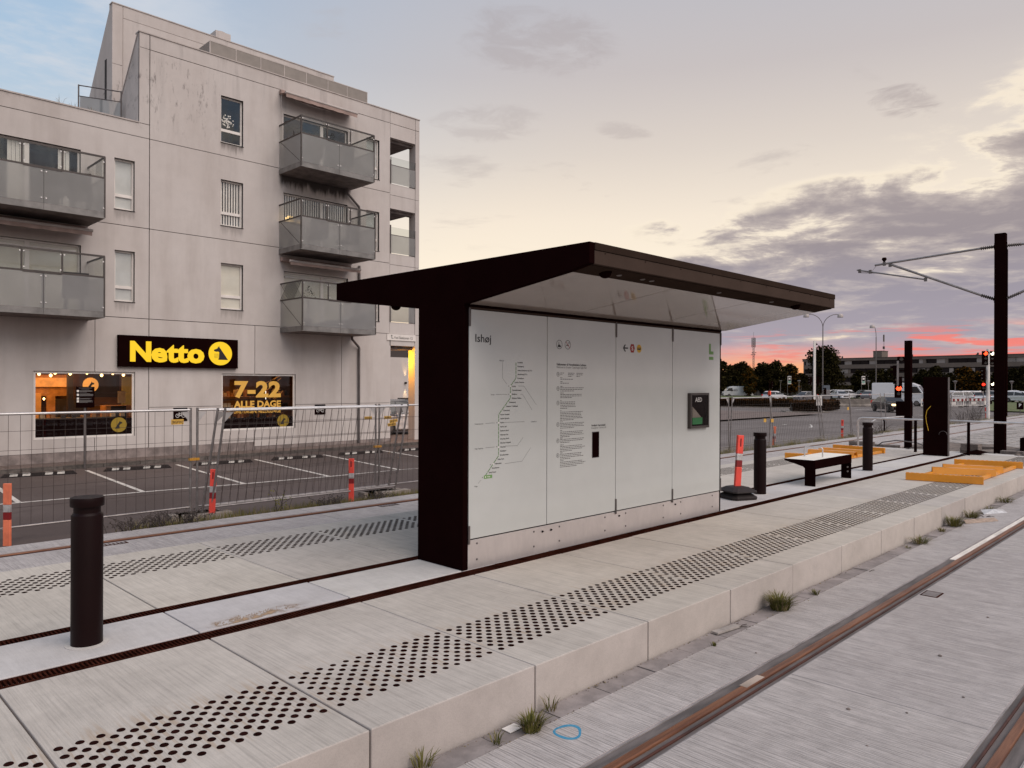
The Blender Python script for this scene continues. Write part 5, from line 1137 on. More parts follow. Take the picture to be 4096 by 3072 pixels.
# overhead line mast
mx, my = 23.2, 4.75
t = thing('overhead_line_mast', 'tall black square mast carrying overhead line arms at the right edge', 'mast', (mx, my, -.25), world=True)
part('pole', MB().box(mx - .11, mx + .11, my - .125, my + .125, -.25, 5.73), black, t, bevel=.004)
part('pole_flange', MB().box(mx - .06, mx + .06, my - .155, my - .127, .9, 5.3), black, t)
def arm(sg_):
    Yf = lambda v: my + (v - my) * sg_
    P = lambda v, z_: (mx, Yf(v), z_)
    part('top_tube', MB().tube([P(5.21, 5.394), P(7.92, 5.232)], .030, 10), steel, t, smooth=True); part('stay_tube', MB().tube([P(5.19, 4.133), P(7.46, 5.20)], .034, 10), steel, t, smooth=True)
    rg = part('registration_arm', MB().tube([P(6.58, 4.690), P(8.43, 5.147)], .022, 8), steel, t, smooth=True); part('steady_arm', MB().tube([P(8.36, 5.06), P(7.88, 5.0), P(7.7, 4.97)], .010, 6), gsteel, rg)
    part('dropper', MB().tube([P(7.88, 5.22), P(8.03, 5.02)], .004, 5), gsteel, t)
    for (v0, z0, v1, z1) in ((4.88, 5.40, 5.22, 5.394), (4.88, 4.00, 5.20, 4.135)):
        m = MB(); k = 7; a = Vector(P(v0, z0)); b = Vector(P(v1, z1)); rr_ = []
        pp = [a.lerp(b, i / (2 * k)) for i in range(2 * k + 1)]; m.tube(pp, [.022 if i % 2 == 0 else .052 for i in range(2 * k + 1)], 10)
        part('insulator', m, gsteel, t, smooth=False)
        part('bracket', MB().box(mx - .06, mx + .06, Yf(4.86) - .03, Yf(4.86) + .03, z0 - .09, z0 + .09), blackm, t)
    for (v, z_) in ((7.66, 5.25), (7.50, 5.20), (6.56, 4.69), (8.35, 5.11), (8.05, 5.06)): part('clamp', MB().box(mx - .03, mx + .03, Yf(v) - .035, Yf(v) + .035, z_ - .055, z_ + .05), gsteel, t)
    part('wire_saddle', MB().lathe([(.02, 0), (.03, .06), (.07, .12), (.05, .17)], P(7.66, 5.26), 10), blackm, t)
arm(1); arm(-1)
# ------------------------------------------------------------------ unfinished end: dirt, stacks of pavers, rubble, cable
def blob(x0_, x1_, y0_, y1_, z0_, h, n_=26, seed=1, rough=.4):
    rr = random.Random(seed); m = MB(); base = 0
    H = [[0] * (n_ + 1) for _ in range(n_ + 1)]
    bumps = [(rr.random(), rr.random(), rr.uniform(.05, .22), rr.uniform(.3, 1)) for _ in range(22)]
    for i in range(n_ + 1):
        for j in range(n_ + 1):
            u, v = i / n_, j / n_; e = max(0, min(1, 8 * u * (1 - u))) * max(0, min(1, 8 * v * (1 - v)))
            s_ = sum(w * math.exp(-((u - a) ** 2 + (v - b) ** 2) / (2 * r * r)) for a, b, r, w in bumps)
            H[i][j] = z0_ + h * e * (min(1.6, s_) * .6 + rr.uniform(-.15, .15) * rough)
    vs = [(x0_ + (x1_ - x0_) * i / n_, y0_ + (y1_ - y0_) * j / n_, H[i][j]) for i in range(n_ + 1) for j in range(n_ + 1)]
    fs = [(i * (n_ + 1) + j, (i + 1) * (n_ + 1) + j, (i + 1) * (n_ + 1) + j + 1, i * (n_ + 1) + j + 1) for i in range(n_) for j in range(n_)]
    return m.mesh(vs, fs)
struct('dirt', blob(21.35, 27.2, 2.0, 8.05, -.30, .22, 40, 4), dirt)
pg_ = struct('paved_island', MB().box(26.8, 75, 2.6, 7.9, -.6, -.225), paver)
ps = MB(); rr_ = random.Random(8)
for i in range(60):
    for j in range(17):
        x_ = 26.9 + i * .42 + (j % 2) * .2; y_ = 2.65 + j * .305; dz = rr_.uniform(0, .02); ps.box(x_, x_ + .40, y_, y_ + .285, -.23, -.208 + dz)
part('paver_field', ps, paver, pg_, kind='stuff')
def stack(x_, y_, z_, n_, lab, l=.55, w=.28, h=.075, rz=0.0, per=1):
    t = thing('paver_stack', lab, 'paver stack', (x_, y_, z_), rz, group='stacks of concrete pavers on the unfinished ground'); rr = random.Random(int(x_ * 100 + y_ * 10))
    for i in range(n_):
        for k in range(per): part('paver', MB().box(-w / 2 + rr.uniform(-.02, .02), w / 2 + rr.uniform(-.02, .02), -l / 2 + k * l * 1.05, l / 2 + k * l * 1.05 + rr.uniform(-.03, .03), i * h * 1.03, i * h * 1.03 + h), rubblem, t, bevel=.006)
    return t
stack(22.6, 8.05, -.16, 3, 'low stack of grey pavers beside the handrail corner', l=.62); stack(23.2, 7.62, -.18, 2, 'flat pair of pavers next to the cable loop', l=.75)
stack(21.6, 5.05, -.20, 5, 'five high stack of pavers just right of the totem', l=.40, w=.4, h=.085); stack(22.35, 4.3, -.10, 2, 'tilted pavers on the rubble heap left of the mast', l=.5)
stack(25.0, 5.35, -.2, 2, 'small pavers half buried behind the rubble', l=.5); 
t = thing('timber_pile', 'dark timber box with grey boards on top behind the mast', 'timber', (25.2, 3.4, -.24), world=True)
part('box_side', MB().box(24.5, 26.0, 2.2, 4.55, -.24, .26), blackm, t)
for i, (a, z_) in enumerate(((2.6, .26), (2.35, .33))): part('board', MB().box(24.45 + i * .3, 25.2 + i * .3, 1.9, 4.45 - i * .55, z_, z_ + .06), rubblem, t)
hp = thing('rubble_heap', 'heap of broken stone and soil in front of the mast', 'rubble', (22.2, 3.9, -.25), world=True)
part('soil', blob(21.5, 22.9, 2.9, 5.0, -.30, .36, 26, 9, .8), dirt, hp)
st_m = [MB().lathe([(.02, -.03), (.045, -.01), (.04, .02), (.015, .04)], n=6).data('stone', rubblem), MB().lathe([(.03, -.02), (.05, .0), (.02, .03)], n=5).data('stone', rubblem)]
rr_ = random.Random(5)
for i in range(90):
    o = link('stone', rr_.choice(st_m), hp); o.location = (rr_.gauss(.0, .32), rr_.gauss(.0, .5), rr_.uniform(.08, .22) ); o.rotation_euler = (rr_.random() * 6, rr_.random() * 6, rr_.random() * 6); s_ = rr_.uniform(.4, 1.3); o.scale = (s_ * 1.3, s_, s_ * .8)
solo('cable', MB().tube([(22.1, 7.6, -.1), (22.0, 7.3, .12), (21.9, 6.9, .2), (21.9, 6.4, .17), (21.8, 6.0, .02), (21.7, 5.7, -.1)], .016, 8).tube([(21.9, 7.3, -.15), (21.75, 6.9, -.1), (21.65, 6.4, .05), (21.6, 6.0, .10), (21.6, 5.6, .05)], .014, 8), gsteel, 'thin cable loops curving over the dirt beside the signal pole', 'cable')
solo('plastic_sheet', MB().mesh([(21.0, 5.15, .0), (21.05, 4.72, .02), (21.45, 4.62, .06), (21.5, 5.05, .05), (21.25, 4.85, .12)], [(0, 1, 4), (1, 2, 4), (2, 3, 4), (3, 0, 4)]), blackm, 'crumpled black plastic sheet at the foot of the totem', 'plastic')

# ------------------------------------------------------------------ construction fences
def make_fence(L, loc, lab, lean=0.0, slide=0.0, rz=0.0, close=False, single=False):
    t = thing('construction_fence', lab, 'fence', loc, rz, group='wire mesh construction fence panels')
    Hh = 1.97; sh_ = lambda x_, z_: (x_ + slide * z_ / Hh, -lean * z_ / Hh, z_)
    for x_ in (0, L): part('post', MB().tube([sh_(x_, 0), sh_(x_, Hh)], .021, 10), steel, t, smooth=True)
    part('top_rail', MB().tube([sh_(.02, 1.93), sh_(L - .02, 1.93)], .020, 10), steelw, t, smooth=True); part('bottom_rail', MB().tube([sh_(.02, .22), sh_(L - .02, .22)], .017, 8), steel, t, smooth=True)
    m = MB(); n_ = int(L / .15)
    def wire(a, b, r):
        a, b = Vector(a), Vector(b); m.tube([a, b], r, 4, False)
    for i in range(1, n_): wire(sh_(i * L / n_ + random.uniform(-.008, .008), .23), sh_(i * L / n_ + random.uniform(-.008, .008), 1.92), .0028)
    for k in range(1, 6): wire(sh_(.02, .22 + k * .29), sh_(L - .02, .22 + k * .29 + random.uniform(-.01, .01)), .0028)
    part('wire_mesh', m, wirem, t, kind='stuff')
    for x_, d in ((0, 1), (L, -1)):
        m = MB(); m.face([sh_(x_ + .02 * d, 1.90), sh_(x_ + .17 * d, 1.90), sh_(x_ + .02 * d, 1.72)]); part('gusset', m, steelw, t)
    for x_ in (0, L): part('foot', MB().box(x_ - .36, x_ + .36, -.11, .11, -.002, .12) if not single else MB().box(x_ - .1, x_ + .1, -.11, .11, 0, .1), conc_m, t)
    return t
FZ = -.7
make_fence(3.78, (1.62, 13.3, FZ), 'wire mesh fence panel at the left in front of the left shop window'); make_fence(3.8, (5.517, 13.3, FZ), 'wire mesh fence panel standing behind the leaning ones'); make_fence(3.8, (9.407, 13.3, FZ), 'wire mesh fence panel partly hidden by the shelter pillar')
make_fence(3.78, (-2.27, 13.3, FZ), 'wire mesh fence panel leaving the picture at the left edge')
make_fence(4.0, (5.56, 13.23, FZ), 'leaning wire mesh panel, the rear of the two tilted ones', .31, .16); make_fence(3.98, (5.645, 13.06, FZ), 'leaning wire mesh panel, the front of the two tilted ones', .31, .13)
for (X, Y, z_) in ((5.46, 13.3, .36), (9.362, 13.3, .36)):
    solo('fence_clamp', MB().box(X - .085, X + .085, Y - .035, Y + .035, z_ - .022, z_ + .022), pmat('clamp_orange', (.55, .26, .03), .5) if 'clamp_orange' not in MATS else MATS['clamp_orange'], 'orange coupler joining two fence posts ' + ('left of the tilted panels' if X < 6 else 'right of the tilted panels'), 'clamp', 'orange fence couplers')
fr_ = [(20.3, 13.05, 3.72, -.02), (24.08, 13.0, 3.0, -.10), (27.22, 12.95, 4.6, .17), (32.12, 13.2, 3.6, .12), (36.0, 13.35, 4.1, .05), (40.6, 13.3, 3.4, .10), (44.4, 13.2, 3.4, .1), (48.2, 13.2, 3.6, -.1), (52.2, 13.3, 3.8, .12), (56.4, 13.3, 4.0, .12)]
fl_ = ['right beside the shelter corner', 'above the orange marker and bollard', 'behind the bench', 'behind the handrail corner', 'in front of the dark car', 'left of the thin signal pole', 'between the signal pole and the totem', 'just right of the totem', 'in front of the barriers', 'beside the white signal column']
for i, ((X, Y, L, ln), lb) in enumerate(zip(fr_, fl_)): make_fence(L, (X, Y - ln * .5, FZ), 'wire mesh fence panel across the road edge ' + lb, -ln * 1.2, -.05, single=True)
for i, (xa, xb, za, zb, Y, lab, rz) in enumerate(((8.734 * 1.031, 8.915 * 1.031, .945, 1.01, 13.28, 'small yellow tag high on the fence right of the tilted panels', 0), (9.50, 9.69, .94, 1.005, 13.27, 'small yellow tag right of the orange coupler, uppermost of three', 0), (9.64, 9.85, .865, .93, 13.26, 'small yellow tag tilted, middle of three by the passage', .12), (9.58, 9.80, .79, .857, 13.25, 'small yellow tag tilted, lowest of three by the passage', .1), (5.05, 5.26, .985, 1.075, 13.28, 'small yellow tag below the left bicycle sign', 0))):
    t = thing('fence_tag', lab, 'tag', ((xa + xb) / 2, Y - .02, za), group='yellow tags tied to the fence'); w, h = xb - xa, zb - za
    part('plate', MB().box(-w / 2, w / 2, -.003, .003, 0, h), tagm, t); part('lettering', text_mb('[BGFIX]', -w * .45, h * .22, -.0035, w=w * .9, h=h * .5, bold=.02), ink, t)
    for c in t.children: c.rotation_euler = (0, -rz, 0)
for (X, Y, z_, lab) in ((26.55, 12.95, .30, 'small yellow tag on the far fence left of the posts above the bollard'), (27.05, 12.9, .28, 'small yellow tag beside the paired posts above the bollard'), (35.3, 13.2, .55, 'small yellow tag on the far fence in front of the hedge')):
    solo('fence_tag', MB().box(X - .1, X + .1, Y - .003, Y + .003, z_, z_ + .13), tagm, lab, 'tag', 'yellow tags tied to the fence')

# ------------------------------------------------------------------ wheel stops
def make_stop(loc, rz, L, lab):
    t = thing('wheel_stop', lab, 'wheel stop', loc, rz, group='black and white parking wheel stops')
    part('body', MB().prism([(-L / 2, 0), (L / 2, 0), (L / 2 - .10, .095), (-L / 2 + .10, .095)], -.075, .075, 'Y'), rubber, t, bevel=.01)
    for u in (-.335, -.175, .115, .275):
        part('reflector', MB().mesh([(u * L - .085, -.0765, .022), (u * L + .085, -.0765, .022), (u * L + .10, -.0765, .078), (u * L - .07, -.0765, .078), (u * L - .085, -.0766, .097), (u * L + .085, -.0766, .097), (u * L + .085, -.03, .097), (u * L - .085, -.03, .097)], [(0, 1, 2, 3), (4, 5, 6, 7)]), paint, t)
    return t
SP = [((4.33, 22.36), (6.0, 22.1)), ((6.63, 22.11), (8.32, 21.8)), ((8.95, 21.83), (10.66, 21.63)), ((11.3, 21.68), (13.0, 21.48)), ((13.68, 21.65), (15.36, 21.5)), ((16.0, 21.45), (17.7, 21.3)), ((1.9, 22.7), (3.6, 22.45))]
ll = ['left of the info sign post', 'right of the info sign post', 'behind the leaning fence posts', 'in the middle bay before the downpipe', 'before the passage', 'beside the shelter pillar', 'cut by the left edge']
for (a, b), lb in zip(SP, ll):
    make_stop(((a[0] + b[0]) / 2, (a[1] + b[1]) / 2, -.703), math.atan2(b[1] - a[1], b[0] - a[0]), math.hypot(b[0] - a[0], b[1] - a[1]), 'black rubber wheel stop with white patches ' + lb)

# ------------------------------------------------------------------ plants, litter and marks by the tracks
def tuft(loc, n_, h, w, lab, mat=None, dry=.25, cat='grass tuft', grp='grass tufts along the platform edge'):
    m = MB(); rr = random.Random(int(loc[0] * 977 + loc[1] * 131)); 
    for i in range(n_):
        a = rr.random() * 2 * PI; r0 = w * .35 * math.sqrt(rr.random()); x_, y_ = r0 * math.cos(a), r0 * math.sin(a); hh = h * rr.uniform(.45, 1.0); sp_ = w * rr.uniform(.2, .9) * (.5 + r0 / w); b = a + rr.uniform(-.7, .7); wd = rr.uniform(.0018, .0034)
        nx, ny = -math.sin(b) * wd, math.cos(b) * wd; m.cur = 1 if rr.random() < dry else 0
        p1 = (x_ + math.cos(b) * sp_ * .35, y_ + math.sin(b) * sp_ * .35, hh * .6); p2 = (x_ + math.cos(b) * sp_, y_ + math.sin(b) * sp_, hh * rr.uniform(.8, 1))
        m.face([(x_ - nx, y_ - ny, 0), (x_ + nx, y_ + ny, 0), (p1[0] + nx, p1[1] + ny, p1[2]), (p1[0] - nx, p1[1] - ny, p1[2])]); m.face([(p1[0] - nx, p1[1] - ny, p1[2]), (p1[0] + nx, p1[1] + ny, p1[2]), p2])
    o = link('grass_tuft', m.data('grass_tuft', [grassm, drygrass]), None, (0, 0, 0)); o.location = loc; return tag(o, lab, cat, grp)
ZT = -.267
for (X, Y, n_, h, w, lab) in ((3.13, 2.93, 210, .115, .15, 'dense grass tuft beside the blue paint ring'), (3.41, 3.03, 26, .10, .10, 'thin grass tuft in the joint behind the dense one'), (2.42, 3.03, 40, .12, .14, 'sparse dry grass at the bottom edge of the picture'), (2.88, 2.96, 26, .07, .09, 'small flat weed between bottom edge and blue ring'), (6.36, 2.96, 420, .165, .21, 'largest bright green grass tuft against the platform riser'), (7.05, 2.93, 40, .06, .10, 'low weed just right of the largest tuft'), (5.12, 2.90, 24, .045, .05, 'tiny dark weed on the kerb strip'), (9.85, 2.97, 26, .05, .1, 'tiny weed left of the spread tuft'), (10.25, 2.95, 130, .11, .24, 'spread grass tuft low along the platform'), (11.3, 2.98, 40, .07, .11, 'small tuft left of the cardboard'), (11.87, 2.98, 240, .17, .26, 'round grass tuft beside the torn cardboard'), (12.8, 2.98, 130, .14, .24, 'bushy tuft beyond the torn cardboard'), (14.9, 2.97, 110, .12, .28, 'far tuft near the right edge'), (13.75, 2.95, 60, .08, .2, 'flat tuft among the twigs')):
    tuft((X, Y, ZT), n_, h, w, lab)
ring3 = []
m = MB(); rr_ = random.Random(2)
for k in range(40):
    a, b = 2 * PI * k / 40, 2 * PI * (k + 1) / 40; r0 = lambda t_:   .066 + .006 * math.sin(3 * t_ + 1); w_ = lambda t_: .021 + .007 * math.sin(t_ * 2 + .5)
    m.face([(3.262 + (r0(a) + w_(a)) * math.cos(a), 2.767 + (r0(a) + w_(a)) * math.sin(a), -.2645), (3.262 + (r0(b) + w_(b)) * math.cos(b), 2.767 + (r0(b) + w_(b)) * math.sin(b), -.2645), (3.262 + r0(b) * math.cos(b), 2.767 + r0(b) * math.sin(b), -.2645), (3.262 + r0(a) * math.cos(a), 2.767 + r0(a) * math.sin(a), -.2645)])
solo('paint_ring', m, pmat('blue_spray', (.022, .20, .36), .8, var=.3, vs=40, col2=(.07, .25, .37)), 'blue sprayed ring on the ribbed concrete', 'paint mark')
solo('cardboard', MB().mesh([(12.15, 2.90, ZT + .004), (12.75, 2.62, ZT + .004), (12.95, 2.72, ZT + .02), (12.35, 2.98, ZT + .03), (12.6, 2.80, ZT + .035)], [(0, 1, 4), (1, 2, 4), (2, 3, 4), (3, 0, 4)]), pmat('cardboard', (.36, .26, .20), .9, var=.3, vs=20), 'torn flat piece of cardboard beside the grass tuft', 'cardboard')
solo('foil_scrap', MB().mesh([(13.25, 2.92, ZT + .003), (13.7, 2.70, ZT + .003), (13.85, 2.80, ZT + .03), (13.4, 3.0, ZT + .05), (13.55, 2.85, ZT + .06)], [(0, 1, 4), (1, 2, 4), (2, 3, 4), (3, 0, 4)]), silver, 'crumpled silvery foil scrap near the far tufts', 'litter')
solo('paper_scrap', MB().box(3.02, 3.12, 2.99, 3.06, ZT, ZT + .004), white, 'small white paper scrap behind the dense tuft', 'litter')
solo('timber_offcut', MB().bar((5.36, 3.03, ZT + .012), (5.66, 2.99, ZT + .012), .06, .015), paver, 'pale flat offcut lying on the kerb strip', 'offcut')
rr_ = random.Random(12)
for i, (X, Y, lab) in enumerate(((5.62, 2.99, 'thin twigs on the kerb strip by the largest tuft'), (13.0, 2.86, 'thin dark twigs beside the foil scrap'), (8.3, 2.88, 'thin twig on the ribbed concrete edge'))):
    m = MB()
    for k in range(5 if i < 2 else 1):
        a = rr_.uniform(-.6, .6); l = rr_.uniform(.06, .16); p = (X + rr_.uniform(-.05, .05), Y + rr_.uniform(-.03, .03), ZT + .006); m.tube([p, (p[0] + l * math.cos(a) * .5, p[1] + l * math.sin(a) * .5, ZT + .014), (p[0] + l * math.cos(a), p[1] + l * math.sin(a), ZT + .006)], .003, 5)
    solo('twig', m, bark, lab, 'twigs', 'twigs beside the platform')
for (xa, xb, ya, yb, lab) in ((7.74, 7.96, 2.08, 2.23, 'rusty drain cover against the near rail'), (7.05, 7.40, 9.88, 10.02, 'small drain cover beside the far rail by the fence'), (2.95, 3.25, 9.85, 9.97, 'small drain cover beside the far rail behind the bollard')):
    t = thing('drain_cover', lab, 'drain cover', ((xa + xb) / 2, (ya + yb) / 2, -.265), group='drain covers beside the rails', world=True)
    part('frame', MB().wall(0, 1, 0, 1, 0, 0) if False else MB().box(xa, xb, ya, yb, -.30, -.2625), grate, t)
    for i in range(6): part('bar', MB().box(xa + .015 + i * (xb - xa - .03) / 6, xa + .015 + (i + .6) * (xb - xa - .03) / 6, ya + .015, yb - .015, -.2624, -.2590), stone, t)
for i, (X, Y, s_) in enumerate(((6.1, 1.62, .016), (4.7, 1.75, .014), (5.4, 1.3, .010), (5.2, 2.6, .009), (4.3, 1.5, .008), (7.4, 1.6, .012), (4.9, 1.48, .009))):
    solo('pebble', MB().lathe([(s_ * .6, 0), (s_, s_ * .3), (s_ * .5, s_ * .7)], (X, Y, -.2655), 7), rubblem, 'tiny dark pebble on the ribbed concrete ' + ('farthest up between the rails', 'left of the middle between the rails', 'low between the rails', 'between platform and near rail', 'near the bottom edge beside the rail', 'by the drain cover', 'just below the rail scuff')[i], 'pebble', 'pebbles on the track slab')
m = MB(); rr_ = random.Random(23)
for i in range(900):
    X = rr_.uniform(2.0, 16.0); u = rr_.random(); Y = (3.075 - abs(rr_.gauss(0, .012))) if u < .6 else (2.917 + rr_.gauss(0, .008)); s_ = rr_.uniform(.002, .0065) * (1.4 if rr_.random() < .1 else 1); m.cur = 0 if rr_.random() < .7 else 1
    m.lathe([(s_, 0), (s_ * .5, s_ * .6)], (X, Y, -.2672), 5)
o = link('joint_debris', m.data('joint_debris', [dirt, drygrass]), None, (0, 0, 0)); o['kind'] = 'stuff'; tag(o, 'grit and plant crumbs gathered at the foot of the platform riser', 'grit')
# rust stain crumbs next to the drain
m = MB(); rr_ = random.Random(21)
for i in range(140):
    u = rr_.random(); X = 2.30 + u * .62 + rr_.gauss(0, .03); Y = 5.20 + .06 * math.sin(u * 3) + rr_.gauss(0, .02); s_ = rr_.uniform(.002, .006); m.lathe([(s_, 0), (s_ * .4, s_ * .8)], (X, Y, .0042), 5)
o = link('soil_crumbs', m.data('soil_crumbs', pmat('soil_crumb', (.24, .16, .10), .9)), None, (0, 0, 0)); o['kind'] = 'stuff'; tag(o, 'brown soil crumbs spilled beside the drain grate', 'soil')
mst = bpy.data.materials.new('rust_stain'); mst.use_nodes = True; b_ = NB(mst.node_tree); geo_ = b_.n('ShaderNodeNewGeometry'); sx_ = b_.n('ShaderNodeSeparateXYZ'); mst.node_tree.links.new(geo_.outputs['Position'], sx_.inputs[0])
pr_ = mst.node_tree.nodes['Principled BSDF']; pr_.inputs['Base Color'].default_value = (.36, .235, .14, 1); pr_.inputs['Roughness'].default_value = .9
ed_ = b_.m('MULTIPLY', b_.m('MULTIPLY', b_.sm(sx_.outputs[0], 2.18, 2.45), b_.m('SUBTRACT', 1.0, b_.sm(sx_.outputs[0], 2.75, 3.1))), b_.m('MULTIPLY', b_.sm(sx_.outputs[1], 5.135, 5.16), b_.m('SUBTRACT', 1.0, b_.sm(sx_.outputs[1], 5.20, 5.34))))
b_.put(pr_.inputs['Alpha'], b_.m('MULTIPLY', ed_, b_.sm(b_.noise(geo_.outputs['Position'], 9.0, 6, .65), .42, .62)))
m = MB().face([(2.15, 5.137, .0062), (3.15, 5.137, .0062), (3.15, 5.36, .0062), (2.15, 5.36, .0062)]); solo('rust_stain', m, mst, 'brown rust stain on the pale middle slab by the drain', 'stain')
# verge between far track and the sunken lot
vg = MB(); rr_ = random.Random(31); n_ = 150
vs = []
for i in range(n_ + 1):
    X = -6 + i * .56
    for (Y, z_) in ((10.66, -.285), (10.80, -.33 + rr_.uniform(-.03, .03)), (11.05, -.55 + rr_.uniform(-.04, .04)), (11.35, -.71)): vs.append((X, Y + rr_.uniform(-.02, .02), z_))
fs = [(i * 4 + k, (i + 1) * 4 + k, (i + 1) * 4 + k + 1, i * 4 + k + 1) for i in range(n_) for k in range(3)]
struct('verge', vg.mesh(vs, fs), dirt)
m = MB()
def blades(m, X, Y, z_, h, n_, w, rr, tall=0.0):
    for i in range(n_):
        a = rr.random() * 2 * PI; x_, y_ = X + rr.gauss(0, w), Y + rr.gauss(0, w * .5); hh = h * rr.uniform(.4, 1.1); wd = .004; b = rr.random() * 2 * PI; s_ = hh * .35; m.cur = 1 if rr.random() < .4 else 0
        m.face([(x_ - wd, y_, z_), (x_ + wd, y_, z_), (x_ + math.cos(b) * s_, y_ + math.sin(b) * s_, z_ + hh)])
for i in range(520):
    X = rr_.uniform(12, 60) if rr_.random() < .75 else rr_.uniform(3.6, 9.5)
    blades(m, X, rr_.uniform(10.72, 11.0), -.32, rr_.uniform(.06, .20) * (1.5 if X > 18 else .8), 26, .13, rr_)
o = link('verge_grass', m.data('verge_grass', [grassm, drygrass]), None, (0, 0, 0)); o['kind'] = 'stuff'; tag(o, 'rough grass and dry stems along the far track edge', 'grass')
def weed(X, Y, z_, h, n_, lab, seed, seeds=True, spread=.3):
    m = MB(); rr = random.Random(seed)
    for i in range(n_):
        a = rr.random() * 2 * PI; hh = h * rr.uniform(.5, 1); dx, dy = rr.gauss(0, spread * .35), rr.gauss(0, spread * .2); bx, by = rr.gauss(0, spread * .3), rr.gauss(0, .05)
        m.cur = 0; m.tube([(bx, by, 0), (bx + dx * .4, by + dy * .4, hh * .6), (bx + dx, by + dy, hh)], .0035, 4)
        for k in range(rr.randint(3, 8)):
            u = rr.uniform(.35, 1); c = (bx + dx * u + rr.gauss(0, .03), by + dy * u + rr.gauss(0, .02), hh * u + rr.gauss(0, .015)); s_ = rr.uniform(.006, .017); m.cur = 1 if not seeds else 0
            t_ = rr.random() * PI; m.face([(c[0] - s_, c[1], c[2]), (c[0], c[1] - s_ * .5, c[2] - s_ * .6), (c[0] + s_, c[1], c[2] + s_ * .3), (c[0], c[1] + s_ * .5, c[2] + s_ * .8)])
    o = link('weed', m.data('weed', [bark, grassm]), None, (0, 0, 0)); o.location = (X, Y, z_); return tag(o, lab, 'weed', 'weeds along the far track edge')
weed(5.75, 10.78, -.33, .42, 9, 'tall leafy weed in front of the leaning fence panels', 3, False, .30)
for i, (X, h, lab) in enumerate(((3.55, .20, 'dark seed heads just right of the near bollard'), (3.95, .24, 'dark seed heads, second clump right of the near bollard'), (4.35, .22, 'dark seed heads left of the paired fence posts'), (6.6, .16, 'low dry weed left of the second orange marker'), (7.6, .13, 'low dry weed by the shelter pillar'))): weed(X, 10.72, -.29, h, 26, lab, 40 + i, True, .35)
for i, (X, Y, h, lab) in enumerate(((45.5, 10.6, 1.0, 'tall dry weed right of the totem'), (47.5, 10.8, 1.15, 'tall dry weed before the barriers'), (43.5, 10.6, .8, 'dry weed behind the totem'), (31.5, 10.6, .5, 'dry weed beside the handrail corner'))): weed(X, Y, -.3, h, 34, lab, 60 + i, True, 1.2)

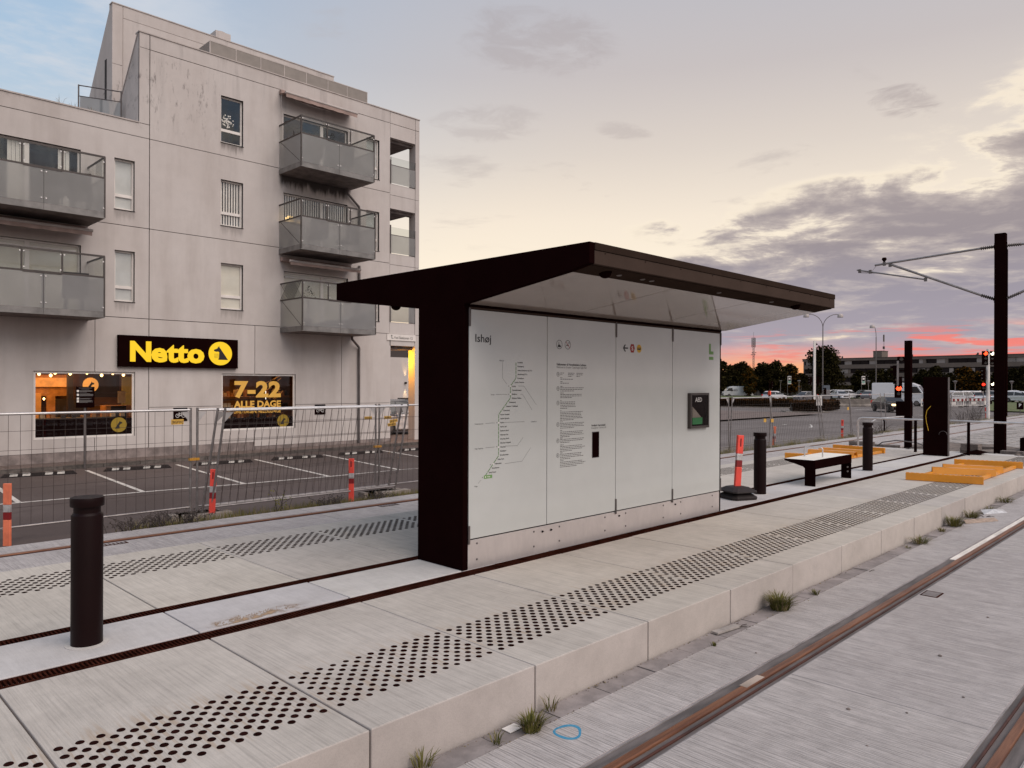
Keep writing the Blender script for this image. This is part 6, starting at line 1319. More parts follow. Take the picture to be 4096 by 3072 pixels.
# ------------------------------------------------------------------ vehicles
GR = -.70
def car_parts(t, L=4.25, Wd=1.76, Hh=1.46, style='hatch', mat=carw, lit=False):
    h = Hh; w = Wd / 2
    if style == 'van':
        low = [(-L / 2, .32), (-L / 2, h * .97), (-L / 2 + .12, h), (L * .22, h), (L * .33, h * .90), (L * .43, h * .56), (L / 2 - .03, h * .46), (L / 2, .34)]
        rings = [(low, 0)]
    lower = {'hatch': [(-L / 2 + .05, .26), (-L / 2, .55), (-L / 2 + .04, .88), (L * .18, .90), (L / 2 - .28, .78), (L / 2 - .02, .58), (L / 2, .30), (L / 2 - .1, .22)],
             'sedan': [(-L / 2 + .05, .26), (-L / 2, .6), (-L / 2 + .08, .92), (-L * .30, .95), (L * .16, .90), (L / 2 - .30, .76), (L / 2 - .02, .56), (L / 2, .30), (L / 2 - .1, .22)]}.get(style)
    top = {'hatch': [(-L / 2 + .06, .885), (-L / 2 + .38, h - .10), (-L / 2 + .75, h - .01), (-L * .02, h), (L * .10, h - .06), (L * .27, .885)],
           'sedan': [(-L * .40, .935), (-L * .24, h - .10), (-L * .13, h), (L * .02, h - .01), (L * .09, h - .07), (L * .26, .885)]}.get(style)
    b = MB()
    def pr(poly, ws):
        n_ = len(poly); base = len(b.v)
        for sgn in (-1, 1):
            for (p, wd) in zip(poly, ws): b.v.append((p[0], sgn * wd, p[1]))
        b.f.append(tuple(base + i for i in range(n_))); b.f.append(tuple(base + n_ + i for i in reversed(range(n_)))); b.mi += [0, 0]
        for i in range(n_): j = (i + 1) % n_; b.f.append((base + i, base + n_ + i, base + n_ + j, base + j)); b.mi.append(0)
    if style == 'van':
        pr(low, [w if z < h * .7 else w * (.90 if z > h * .95 else .95) for (x_, z) in low])
    else:
        pr(lower, [w * (.97 if abs(x_) < L * .42 else .88) for (x_, z) in lower]); pr(top, [w * (.90 if z < .95 else .72) for (x_, z) in top])
    part('body', b, mat, t, bevel=.05, seg=2)
    gls = []
    def band(x0_, x1_, z0_, z1_, xt0, xt1, wl, wh):
        for s_ in (-1, 1): gls.append(('side_window', [(x0_, s_ * (wl + .006), z0_), (x1_, s_ * (wl + .006), z0_), (xt1, s_ * (wh + .006), z1_), (xt0, s_ * (wh + .006), z1_)]))
    if style == 'van':
        band(L * .20, L * .40, h * .56, h * .84, L * .20, L * .315, w, w * .965)
        gls.append(('windscreen', [(L * .432, -w * .88, h * .58), (L * .432, w * .88, h * .58), (L * .342, w * .86, h * .88), (L * .342, -w * .86, h * .88)]))
        gls += [('rear_window', [(-L / 2 - .006, a * w, h * .62), (-L / 2 - .006, c * w, h * .62), (-L / 2 - .006, c * w, h * .85), (-L / 2 - .006, a * w, h * .85)]) for a, c in ((-.75, -.08), (.08, .75))]
    else:
        fr = top; zb, zt_ = .93, h - .10
        xr0, xr1 = fr[0][0] + .12, fr[1][0] + .10; xf0, xf1 = fr[-1][0] - .14, fr[-2][0] - .02
        xm = (xr1 + xf1) / 2; wl = lambda z: w * (.90 + (.72 - .90) * min(1, max(0, (z - .9) / (h - .95))))
        band(xr0, xm - .04, zb, zt_, xr1, xm - .04, wl(zb), wl(zt_)); band(xm + .04, xf0, zb, zt_, xm + .04, xf1, wl(zb), wl(zt_))
        def across(p, q_, k0, k1):
            a = Vector((p[0], 0, p[1])); c = Vector((q_[0], 0, q_[1])); d = (c - a); nn = Vector((-d.z, 0, d.x)).normalized() * .012
            if (nn.x > 0) != (p[0] > 0): nn = -nn
            u0, u1 = a + d * k0 + nn, a + d * k1 + nn
            w0, w1 = wl(u0.z) * .92, wl(u1.z) * .92
            gls.append(('windscreen' if p[0] > 0 else 'rear_window', [(u0.x, -w0, u0.z), (u0.x, w0, u0.z), (u1.x, w1, u1.z), (u1.x, -w1, u1.z)]))
        across(fr[-1], fr[-2], .08, .92); across(fr[0], fr[1], .12, .95)
    for nm_, f_ in gls: part(nm_, MB().face(f_), cargl, t)
    rw = .32 if style != 'van' else .34
    for sx in (-1, 1):
        for sy in (-1, 1):
            cx = sx * L * (.315 if style != 'van' else .31); wb = part('wheel', MB().lathe([(rw * .8, -.10), (rw, -.07), (rw, .07), (rw * .8, .10)], (cx, sy * (w - .10), rw), 18, 'Y'), tyre, t)
            part('rim', MB().lathe([(rw * .62, -.004), (rw * .62, .004)], (cx, sy * (w + .001), rw), 14, 'Y'), gsteel, wb)
    zl = .62 if style != 'van' else h * .38
    for sy in (-1, 1):
        hm = MB().box(L / 2 - .20, L / 2 - .01, sy * w * .70 - .17, sy * w * .70 + .17, zl, zl + .13); part('headlight', hm, headl if lit else silver, t, bevel=.02)
        part('taillight', MB().box(-L / 2 - .012, -L / 2 + .1, sy * w * .80 - .09, sy * w * .80 + .09, zl + .12, zl + .34), taill, t, bevel=.02)
        part('mirror', MB().box(L * .20, L * .24, sy * (w + .02) - .06, sy * (w + .02) + .10 * (1 if sy > 0 else 0) + .06, .92 if style != 'van' else h * .58, 1.05 if style != 'van' else h * .66), mat if style != 'van' else blackm, t)
    part('bumper', MB().box(L / 2 - .10, L / 2 + .015, -w * .82, w * .82, .26, .50), blackm if style == 'van' or lit else mat, t, bevel=.03)
    part('grille', MB().box(L / 2 - .05, L / 2 + .022, -w * .42, w * .42, .42, .60), blackm, t); part('number_plate', MB().box(L / 2 + .017, L / 2 + .026, -.25, .25, .36, .46), paint, t)
    return t
def car(px, D, head_deg, lab, mat=carw, style='hatch', L=4.25, Hh=1.46, lit=False, name=None, z=GR, Wd=1.76, grp=None):
    t = thing(name or ('car' if style != 'van' else 'van'), lab, 'car' if style != 'van' else 'van', at(px, D, z), AX - math.atan((px - 2048) / 2995) + R(head_deg), grp)
    return car_parts(t, L, Wd, Hh, style, mat, lit)
VB = math.degrees(AX)         # bearing straight ahead
c_ = car(3562, 66.5, 180 + 24, 'dark oncoming car with glowing headlights turning on the road', pmat('dusk_car_paint', (.095, .082, .078), .25, metal=.3, var=.05, coat=.7), 'sedan', 4.4, 1.40, True)
v1 = car(3603, 85.5, -90 - 10, 'large white panel van waiting behind the dark car', carw, 'van', 5.7, 2.62, Wd=1.95)
part('door_emblem', MB().lathe([(.16, 0), (.16, .01)], (.45, -.985, 1.52), 12, 'Y'), inkg, v1)
v2 = car(2950, 144, 90 + 12, 'white panel van parked at the far left beside the shelter', carw, 'van', 5.6, 2.05, z=-.75)
part('lettering', text_mb('OH', .2, 1.15, -.0, w=.9, h=.36, bold=.02), inkg, v2).location = (0, .985, 0)
car(3098, 120, -42, 'white hatchback seen from behind next to the person in orange', carw, 'hatch', 4.0, 1.48, z=-.85)
car(3222, 121, 180 - 38, 'dark saloon facing the camera behind the clipped hedge', carg, 'sedan', 4.3, 1.44, z=-.85)
car(3335, 132, 100, 'white car mostly hidden in the parked row, leftmost of three', carw, 'hatch', 4.2, 1.5); car(3360, 122, 205, 'white car in the middle of the parked row of three', carw, 'sedan', 4.3, 1.42); car(3390, 126, -35, 'white estate car with dark rear window, rightmost of the row of three', carw, 'hatch', 4.5, 1.52)
car(3452, 126, 30, 'dark car behind the concrete barrier, left of the big van', card, 'hatch', 4.0, 1.5); car(3486, 120, -25, 'grey car with tail lights behind the concrete barrier', carg, 'sedan', 4.3, 1.45)
for (px, D, a, st, lab) in ((3806, 108, -70, 'sedan', 'white car just right of the totem behind the barriers'), (3822, 100, 120, 'hatch', 'white car low behind the left barrier'), (3868, 104, 140, 'hatch', 'white car behind the middle of the barriers'), (3925, 100, 172, 'hatch', 'white car facing the camera behind the right barrier'), (3968, 112, -70, 'hatch', 'silver car between the signal column and the mast'), (4028, 104, 130, 'hatch', 'white car just right of the mast'), (4062, 118, -80, 'sedan', 'white car behind the parking sign'), (4086, 100, -110, 'hatch', 'white car at the right edge beside the parking sign')):
    car(px, D, a, lab, carg if 'silver' in lab else carw, st, 4.2, 1.5, z=-.6, grp='cars on the far parking area')
car(1600, 37.0, -60, 'dark estate car parked in the courtyard seen through the passage', card, 'hatch', 4.4, 1.52, z=-.6)
car(1655, 34.5, 105, 'white car low in the passage behind the leaning fence', carw, 'sedan', 4.3, 1.15, z=-.6)
# ------------------------------------------------------------------ person beside the white hatchback
P_ = at(3078, 112, -.8)
pt = thing('person', 'person in an orange high visibility jacket standing behind the white hatchback', 'person', P_, R(VB - 90))
def skin_person(parent):
    J = [((0, 0, .95), .15), ((0, 0, 1.15), .15), ((0, 0, 1.38), .17), ((0, .01, 1.52), .06), ((0, .02, 1.66), .105), ((0, .02, 1.76), .07), ((.20, 0, 1.42), .075), ((.27, .03, 1.15), .055), ((.24, .14, .95), .045), ((-.20, 0, 1.42), .075), ((-.27, .02, 1.16), .055), ((-.25, .10, .92), .045), ((.10, 0, .88), .095), ((.11, .01, .48), .07), ((.11, -.01, .08), .05), ((.11, .14, .04), .045), ((-.10, 0, .88), .095), ((-.11, .02, .48), .07), ((-.12, 0, .08), .05), ((-.12, .15, .04), .045)]
    E_ = [(0, 1), (1, 2), (2, 3), (3, 4), (4, 5), (2, 6), (6, 7), (7, 8), (2, 9), (9, 10), (10, 11), (0, 12), (12, 13), (13, 14), (14, 15), (0, 16), (16, 17), (17, 18), (18, 19)]
    me = bpy.data.meshes.new('body'); me.from_pydata([j[0] for j in J], E_, []); o = link('body', me, parent)
    s_ = o.modifiers.new('skin', 'SKIN'); sv = me.skin_vertices[0].data if me.skin_vertices else None
    if sv is None: me.skin_vertices.new() if hasattr(me.skin_vertices, 'new') else None
    if me.skin_vertices:
        for i, j in enumerate(J): me.skin_vertices[0].data[i].radius = (j[1], j[1] * .85); me.skin_vertices[0].data[i].use_root = (i == 0)
    ss = o.modifiers.new('sub', 'SUBSURF'); ss.levels = 1; ss.render_levels = 1
    me.materials.append(pmat('work_clothes', (.03, .028, .035), .9, var=.1)); return o
skin_person(pt)
part('jacket', MB().lathe([(.20, .86), (.235, .95), (.225, 1.2), (.245, 1.38), (.17, 1.50), (.08, 1.54)], n=16), emat('hi_vis_orange', (1.0, .10, .04), .62) if False else pmat('hi_vis_orange', (.95, .095, .04), .7, var=.05), pt, smooth=True)
part('hair', MB().lathe([(.10, 1.66), (.115, 1.72), (.09, 1.79), (.03, 1.815)], (0, .01, 0), 12), bark, pt)
# ------------------------------------------------------------------ lamps, signs and signals in the distance
def lamp_head(m, c, r):
    m.lathe([(r, -.16 * r / .33), (r * 1.0, 0), (r * .85, .16 * r / .33), (r * .45, .27 * r / .33), (r * .1, .30 * r / .33)], c, 16); return m
def street_lamp(px, D, top, arms, lab, r=.36):
    X, Y, _ = at(px, D); t = thing('street_lamp', lab, 'street lamp', (X, Y, GR), R(VB - 90), 'tall curved arm street lamps'); H_ = top - GR
    part('pole', MB().tube([(0, 0, 0), (0, 0, H_ - 2.2)], [.11, .065], 10), gsteel, t, smooth=True)
    for a in arms:
        s_ = 1 if a > 0 else -1; aa = abs(a)
        part('arm', MB().tube([(0, 0, H_ - 2.2)] + [(s_ * aa * (1 - math.cos(k * PI / 12)) * .78, 0, H_ - 2.2 + 2.0 * math.sin(k * PI / 12)) for k in range(1, 7)] + [(s_ * aa, 0, H_ - .30)], .05, 8), gsteel, t, smooth=True)
        part('lamp_shade', lamp_head(MB(), (s_ * aa, 0, H_ - .45), r), coping, t, smooth=True)
street_lamp(3291, 112, 12.4, (-2.5, 2.6), 'tall grey street lamp with two curved arms beside the shelter roof corner', .42)
street_lamp(3504, 130, 12.2, (-.68 * 1.0,), 'tall grey street lamp with one curved arm left of the signal pole', .42)
t = thing('camera_pole', 'white square pole with a small camera on top before the dark tree', 'pole', at(3258, 111, GR), R(VB - 90))
part('pole', MB().box(-.14, .14, -.14, .14, 0, 8.85), frame, t); part('camera', MB().box(.15, .40, -.1, .1, 8.25, 8.45), blackm, t); part('camera_arm', MB().box(.14, .30, -.03, .03, 8.50, 8.58), gsteel, t)
GPS = [(3032, 150, 'first small lamp right of the left van'), (3042, 165, 'lamp behind the first small lamp'), (3122, 150, 'small lamp left of the advertising sign'), (3196, 150, 'small lamp right of the advertising sign'), (3474, 150, 'small lamp left of the big street lamp'), (3821, 135, 'small lamp right of the totem'), (4047, 135, 'small lamp right of the mast')]
def path_lamp(px, D, lab):
    t = thing('path_lamp', lab, 'lamp', at(px, D, -.6), group='small cone topped lamps'); H_ = 1.72 + (1537 - 1522) * D / 2995 + .6
    part('post', MB().tube([(0, 0, 0), (0, 0, H_ - .4)], .06, 8), steel, t); part('lamp_shade', MB().lathe([(.10, -.5), (.28, -.12), (.42, -.02), (.20, .04), (.03, .08)], (0, 0, H_), 14), steel, t, smooth=True)
for a in GPS: path_lamp(*a)
def ad_sign(px, D, lab):
    t = thing('advertising_sign', lab, 'sign', at(px, D, -.7), R(VB - 90), 'small advertising panels on poles'); k = D / 2995
    part('pole', MB().box(-7.5 * k, -6.3 * k, -.05, .05, 0, 3.8), gsteel, t); part('board', MB().box(-6.2 * k, 7.5 * k, -.06, .06, 2.45, 3.85), frame, t)
    part('picture', MB().box(-4.8 * k, 6.3 * k, -.066, -.061, 2.62, 3.70), blackm, t); part('picture_band', MB().box(-4.6 * k, 6.1 * k, -.071, -.067, 2.66, 3.0), pmat('mint', (.26, .42, .34), .6) if 'mint' not in MATS else MATS['mint'], t); part('picture_block', MB().box(-3.0 * k, 4.6 * k, -.071, -.067, 3.25, 3.55), frame, t)
ad_sign(3157, 130, 'small upright advertising sign with a mint green band'); ad_sign(3453, 128, 'small upright advertising sign left of the curved street lamp')
bsg = thing('notice_board', 'white notice board on the clipped hedge by the grey cabinet', 'sign', at(3277, 60, GR), R(VB - 90))
part('board', MB().box(-.24, .24, -.02, .02, .72, 1.50), frame, bsg, bevel=.02); part('board_edge', MB().wall(-.26, .26, .70, 1.52, -.024, .02, [(-.22, .22, .74, 1.48)]), gsteel, bsg); part('post', MB().tube([(0, .03, 0), (0, .03, .8)], .025, 8), gsteel, bsg); part('text_lines', MB().box(-.16, .16, -.026, -.022, 1.22, 1.27).box(-.16, .1, -.026, -.022, 1.13, 1.16), inkg, bsg)
cb = thing('cabinet', 'grey steel utility cabinet beside the dark tree', 'cabinet', at(3305, 104, GR), R(VB - 90)); part('body', MB().box(-.42, .42, -.3, .3, 0, 1.65), carg, cb, bevel=.02); part('screen', MB().box(-.42, .38, -.3, .3, 1.66, 2.3), pmat('bluegrey', (.09, .10, .12), .6), cb)
def traffic_signal(px, D, heads, Hp, lab, rz=0, pole_mat=None, r=.055, grp='road traffic signals'):
    t = thing('traffic_signal', lab, 'traffic signal', at(px, D, GR), R(VB - 90 + rz), grp)
    part('pole', MB().tube([(0, 0, 0), (0, 0, Hp)], [r * 1.2, r], 10), pole_mat or blackm, t, smooth=True)
    for (dx, zc, n_, face, lits, s_) in heads:
        m = MB(); h = .34 * n_ * s_; f = head(m, (dx, 0, zc), face, .34 * s_, h, .22 * s_); h_ = part('signal_head', m, blackm, t)
        part('bracket', MB().bar((0, 0, zc), (dx, 0, zc), .04, .04), blackm, t)
        for k in range(n_):
            z_ = h / 2 - .34 * s_ * (k + .5); lens(f, .22 * s_, z_, (.14 if k in lits else .105) * s_, lits.get(k, dark_l), h_)
    return t
traffic_signal(3077, 104, [(.35, 2.35, 3, (.8, -.6), {}, 1.0)], 3.0, 'dark traffic signal in front of the white hatchback')
traffic_signal(3250, 100, [(-.35, 2.9, 3, (-.9, -.4), {}, 1.1)], 3.4, 'dark traffic signal left of the white camera pole'); traffic_signal(3284, 100, [(-.45, 2.9, 3, (.9, -.4), {}, 1.15), (.55, 1.5, 3, (-.95, -.1), {}, .9)], 3.4, 'dark traffic signal in front of the big dark tree')
ts = traffic_signal(3952, 53.7, [(-.22, 4.35, 3, (-.15, -1), {0: amber}, .98), (.23, 4.35, 3, (.1, -1), {0: whitel}, .98), (-.34, 3.2, 3, (-1, -.15), {}, .8), (-.32, 2.2, 3, (-.5, -1), {0: redl}, .75), (.24, 2.35, 2, (.2, -1), {0: whitel}, .95)], 5.0, 'tall white signal column with red lights right of the barriers', 0, frame, .11)
part('push_button', MB().box(.10, .24, -.1, .05, 1.05, 1.30), blackm, ts)
ps_ = thing('parking_sign', 'black parking sign with a white letter at the far right', 'sign', at(4081, 62, -.7), R(VB - 90 - 30)); part('plate', MB().box(-.24, .24, -.03, .03, .40, 1.0), black, ps_, bevel=.02); part('letter', text_mb('P', 0, .62, -.032, h=.27, w=.17, bold=.02, al='CENTER'), white, ps_); part('post', MB().tube([(0, .04, 0), (0, .04, .9)], .03, 8), gsteel, ps_)
# red and white barriers
def barrier(px, D, rz, lab, L=2.3):
    t = thing('road_barrier', lab, 'barrier', at(px, D, GR), R(VB - 90 + rz), 'red and white plastic road barriers')
    part('panel', MB().box(-L / 2, L / 2, -.03, .03, .64, .92), frame, t)
    for i in range(5):
        a = -L / 2 + .18 + i * L / 5; part('red_patch', MB().box(a, a + L / 10, -.036, -.0305, .645, .915), dred, t)
    m = MB(); m.box(-L / 2, L / 2, -.025, .025, .12, .20); m.box(-L / 2, -L / 2 + .1, -.025, .025, .20, .64); m.box(L / 2 - .1, L / 2, -.025, .025, .20, .64)
    for i in range(1, 14):
        if not 5 < i < 9: a = -L / 2 + .1 + i * (L - .2) / 14; m.box(a - .02, a + .02, -.02, .02, .20, .64)
    m.box(-.28, .28, -.03, .03, .24, .58); part('grid', m, frame, t)
    for sx in (-1, 1): part('foot', MB().box(sx * L * .36 - .08, sx * L * .36 + .08, -.35, .35, 0, .12), rubber, t)
for (px, D, lab) in ((3727, 80, 'red and white barrier left of the totem, largely hidden by it'), (3813, 81, 'red and white barrier just right of the totem'), (3895, 83, 'red and white barrier with a barred grid in the middle'),): barrier(px, D, 0, lab)
barrier(3945, 86, 25, 'red and white barrier end piece turned away beside the signal column', 1.2)
# concrete barrier elements
for i in range(4):
    px = 3368 + i * 48; t = solo('concrete_barrier', MB().prism([(-.30, 0), (-.30, .12), (-.13, .30), (-.10, .85), (.10, .85), (.13, .30), (.30, .12), (.30, 0)], -.64, .64), conc_m, 'stained concrete barrier block number %s from the hedge behind the fence' % ('first', 'second', 'third', 'fourth')[i] if False else 'stained concrete barrier block, ' + ('nearest the hedge', 'second from the hedge', 'second from the dark car', 'nearest the dark car')[i], 'concrete barrier', 'concrete barrier blocks along the road', org=(0, 0, 0)); t.location = at(px, 82, GR); t.rotation_euler = (0, 0, R(VB - 90 - 4))
# hedges
def leafbox(m, x0_, x1_, y0_, y1_, z0_, z1_, n_, s_, rr, tip=.3):
    for i in range(n_):
        f_ = rr.random(); x_, y_, z_ = rr.uniform(x0_, x1_), rr.uniform(y0_, y1_), z0_ + (z1_ - z0_) * rr.random() ** .8
        k = rr.random()
        if k < .4: y_ = y0_ + rr.gauss(0, .04)
        elif k < .75: z_ = z1_ + rr.gauss(0, .05)
        a = Vector((rr.gauss(0, 1), rr.gauss(0, 1), rr.gauss(0, 1))).normalized() * s_ * rr.uniform(.6, 1.3); b = a.cross(Vector((rr.gauss(0, 1), rr.gauss(0, 1), rr.gauss(0, 1)))).normalized() * s_ * .6
        c = Vector((x_, y_, z_)); m.cur = 1 if (z_ > z1_ - .12 and rr.random() < tip * 2) or rr.random() < tip * .12 else 0
        m.face([c - a, c + b, c + a, c - b])
def hedge(pxa, Da, pxb, Db, dep, h, n_, lab, kerb=True):
    A_ = Vector(at(pxa, Da, GR)); B_ = Vector(at(pxb, Db, GR)); d = B_ - A_; L_ = d.length; t = thing('hedge', lab, 'hedge', A_, math.atan2(d.y, d.x)); rr = random.Random(int(pxa))
    part('core', MB().box(.08, L_ - .08, .08, dep - .08, .05, h - .10), bark, t)
    m = MB(); leafbox(m, 0, L_, 0, dep, .08, h, n_, .085, rr); part('foliage', m, [leaf_h, leaf_t], t, kind='stuff')
    if kerb: part('kerb', MB().box(-.6, L_ + .5, -.5, dep + .5, 0, .08), conc_m, t)
hedge(2875, 78.5, 3172, 76.5, 1.4, .84, 9000, 'long dark clipped hedge behind the fence on the right of the shelter'); hedge(3172, 64.5, 3290, 64.0, 2.2, .92, 6500, 'clipped brown topped hedge in front of the notice board'); hedge(3292, 66, 3358, 71, 1.6, .92, 3200, 'clipped brown topped hedge right of the grey cabinet', False)
# grass strips and gates far behind
g_ = MB(); A_, B_, C_, D_ = at(2860, 128), at(3440, 124), at(3440, 150), at(2860, 150); g_.face([(p[0], p[1], -.60) for p in (A_, B_, C_, D_)]); struct('lawn', g_, lawn)
g_ = MB(); A_, B_, C_, D_ = at(3960, 68), at(4180, 64), at(4180, 100), at(3960, 108); g_.face([(p[0], p[1], -.60) for p in (A_, B_, C_, D_)]); struct('lawn', g_, lawn)
m = MB(); rr_ = random.Random(77)
for i in range(700):
    p = at(rr_.uniform(3965, 4170), rr_.uniform(66, 84)); blades(m, p[0], p[1], -.62, .22, 4, .2, rr_)
o = link('lawn_grass', m.data('lawn_grass', [grassm, drygrass]), None, (0, 0, 0)); o['kind'] = 'stuff'; tag(o, 'uncut grass on the lawn beside the parking sign', 'grass')
gt = thing('boundary_fence', 'dark green mesh fence behind the left van', 'fence', at(2960, 160, -.7), R(VB - 90))
for i in range(8): part('post', MB().box(-8 + i * 3, -7.9 + i * 3, -.05, .05, 0, 2.1), gsteel, gt)
part('mesh_panel', MB().box(-8, 13, -.02, .02, .05, 2.0), pmat('mesh_dark', (.03, .028, .024), .8), gt)
bh = thing('hedge', 'tall dark hedge behind the path lamps', 'hedge', at(3190, 160, -.7), R(VB - 90)); m = MB(); leafbox(m, -4, 12, 0, 1.5, .1, 2.1, 3500, .2, random.Random(6), .02); part('foliage', m, [leaf_b, leaf_a], bh, kind='stuff'); part('core', MB().box(-3.9, 11.9, .2, 1.4, .1, 1.9), bark, bh)
cr = thing('caravan', 'pale caravan roof showing above the dark hedge', 'caravan', at(3135, 178, -.7), R(VB - 90)); part('body', MB().prism([(-1.3, .5), (-1.3, 2.2), (-.9, 2.65), (.9, 2.65), (1.3, 2.3), (1.3, .5)], -2.3, 2.0), carw, cr, bevel=.08); part('window', MB().box(-1.6, 1.2, -1.31, -1.302, 1.5, 2.0), cargl, cr); part('roof_hatch', MB().box(-.5, .3, -.3, .3, 2.655, 2.75), frame, cr)
# ------------------------------------------------------------------ trees
def tree(px, D, top, hw, lab, mats=(0, 1), n_=2600, ls=.34, base=None, lobes=9, seed=1, flat=1.0, trunk=True, gz=-.7, nm='tree', cat='tree', grp='trees along the far side'):
    rr = random.Random(seed); X, Y, _ = at(px, D); Ht = top - gz; W_ = hw * D / 2995; t = thing(nm, lab, cat, (X, Y, gz), 0, grp)
    b0 = base if base is not None else Ht * .22
    if trunk:
        tm = MB().tube([(0, 0, 0), (.05, 0, Ht * .3), (0, .1, Ht * .7)], [W_ * .075 + .08, W_ * .05 + .06, .04], 8)
        for i in range(6):
            a = rr.random() * 2 * PI; z_ = Ht * rr.uniform(.28, .5); tm.tube([(0, 0, z_), (math.cos(a) * W_ * .4, math.sin(a) * W_ * .4, z_ + Ht * .16), (math.cos(a) * W_ * .75, math.sin(a) * W_ * .75, z_ + Ht * .26)], [.07 + W_ * .015, .05, .02], 5)
        part('trunk', tm, bark, t)
    L_ = [(0, 0, b0 + (Ht - b0) * .5, W_ * .72, (Ht - b0) * .46)]
    for i in range(lobes):
        a = rr.random() * 2 * PI; u = rr.random(); rad = W_ * rr.uniform(.35, .78) * (1 - .45 * max(0, u - .45)); sz = W_ * rr.uniform(.26, .44)
        L_.append((math.cos(a) * rad, math.sin(a) * rad, b0 + (Ht - b0) * (.16 + .68 * u), sz, sz * .85 * flat))
    L_.append((rr.uniform(-.2, .2) * W_, 0, Ht - W_ * .32, W_ * .34, W_ * .32))
    m = MB()
    for i in range(n_):
        cx, cy, cz, r_, rz_ = rr.choice(L_) if rr.random() < .82 else L_[0]
        d = Vector((rr.gauss(0, 1), rr.gauss(0, 1), rr.gauss(0, 1))).normalized(); q_ = .40 + .75 * rr.random() ** .8
        c = Vector((cx + d.x * r_ * q_, cy + d.y * r_ * q_, cz + d.z * rz_ * q_)); s_ = ls * rr.uniform(.5, 1.25)
        a = Vector((rr.gauss(0, 1), rr.gauss(0, 1), rr.gauss(0, .7))).normalized() * s_; b = a.cross(Vector((rr.gauss(0, 1), rr.gauss(0, 1), rr.gauss(0, 1)))).normalized() * s_ * .6
        if c.z > Ht: c.z = Ht - rr.random() * .4
        m.cur = 0 if rr.random() < .62 else 1
        m.face([c - a, c + b * .9, c + a, c - b])
    part('crown', m, [(leaf_a, leaf_b), (leaf_b, leaf_o), (leaf_a, leaf_o)][mats if isinstance(mats, int) else 0], t, kind='stuff')
TT = [(2868, 140, 6.6, 40, 'dark tree right behind the shelter wall', 0), (2918, 150, 5.5, 44, 'dark tree behind the left van', 0), (2972, 165, 6.7, 46, 'dark tree below the lattice mast', 0), (2998, 142, 4.7, 30, 'autumn orange brown tree right of the left van', 1), (3052, 150, 6.1, 52, 'broad dark tree right of the lattice mast', 0), (3105, 152, 6.5, 54, 'tallest rounded tree in the group between mast and dark tree', 0), (3163, 155, 5.9, 42, 'dark tree at the right end of the group', 2), (3205, 170, 4.2, 40, 'low tree at the left end of the long building', 0), (3025, 175, 4.9, 60, 'low tree far behind the orange brown one', 0), (3140, 172, 4.6, 60, 'low tree filling the gap beside the tallest rounded one', 0), (2890, 172, 4.6, 60, 'low tree filling the gap above the left van', 0)]
for i, (px, D, tp, hw, lab, mt) in enumerate(TT): tree(px, D, tp, hw, lab, mt, seed=i + 3, base=.3, n_=3400, ls=.34, lobes=16)
tree(3298, 128, 8.4, 78, 'large dark tree in front of the long building', 0, n_=6000, ls=.25, base=1.4, lobes=30, seed=41)
for i, (px, D, tp, hw, lab) in enumerate(((3438, 170, 4.9, 36, 'dark bushy tree before the building left of the curved lamp'), (3500, 165, 5.0, 44, 'dark bushy tree behind the curved lamp'), (3560, 165, 5.2, 44, 'dark bushy tree left of the signal pole'), (3690, 160, 5.0, 36, 'dark tree behind the totem'), (3745, 155, 5.6, 44, 'dark tree right above the totem'), (3800, 160, 4.2, 30, 'low dark tree right of the totem'), (3858, 150, 5.4, 40, 'brown green tree behind the barriers'), (3910, 150, 4.4, 36, 'lower brown green tree left of the signal column'), (3985, 150, 4.2, 40, 'dark tree hidden behind the mast'), (4050, 150, 5.0, 36, 'dark tree right of the mast'), (4095, 145, 5.4, 40, 'dark tree at the right edge'))):
    tree(px, D, tp, hw, lab, 2 if 'brown' in lab else 0, seed=60 + i, base=.3, n_=3000, ls=.32, lobes=15)
tree(3906, 320, 14.6, 13, 'small tree top just above the long roof', 0, seed=90, n_=500, ls=.5, base=9)
# far-off wood closing the view behind the shelter and beyond the lot
m = MB(); rr_ = random.Random(55)
for (pa, pb, D, hh, k) in ((1500, 2860, 210, 6.5, 5200), (4110, 5200, 160, 5.5, 2600)):
    for i in range(k):
        px = rr_.uniform(pa, pb); top = hh * (.62 + .38 * math.sin(px * .021) * math.sin(px * .0057 + 1)); X, Y, _ = at(px, D + rr_.uniform(-6, 6)); z_ = -.7 + top * rr_.random() ** .7
        a = Vector((rr_.gauss(0, 1), rr_.gauss(0, 1), rr_.gauss(0, 1))).normalized() * rr_.uniform(.3, .9); b = a.cross(Vector((rr_.gauss(0, 1), rr_.gauss(0, 1), rr_.gauss(0, 1)))).normalized() * .5; c = Vector((X, Y, z_)); m.cur = i % 2; m.face([c - a, c + b, c + a, c - b])
o = link('far_wood', m.data('far_wood', [leaf_a, leaf_b]), None, (0, 0, 0)); o['kind'] = 'stuff'; tag(o, 'dark far-off wood along the horizon behind the shelter', 'wood')
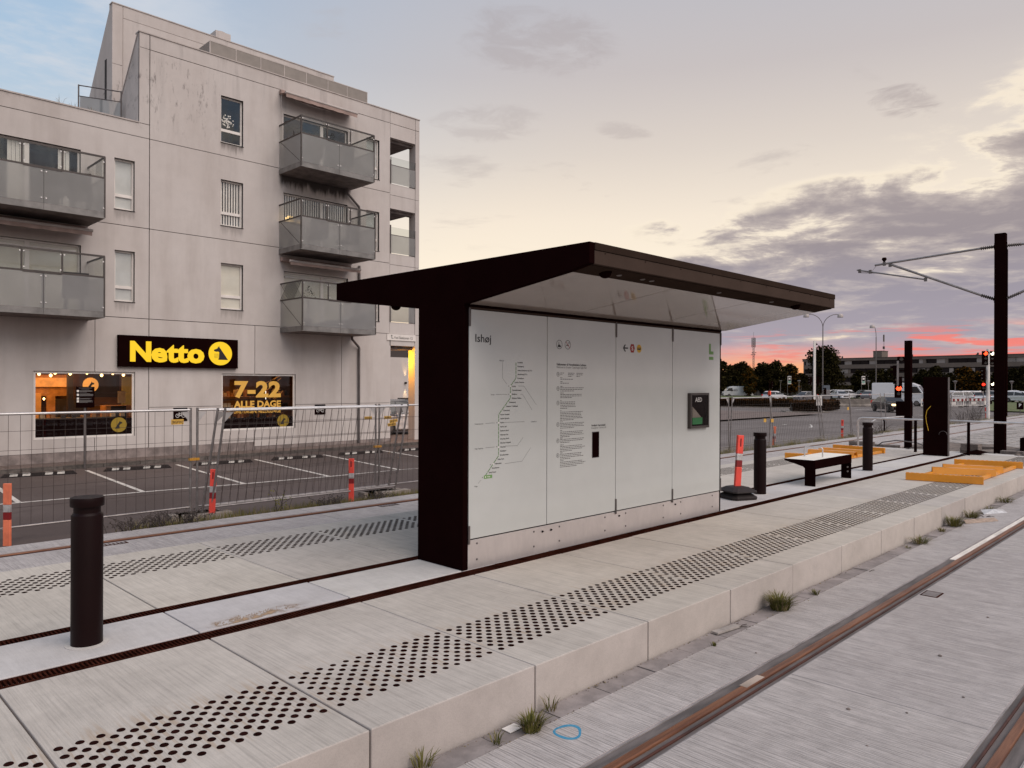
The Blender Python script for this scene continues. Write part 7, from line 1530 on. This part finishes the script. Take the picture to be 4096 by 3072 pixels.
# lattice mast
mp = at(3014, 300, -.7); t = thing('lattice_mast', 'slim lattice radio mast rising above the trees', 'mast', mp); Hm = 21.2
lg = [(.42 * math.cos(a), .42 * math.sin(a)) for a in (PI / 2, PI / 2 + 2 * PI / 3, PI / 2 + 4 * PI / 3)]
m = MB()
for (a, b) in lg: m.tube([(a, b, 0), (a, b, Hm)], .05, 5)
for k in range(21):
    for i in range(3): a, b = lg[i], lg[(i + 1) % 3]; m.tube([(*a, k), (*b, k + 1)], .025, 4); m.tube([(*b, k), (*a, k + 1)], .025, 4)
part('lattice', m, gsteel, t); part('spike', MB().tube([(0, 0, Hm - .5), (0, 0, Hm + 2.0)], .05, 5), gsteel, t)
for (a, b) in lg: part('antenna', MB().box(a * 1.7 - .14, a * 1.7 + .14, b * 1.7 - .1, b * 1.7 + .1, Hm - 4, Hm - .2), gsteel, t)
for k in range(6): a = k * PI / 3; part('dish', MB().lathe([(.1, -.15), (.38, 0), (.38, .12)], (.7 * math.cos(a), .7 * math.sin(a), 14.2 + .8 * (k % 2)), 10), gsteel, t)
# ------------------------------------------------------------------ long building in the distance
fa_, fb_ = Vector(at(3213, 252)), Vector(at(4150, 199)); d = fb_ - fa_; LB = d.length + 60
fb = thing('long_building', 'long dark flat roofed apartment building closing the view on the right', 'building', (fa_.x, fa_.y, -.7), math.atan2(d.y, d.x))
DB = -1   # facade looks towards -Y locally
part('wall', MB().box(0, LB, .6, 12, 0, 10.4), fargl, fb); part('roof', MB().box(-.3, LB + .3, .0, 12.3, 10.02, 10.75), farw, fb); part('roof_edge', MB().box(-.4, LB + .4, -.12, 12.4, 10.76, 10.92), fard, fb); part('gable', MB().box(-.05, .5, .2, 12, 0, 10.0), fard, fb)
for z0_ in (1.9, 4.7, 7.5): part('spandrel', MB().box(.0, LB, .10, .55, z0_, z0_ + 1.28), farw, fb)
wm = [MB().box(0, 2.3, .38, .58, 0, 1.42).data('window', fargl), MB().box(0, 2.3, .38, .58, 0, 1.42).data('window', farcur), MB().box(0, 1.1, .36, .58, 0, 1.42).data('window', farcur), MB().box(0, .8, .14, .55, 0, 1.42).data('panel', farw)]
rr_ = random.Random(19)
for fl, z0_ in enumerate((3.22, 6.02, 8.78)):
    x_ = .8
    while x_ < 95:
        k = rr_.random()
        if k < .17: me, w = wm[1], 2.3
        elif k < .26: me, w = wm[2], 1.1
        elif k < .36: me, w = wm[3], .8
        else: me, w = wm[0], 2.3
        o = link(me.name.split('.')[0], me, fb); o.location = (x_, 0, z0_); o.scale = (1, 1, .86); x_ += w + rr_.choice([.12, .12, .5])
for i in range(22):
    o = link('panel', wm[3], fb); o.location = (2 + i * 4.2, 0, .1); o.scale = (rr_.uniform(.8, 2.2), 1, 1.2)
part('roof_house', MB().box(22.6, 25.3, 2, 6, 10.9, 12.85), farw, fb); part('roof_house_cap', MB().box(22.5, 25.4, 1.9, 6.1, 12.86, 13.0), fard, fb)
an = part('antenna', MB().tube([(25.0, 4, 12), (25.0, 4, 18.2)], .06, 6), fard, fb); part('antenna_panel', MB().box(24.8, 25.15, 3.8, 4.1, 15.9, 18.0), farw, an); part('antenna_panel', MB().box(24.75, 25.2, 3.7, 4.2, 13.6, 14.4), fard, an)
for x_ in (12, 34, 52, 71): part('vent', MB().lathe([(.25, 0), (.25, .5), (.35, .55), (.1, .75)], (x_, 3, 10.9), 8), fard, fb)
# ------------------------------------------------------------------ road markings on the junction
def mark(name, pts, lab, z_=-.698, cat='road marking'):
    m = MB().face([(p[0], p[1], z_) for p in pts]); return solo(name, m, paint, lab, cat, 'white markings on the road', org=(pts[0][0], pts[0][1], z_))
def dash(px0, D0, px1, D1, w, lab):
    a, b = Vector(at(px0, D0)), Vector(at(px1, D1)); dd = (b - a).normalized(); nn = Vector((-dd.y, dd.x, 0)) * w / 2; mark('road_line', [a - nn, b - nn, b + nn, a + nn], lab)
dash(3095, 55, 3110, 55, .5, 'short white dash on the road behind the fence, leftmost'); dash(3132, 45, 3147, 45, .35, 'short white dash above the orange marker behind the bench')
dash(3460, 49.5, 3512, 49.8, .35, 'white stop dash behind the bollard cap'); dash(3612, 55, 3655, 55, .4, 'white dash left of the totem'); dash(3682, 59, 3694, 59, .4, 'white dash touching the totem edge')
ar_ = Vector(at(3240, 42.5)); m = MB()
mark('road_arrow', [Vector(at(3233, 42.2)), Vector(at(3250, 42.0)), Vector(at(3252, 43.4)), Vector(at(3243, 45.4)), Vector(at(3239, 45.4)), Vector(at(3246, 43.0))], 'bent white arrow painted on the road behind the bench')
for (a, Da, b, Db, w, lab) in ((3860, 66, 4010, 70, .18, 'long white line before the barriers'), (3900, 61, 4000, 63, .2, 'dashed white line before the barriers'), (4020, 60, 4170, 56, .2, 'white lane line right of the mast, upper'), (4020, 55, 4170, 47, .18, 'white lane line right of the mast, lower'), (2905, 66, 3010, 66, .2, 'faint white line across the road behind the fence'), (3420, 72, 3500, 74, .3, 'white edge line along the concrete barrier')): dash(a, Da, b, Db, w, lab)
# edge line beside the far tracks
for (ya, yb_, lab) in ((9.95, 10.07, 'kerb line'),):
    m = MB().box(30, 75, 10.70, 10.82, -.5, -.262); solo('kerb_edge', m, paver, 'pale kerb edge beyond the far track at the right', 'kerb')
# ------------------------------------------------------------------ things on the balconies
chairm = pmat('chair_wicker', (.045, .036, .034), .8, var=.2)
def chair(loc, rz, lab, mat=chairm, s_=1.0):
    t = thing('balcony_chair', lab, 'chair', loc, rz, 'chairs behind the frosted balcony glass'); part('seat', MB().box(-.30, .30, -.24, .28, .38, .46), mat, t); part('backrest', MB().prism([(.20, .40), (.30, 1.05), (.36, 1.05), (.28, .40)], -.32, .32), mat, t)
    for sx in (-1, 1):
        for sy in (-1, 1): part('leg', MB().box(sx * .2 - .02, sx * .2 + .02, sy * .19 - .02, sy * .19 + .02, 0, .40), mat, t)
for (X, zz_, rz, lab) in ((13.75, 9.22, 2.9, 'dark round backed chair on the top balcony, left'), (14.95, 9.22, 3.3, 'dark chair on the top balcony, right'), (13.95, 6.42, 3.0, 'dark square backed chair on the middle balcony, left'), (15.2, 6.42, 3.4, 'dark chair on the middle balcony, right'), (5.75, 6.48, 3.1, 'dark chair on the left upper balcony'), (6.45, 6.48, 2.7, 'dark chair at the right end of the left upper balcony'), (6.3, 3.70, 3.0, 'dark chair on the left lower balcony')): chair((X, 23.55, zz_), rz, lab)
def pot_plant(loc, h, r_, lab, con=False, mat=(leaf_a, leaf_b)):
    t = thing('potted_plant', lab, 'plant', loc, 0, 'potted plants on the balconies'); part('pot', MB().lathe([(.10, 0), (.14, .24), (.15, .26), (.12, .26)], n=14), conc_d, t); rr = random.Random(int(loc[0] * 100)); m = MB()
    for i in range(260):
        u = rr.random(); rr0 = r_ * ((1 - u) if con else math.sin(PI * (.15 + .8 * u))) * rr.random() ** .5; a = rr.random() * 2 * PI; c = Vector((rr0 * math.cos(a), rr0 * math.sin(a), .26 + u * h)); s_ = rr.uniform(.012, .03); v1_ = Vector((rr.gauss(0, 1), rr.gauss(0, 1), rr.gauss(0, 1))).normalized() * s_; v2_ = v1_.cross(Vector((rr.random(), rr.random(), rr.random()))).normalized() * s_ * .6; m.cur = i % 2; m.face([c - v1_, c + v2_, c + v1_, c - v2_])
    part('foliage', m, list(mat), t); part('stem', MB().tube([(0, 0, .2), (0, 0, .26 + h * .6)], .012, 6), bark, t)
pot_plant((13.25, 23.9, 9.22), 1.05, .26, 'small conical fir at the left end of the top balcony', True); pot_plant((14.40, 23.25, 9.22), 1.1, .22, 'bushy plant behind the clear pane of the top balcony'); pot_plant((13.45, 23.2, 3.65), 1.15, .30, 'loose twiggy plant behind the clear pane of the lower balcony'); pot_plant((13.2, 23.95, 6.42), .9, .22, 'dark plant at the left end of the middle balcony')
lo3 = thing('lounge_cover', 'grey covered lounge lying on the lower right balcony', 'cover', (14.8, 23.4, 3.65), world=True); part('cover', MB().prism([(13.5, 3.65), (13.6, 3.75), (14.3, 3.95), (15.0, 4.0), (15.35, 4.22), (15.6, 4.32), (15.9, 4.30), (15.9, 3.65)], 23.15, 23.8, 'Y'), carg, lo3, bevel=.05)
cl = thing('candle_lantern', 'cluster of lit candles on the middle balcony', 'candles', (13.3, 24.15, 7.37), world=True); part('shelf', MB().box(13.05, 13.75, 24.05, 24.25, 7.33, 7.36), gsteel, cl)
for i, (a, h) in enumerate(((13.1, .16), (13.18, .22), (13.26, .24), (13.34, .22), (13.62, .12))): part('candle', MB().lathe([(.022, 0), (.022, h)], (a, 24.15, 7.362), 10), cand, cl)
for (X, Y, h, lab) in ((6.2, 24.6, .34, 'dry grass stems on the roof edge left of the terrace rail'), (6.55, 24.65, .30, 'dry grass stems, second clump on the roof edge'), (7.05, 24.6, .22, 'dry grass stems next to the terrace rail')): tuft((X, Y, 9.74), 16, h, .25, lab, dry=1.0, cat='roof weed', grp='weeds on the roof edge')
print('objects', len(bpy.data.objects))
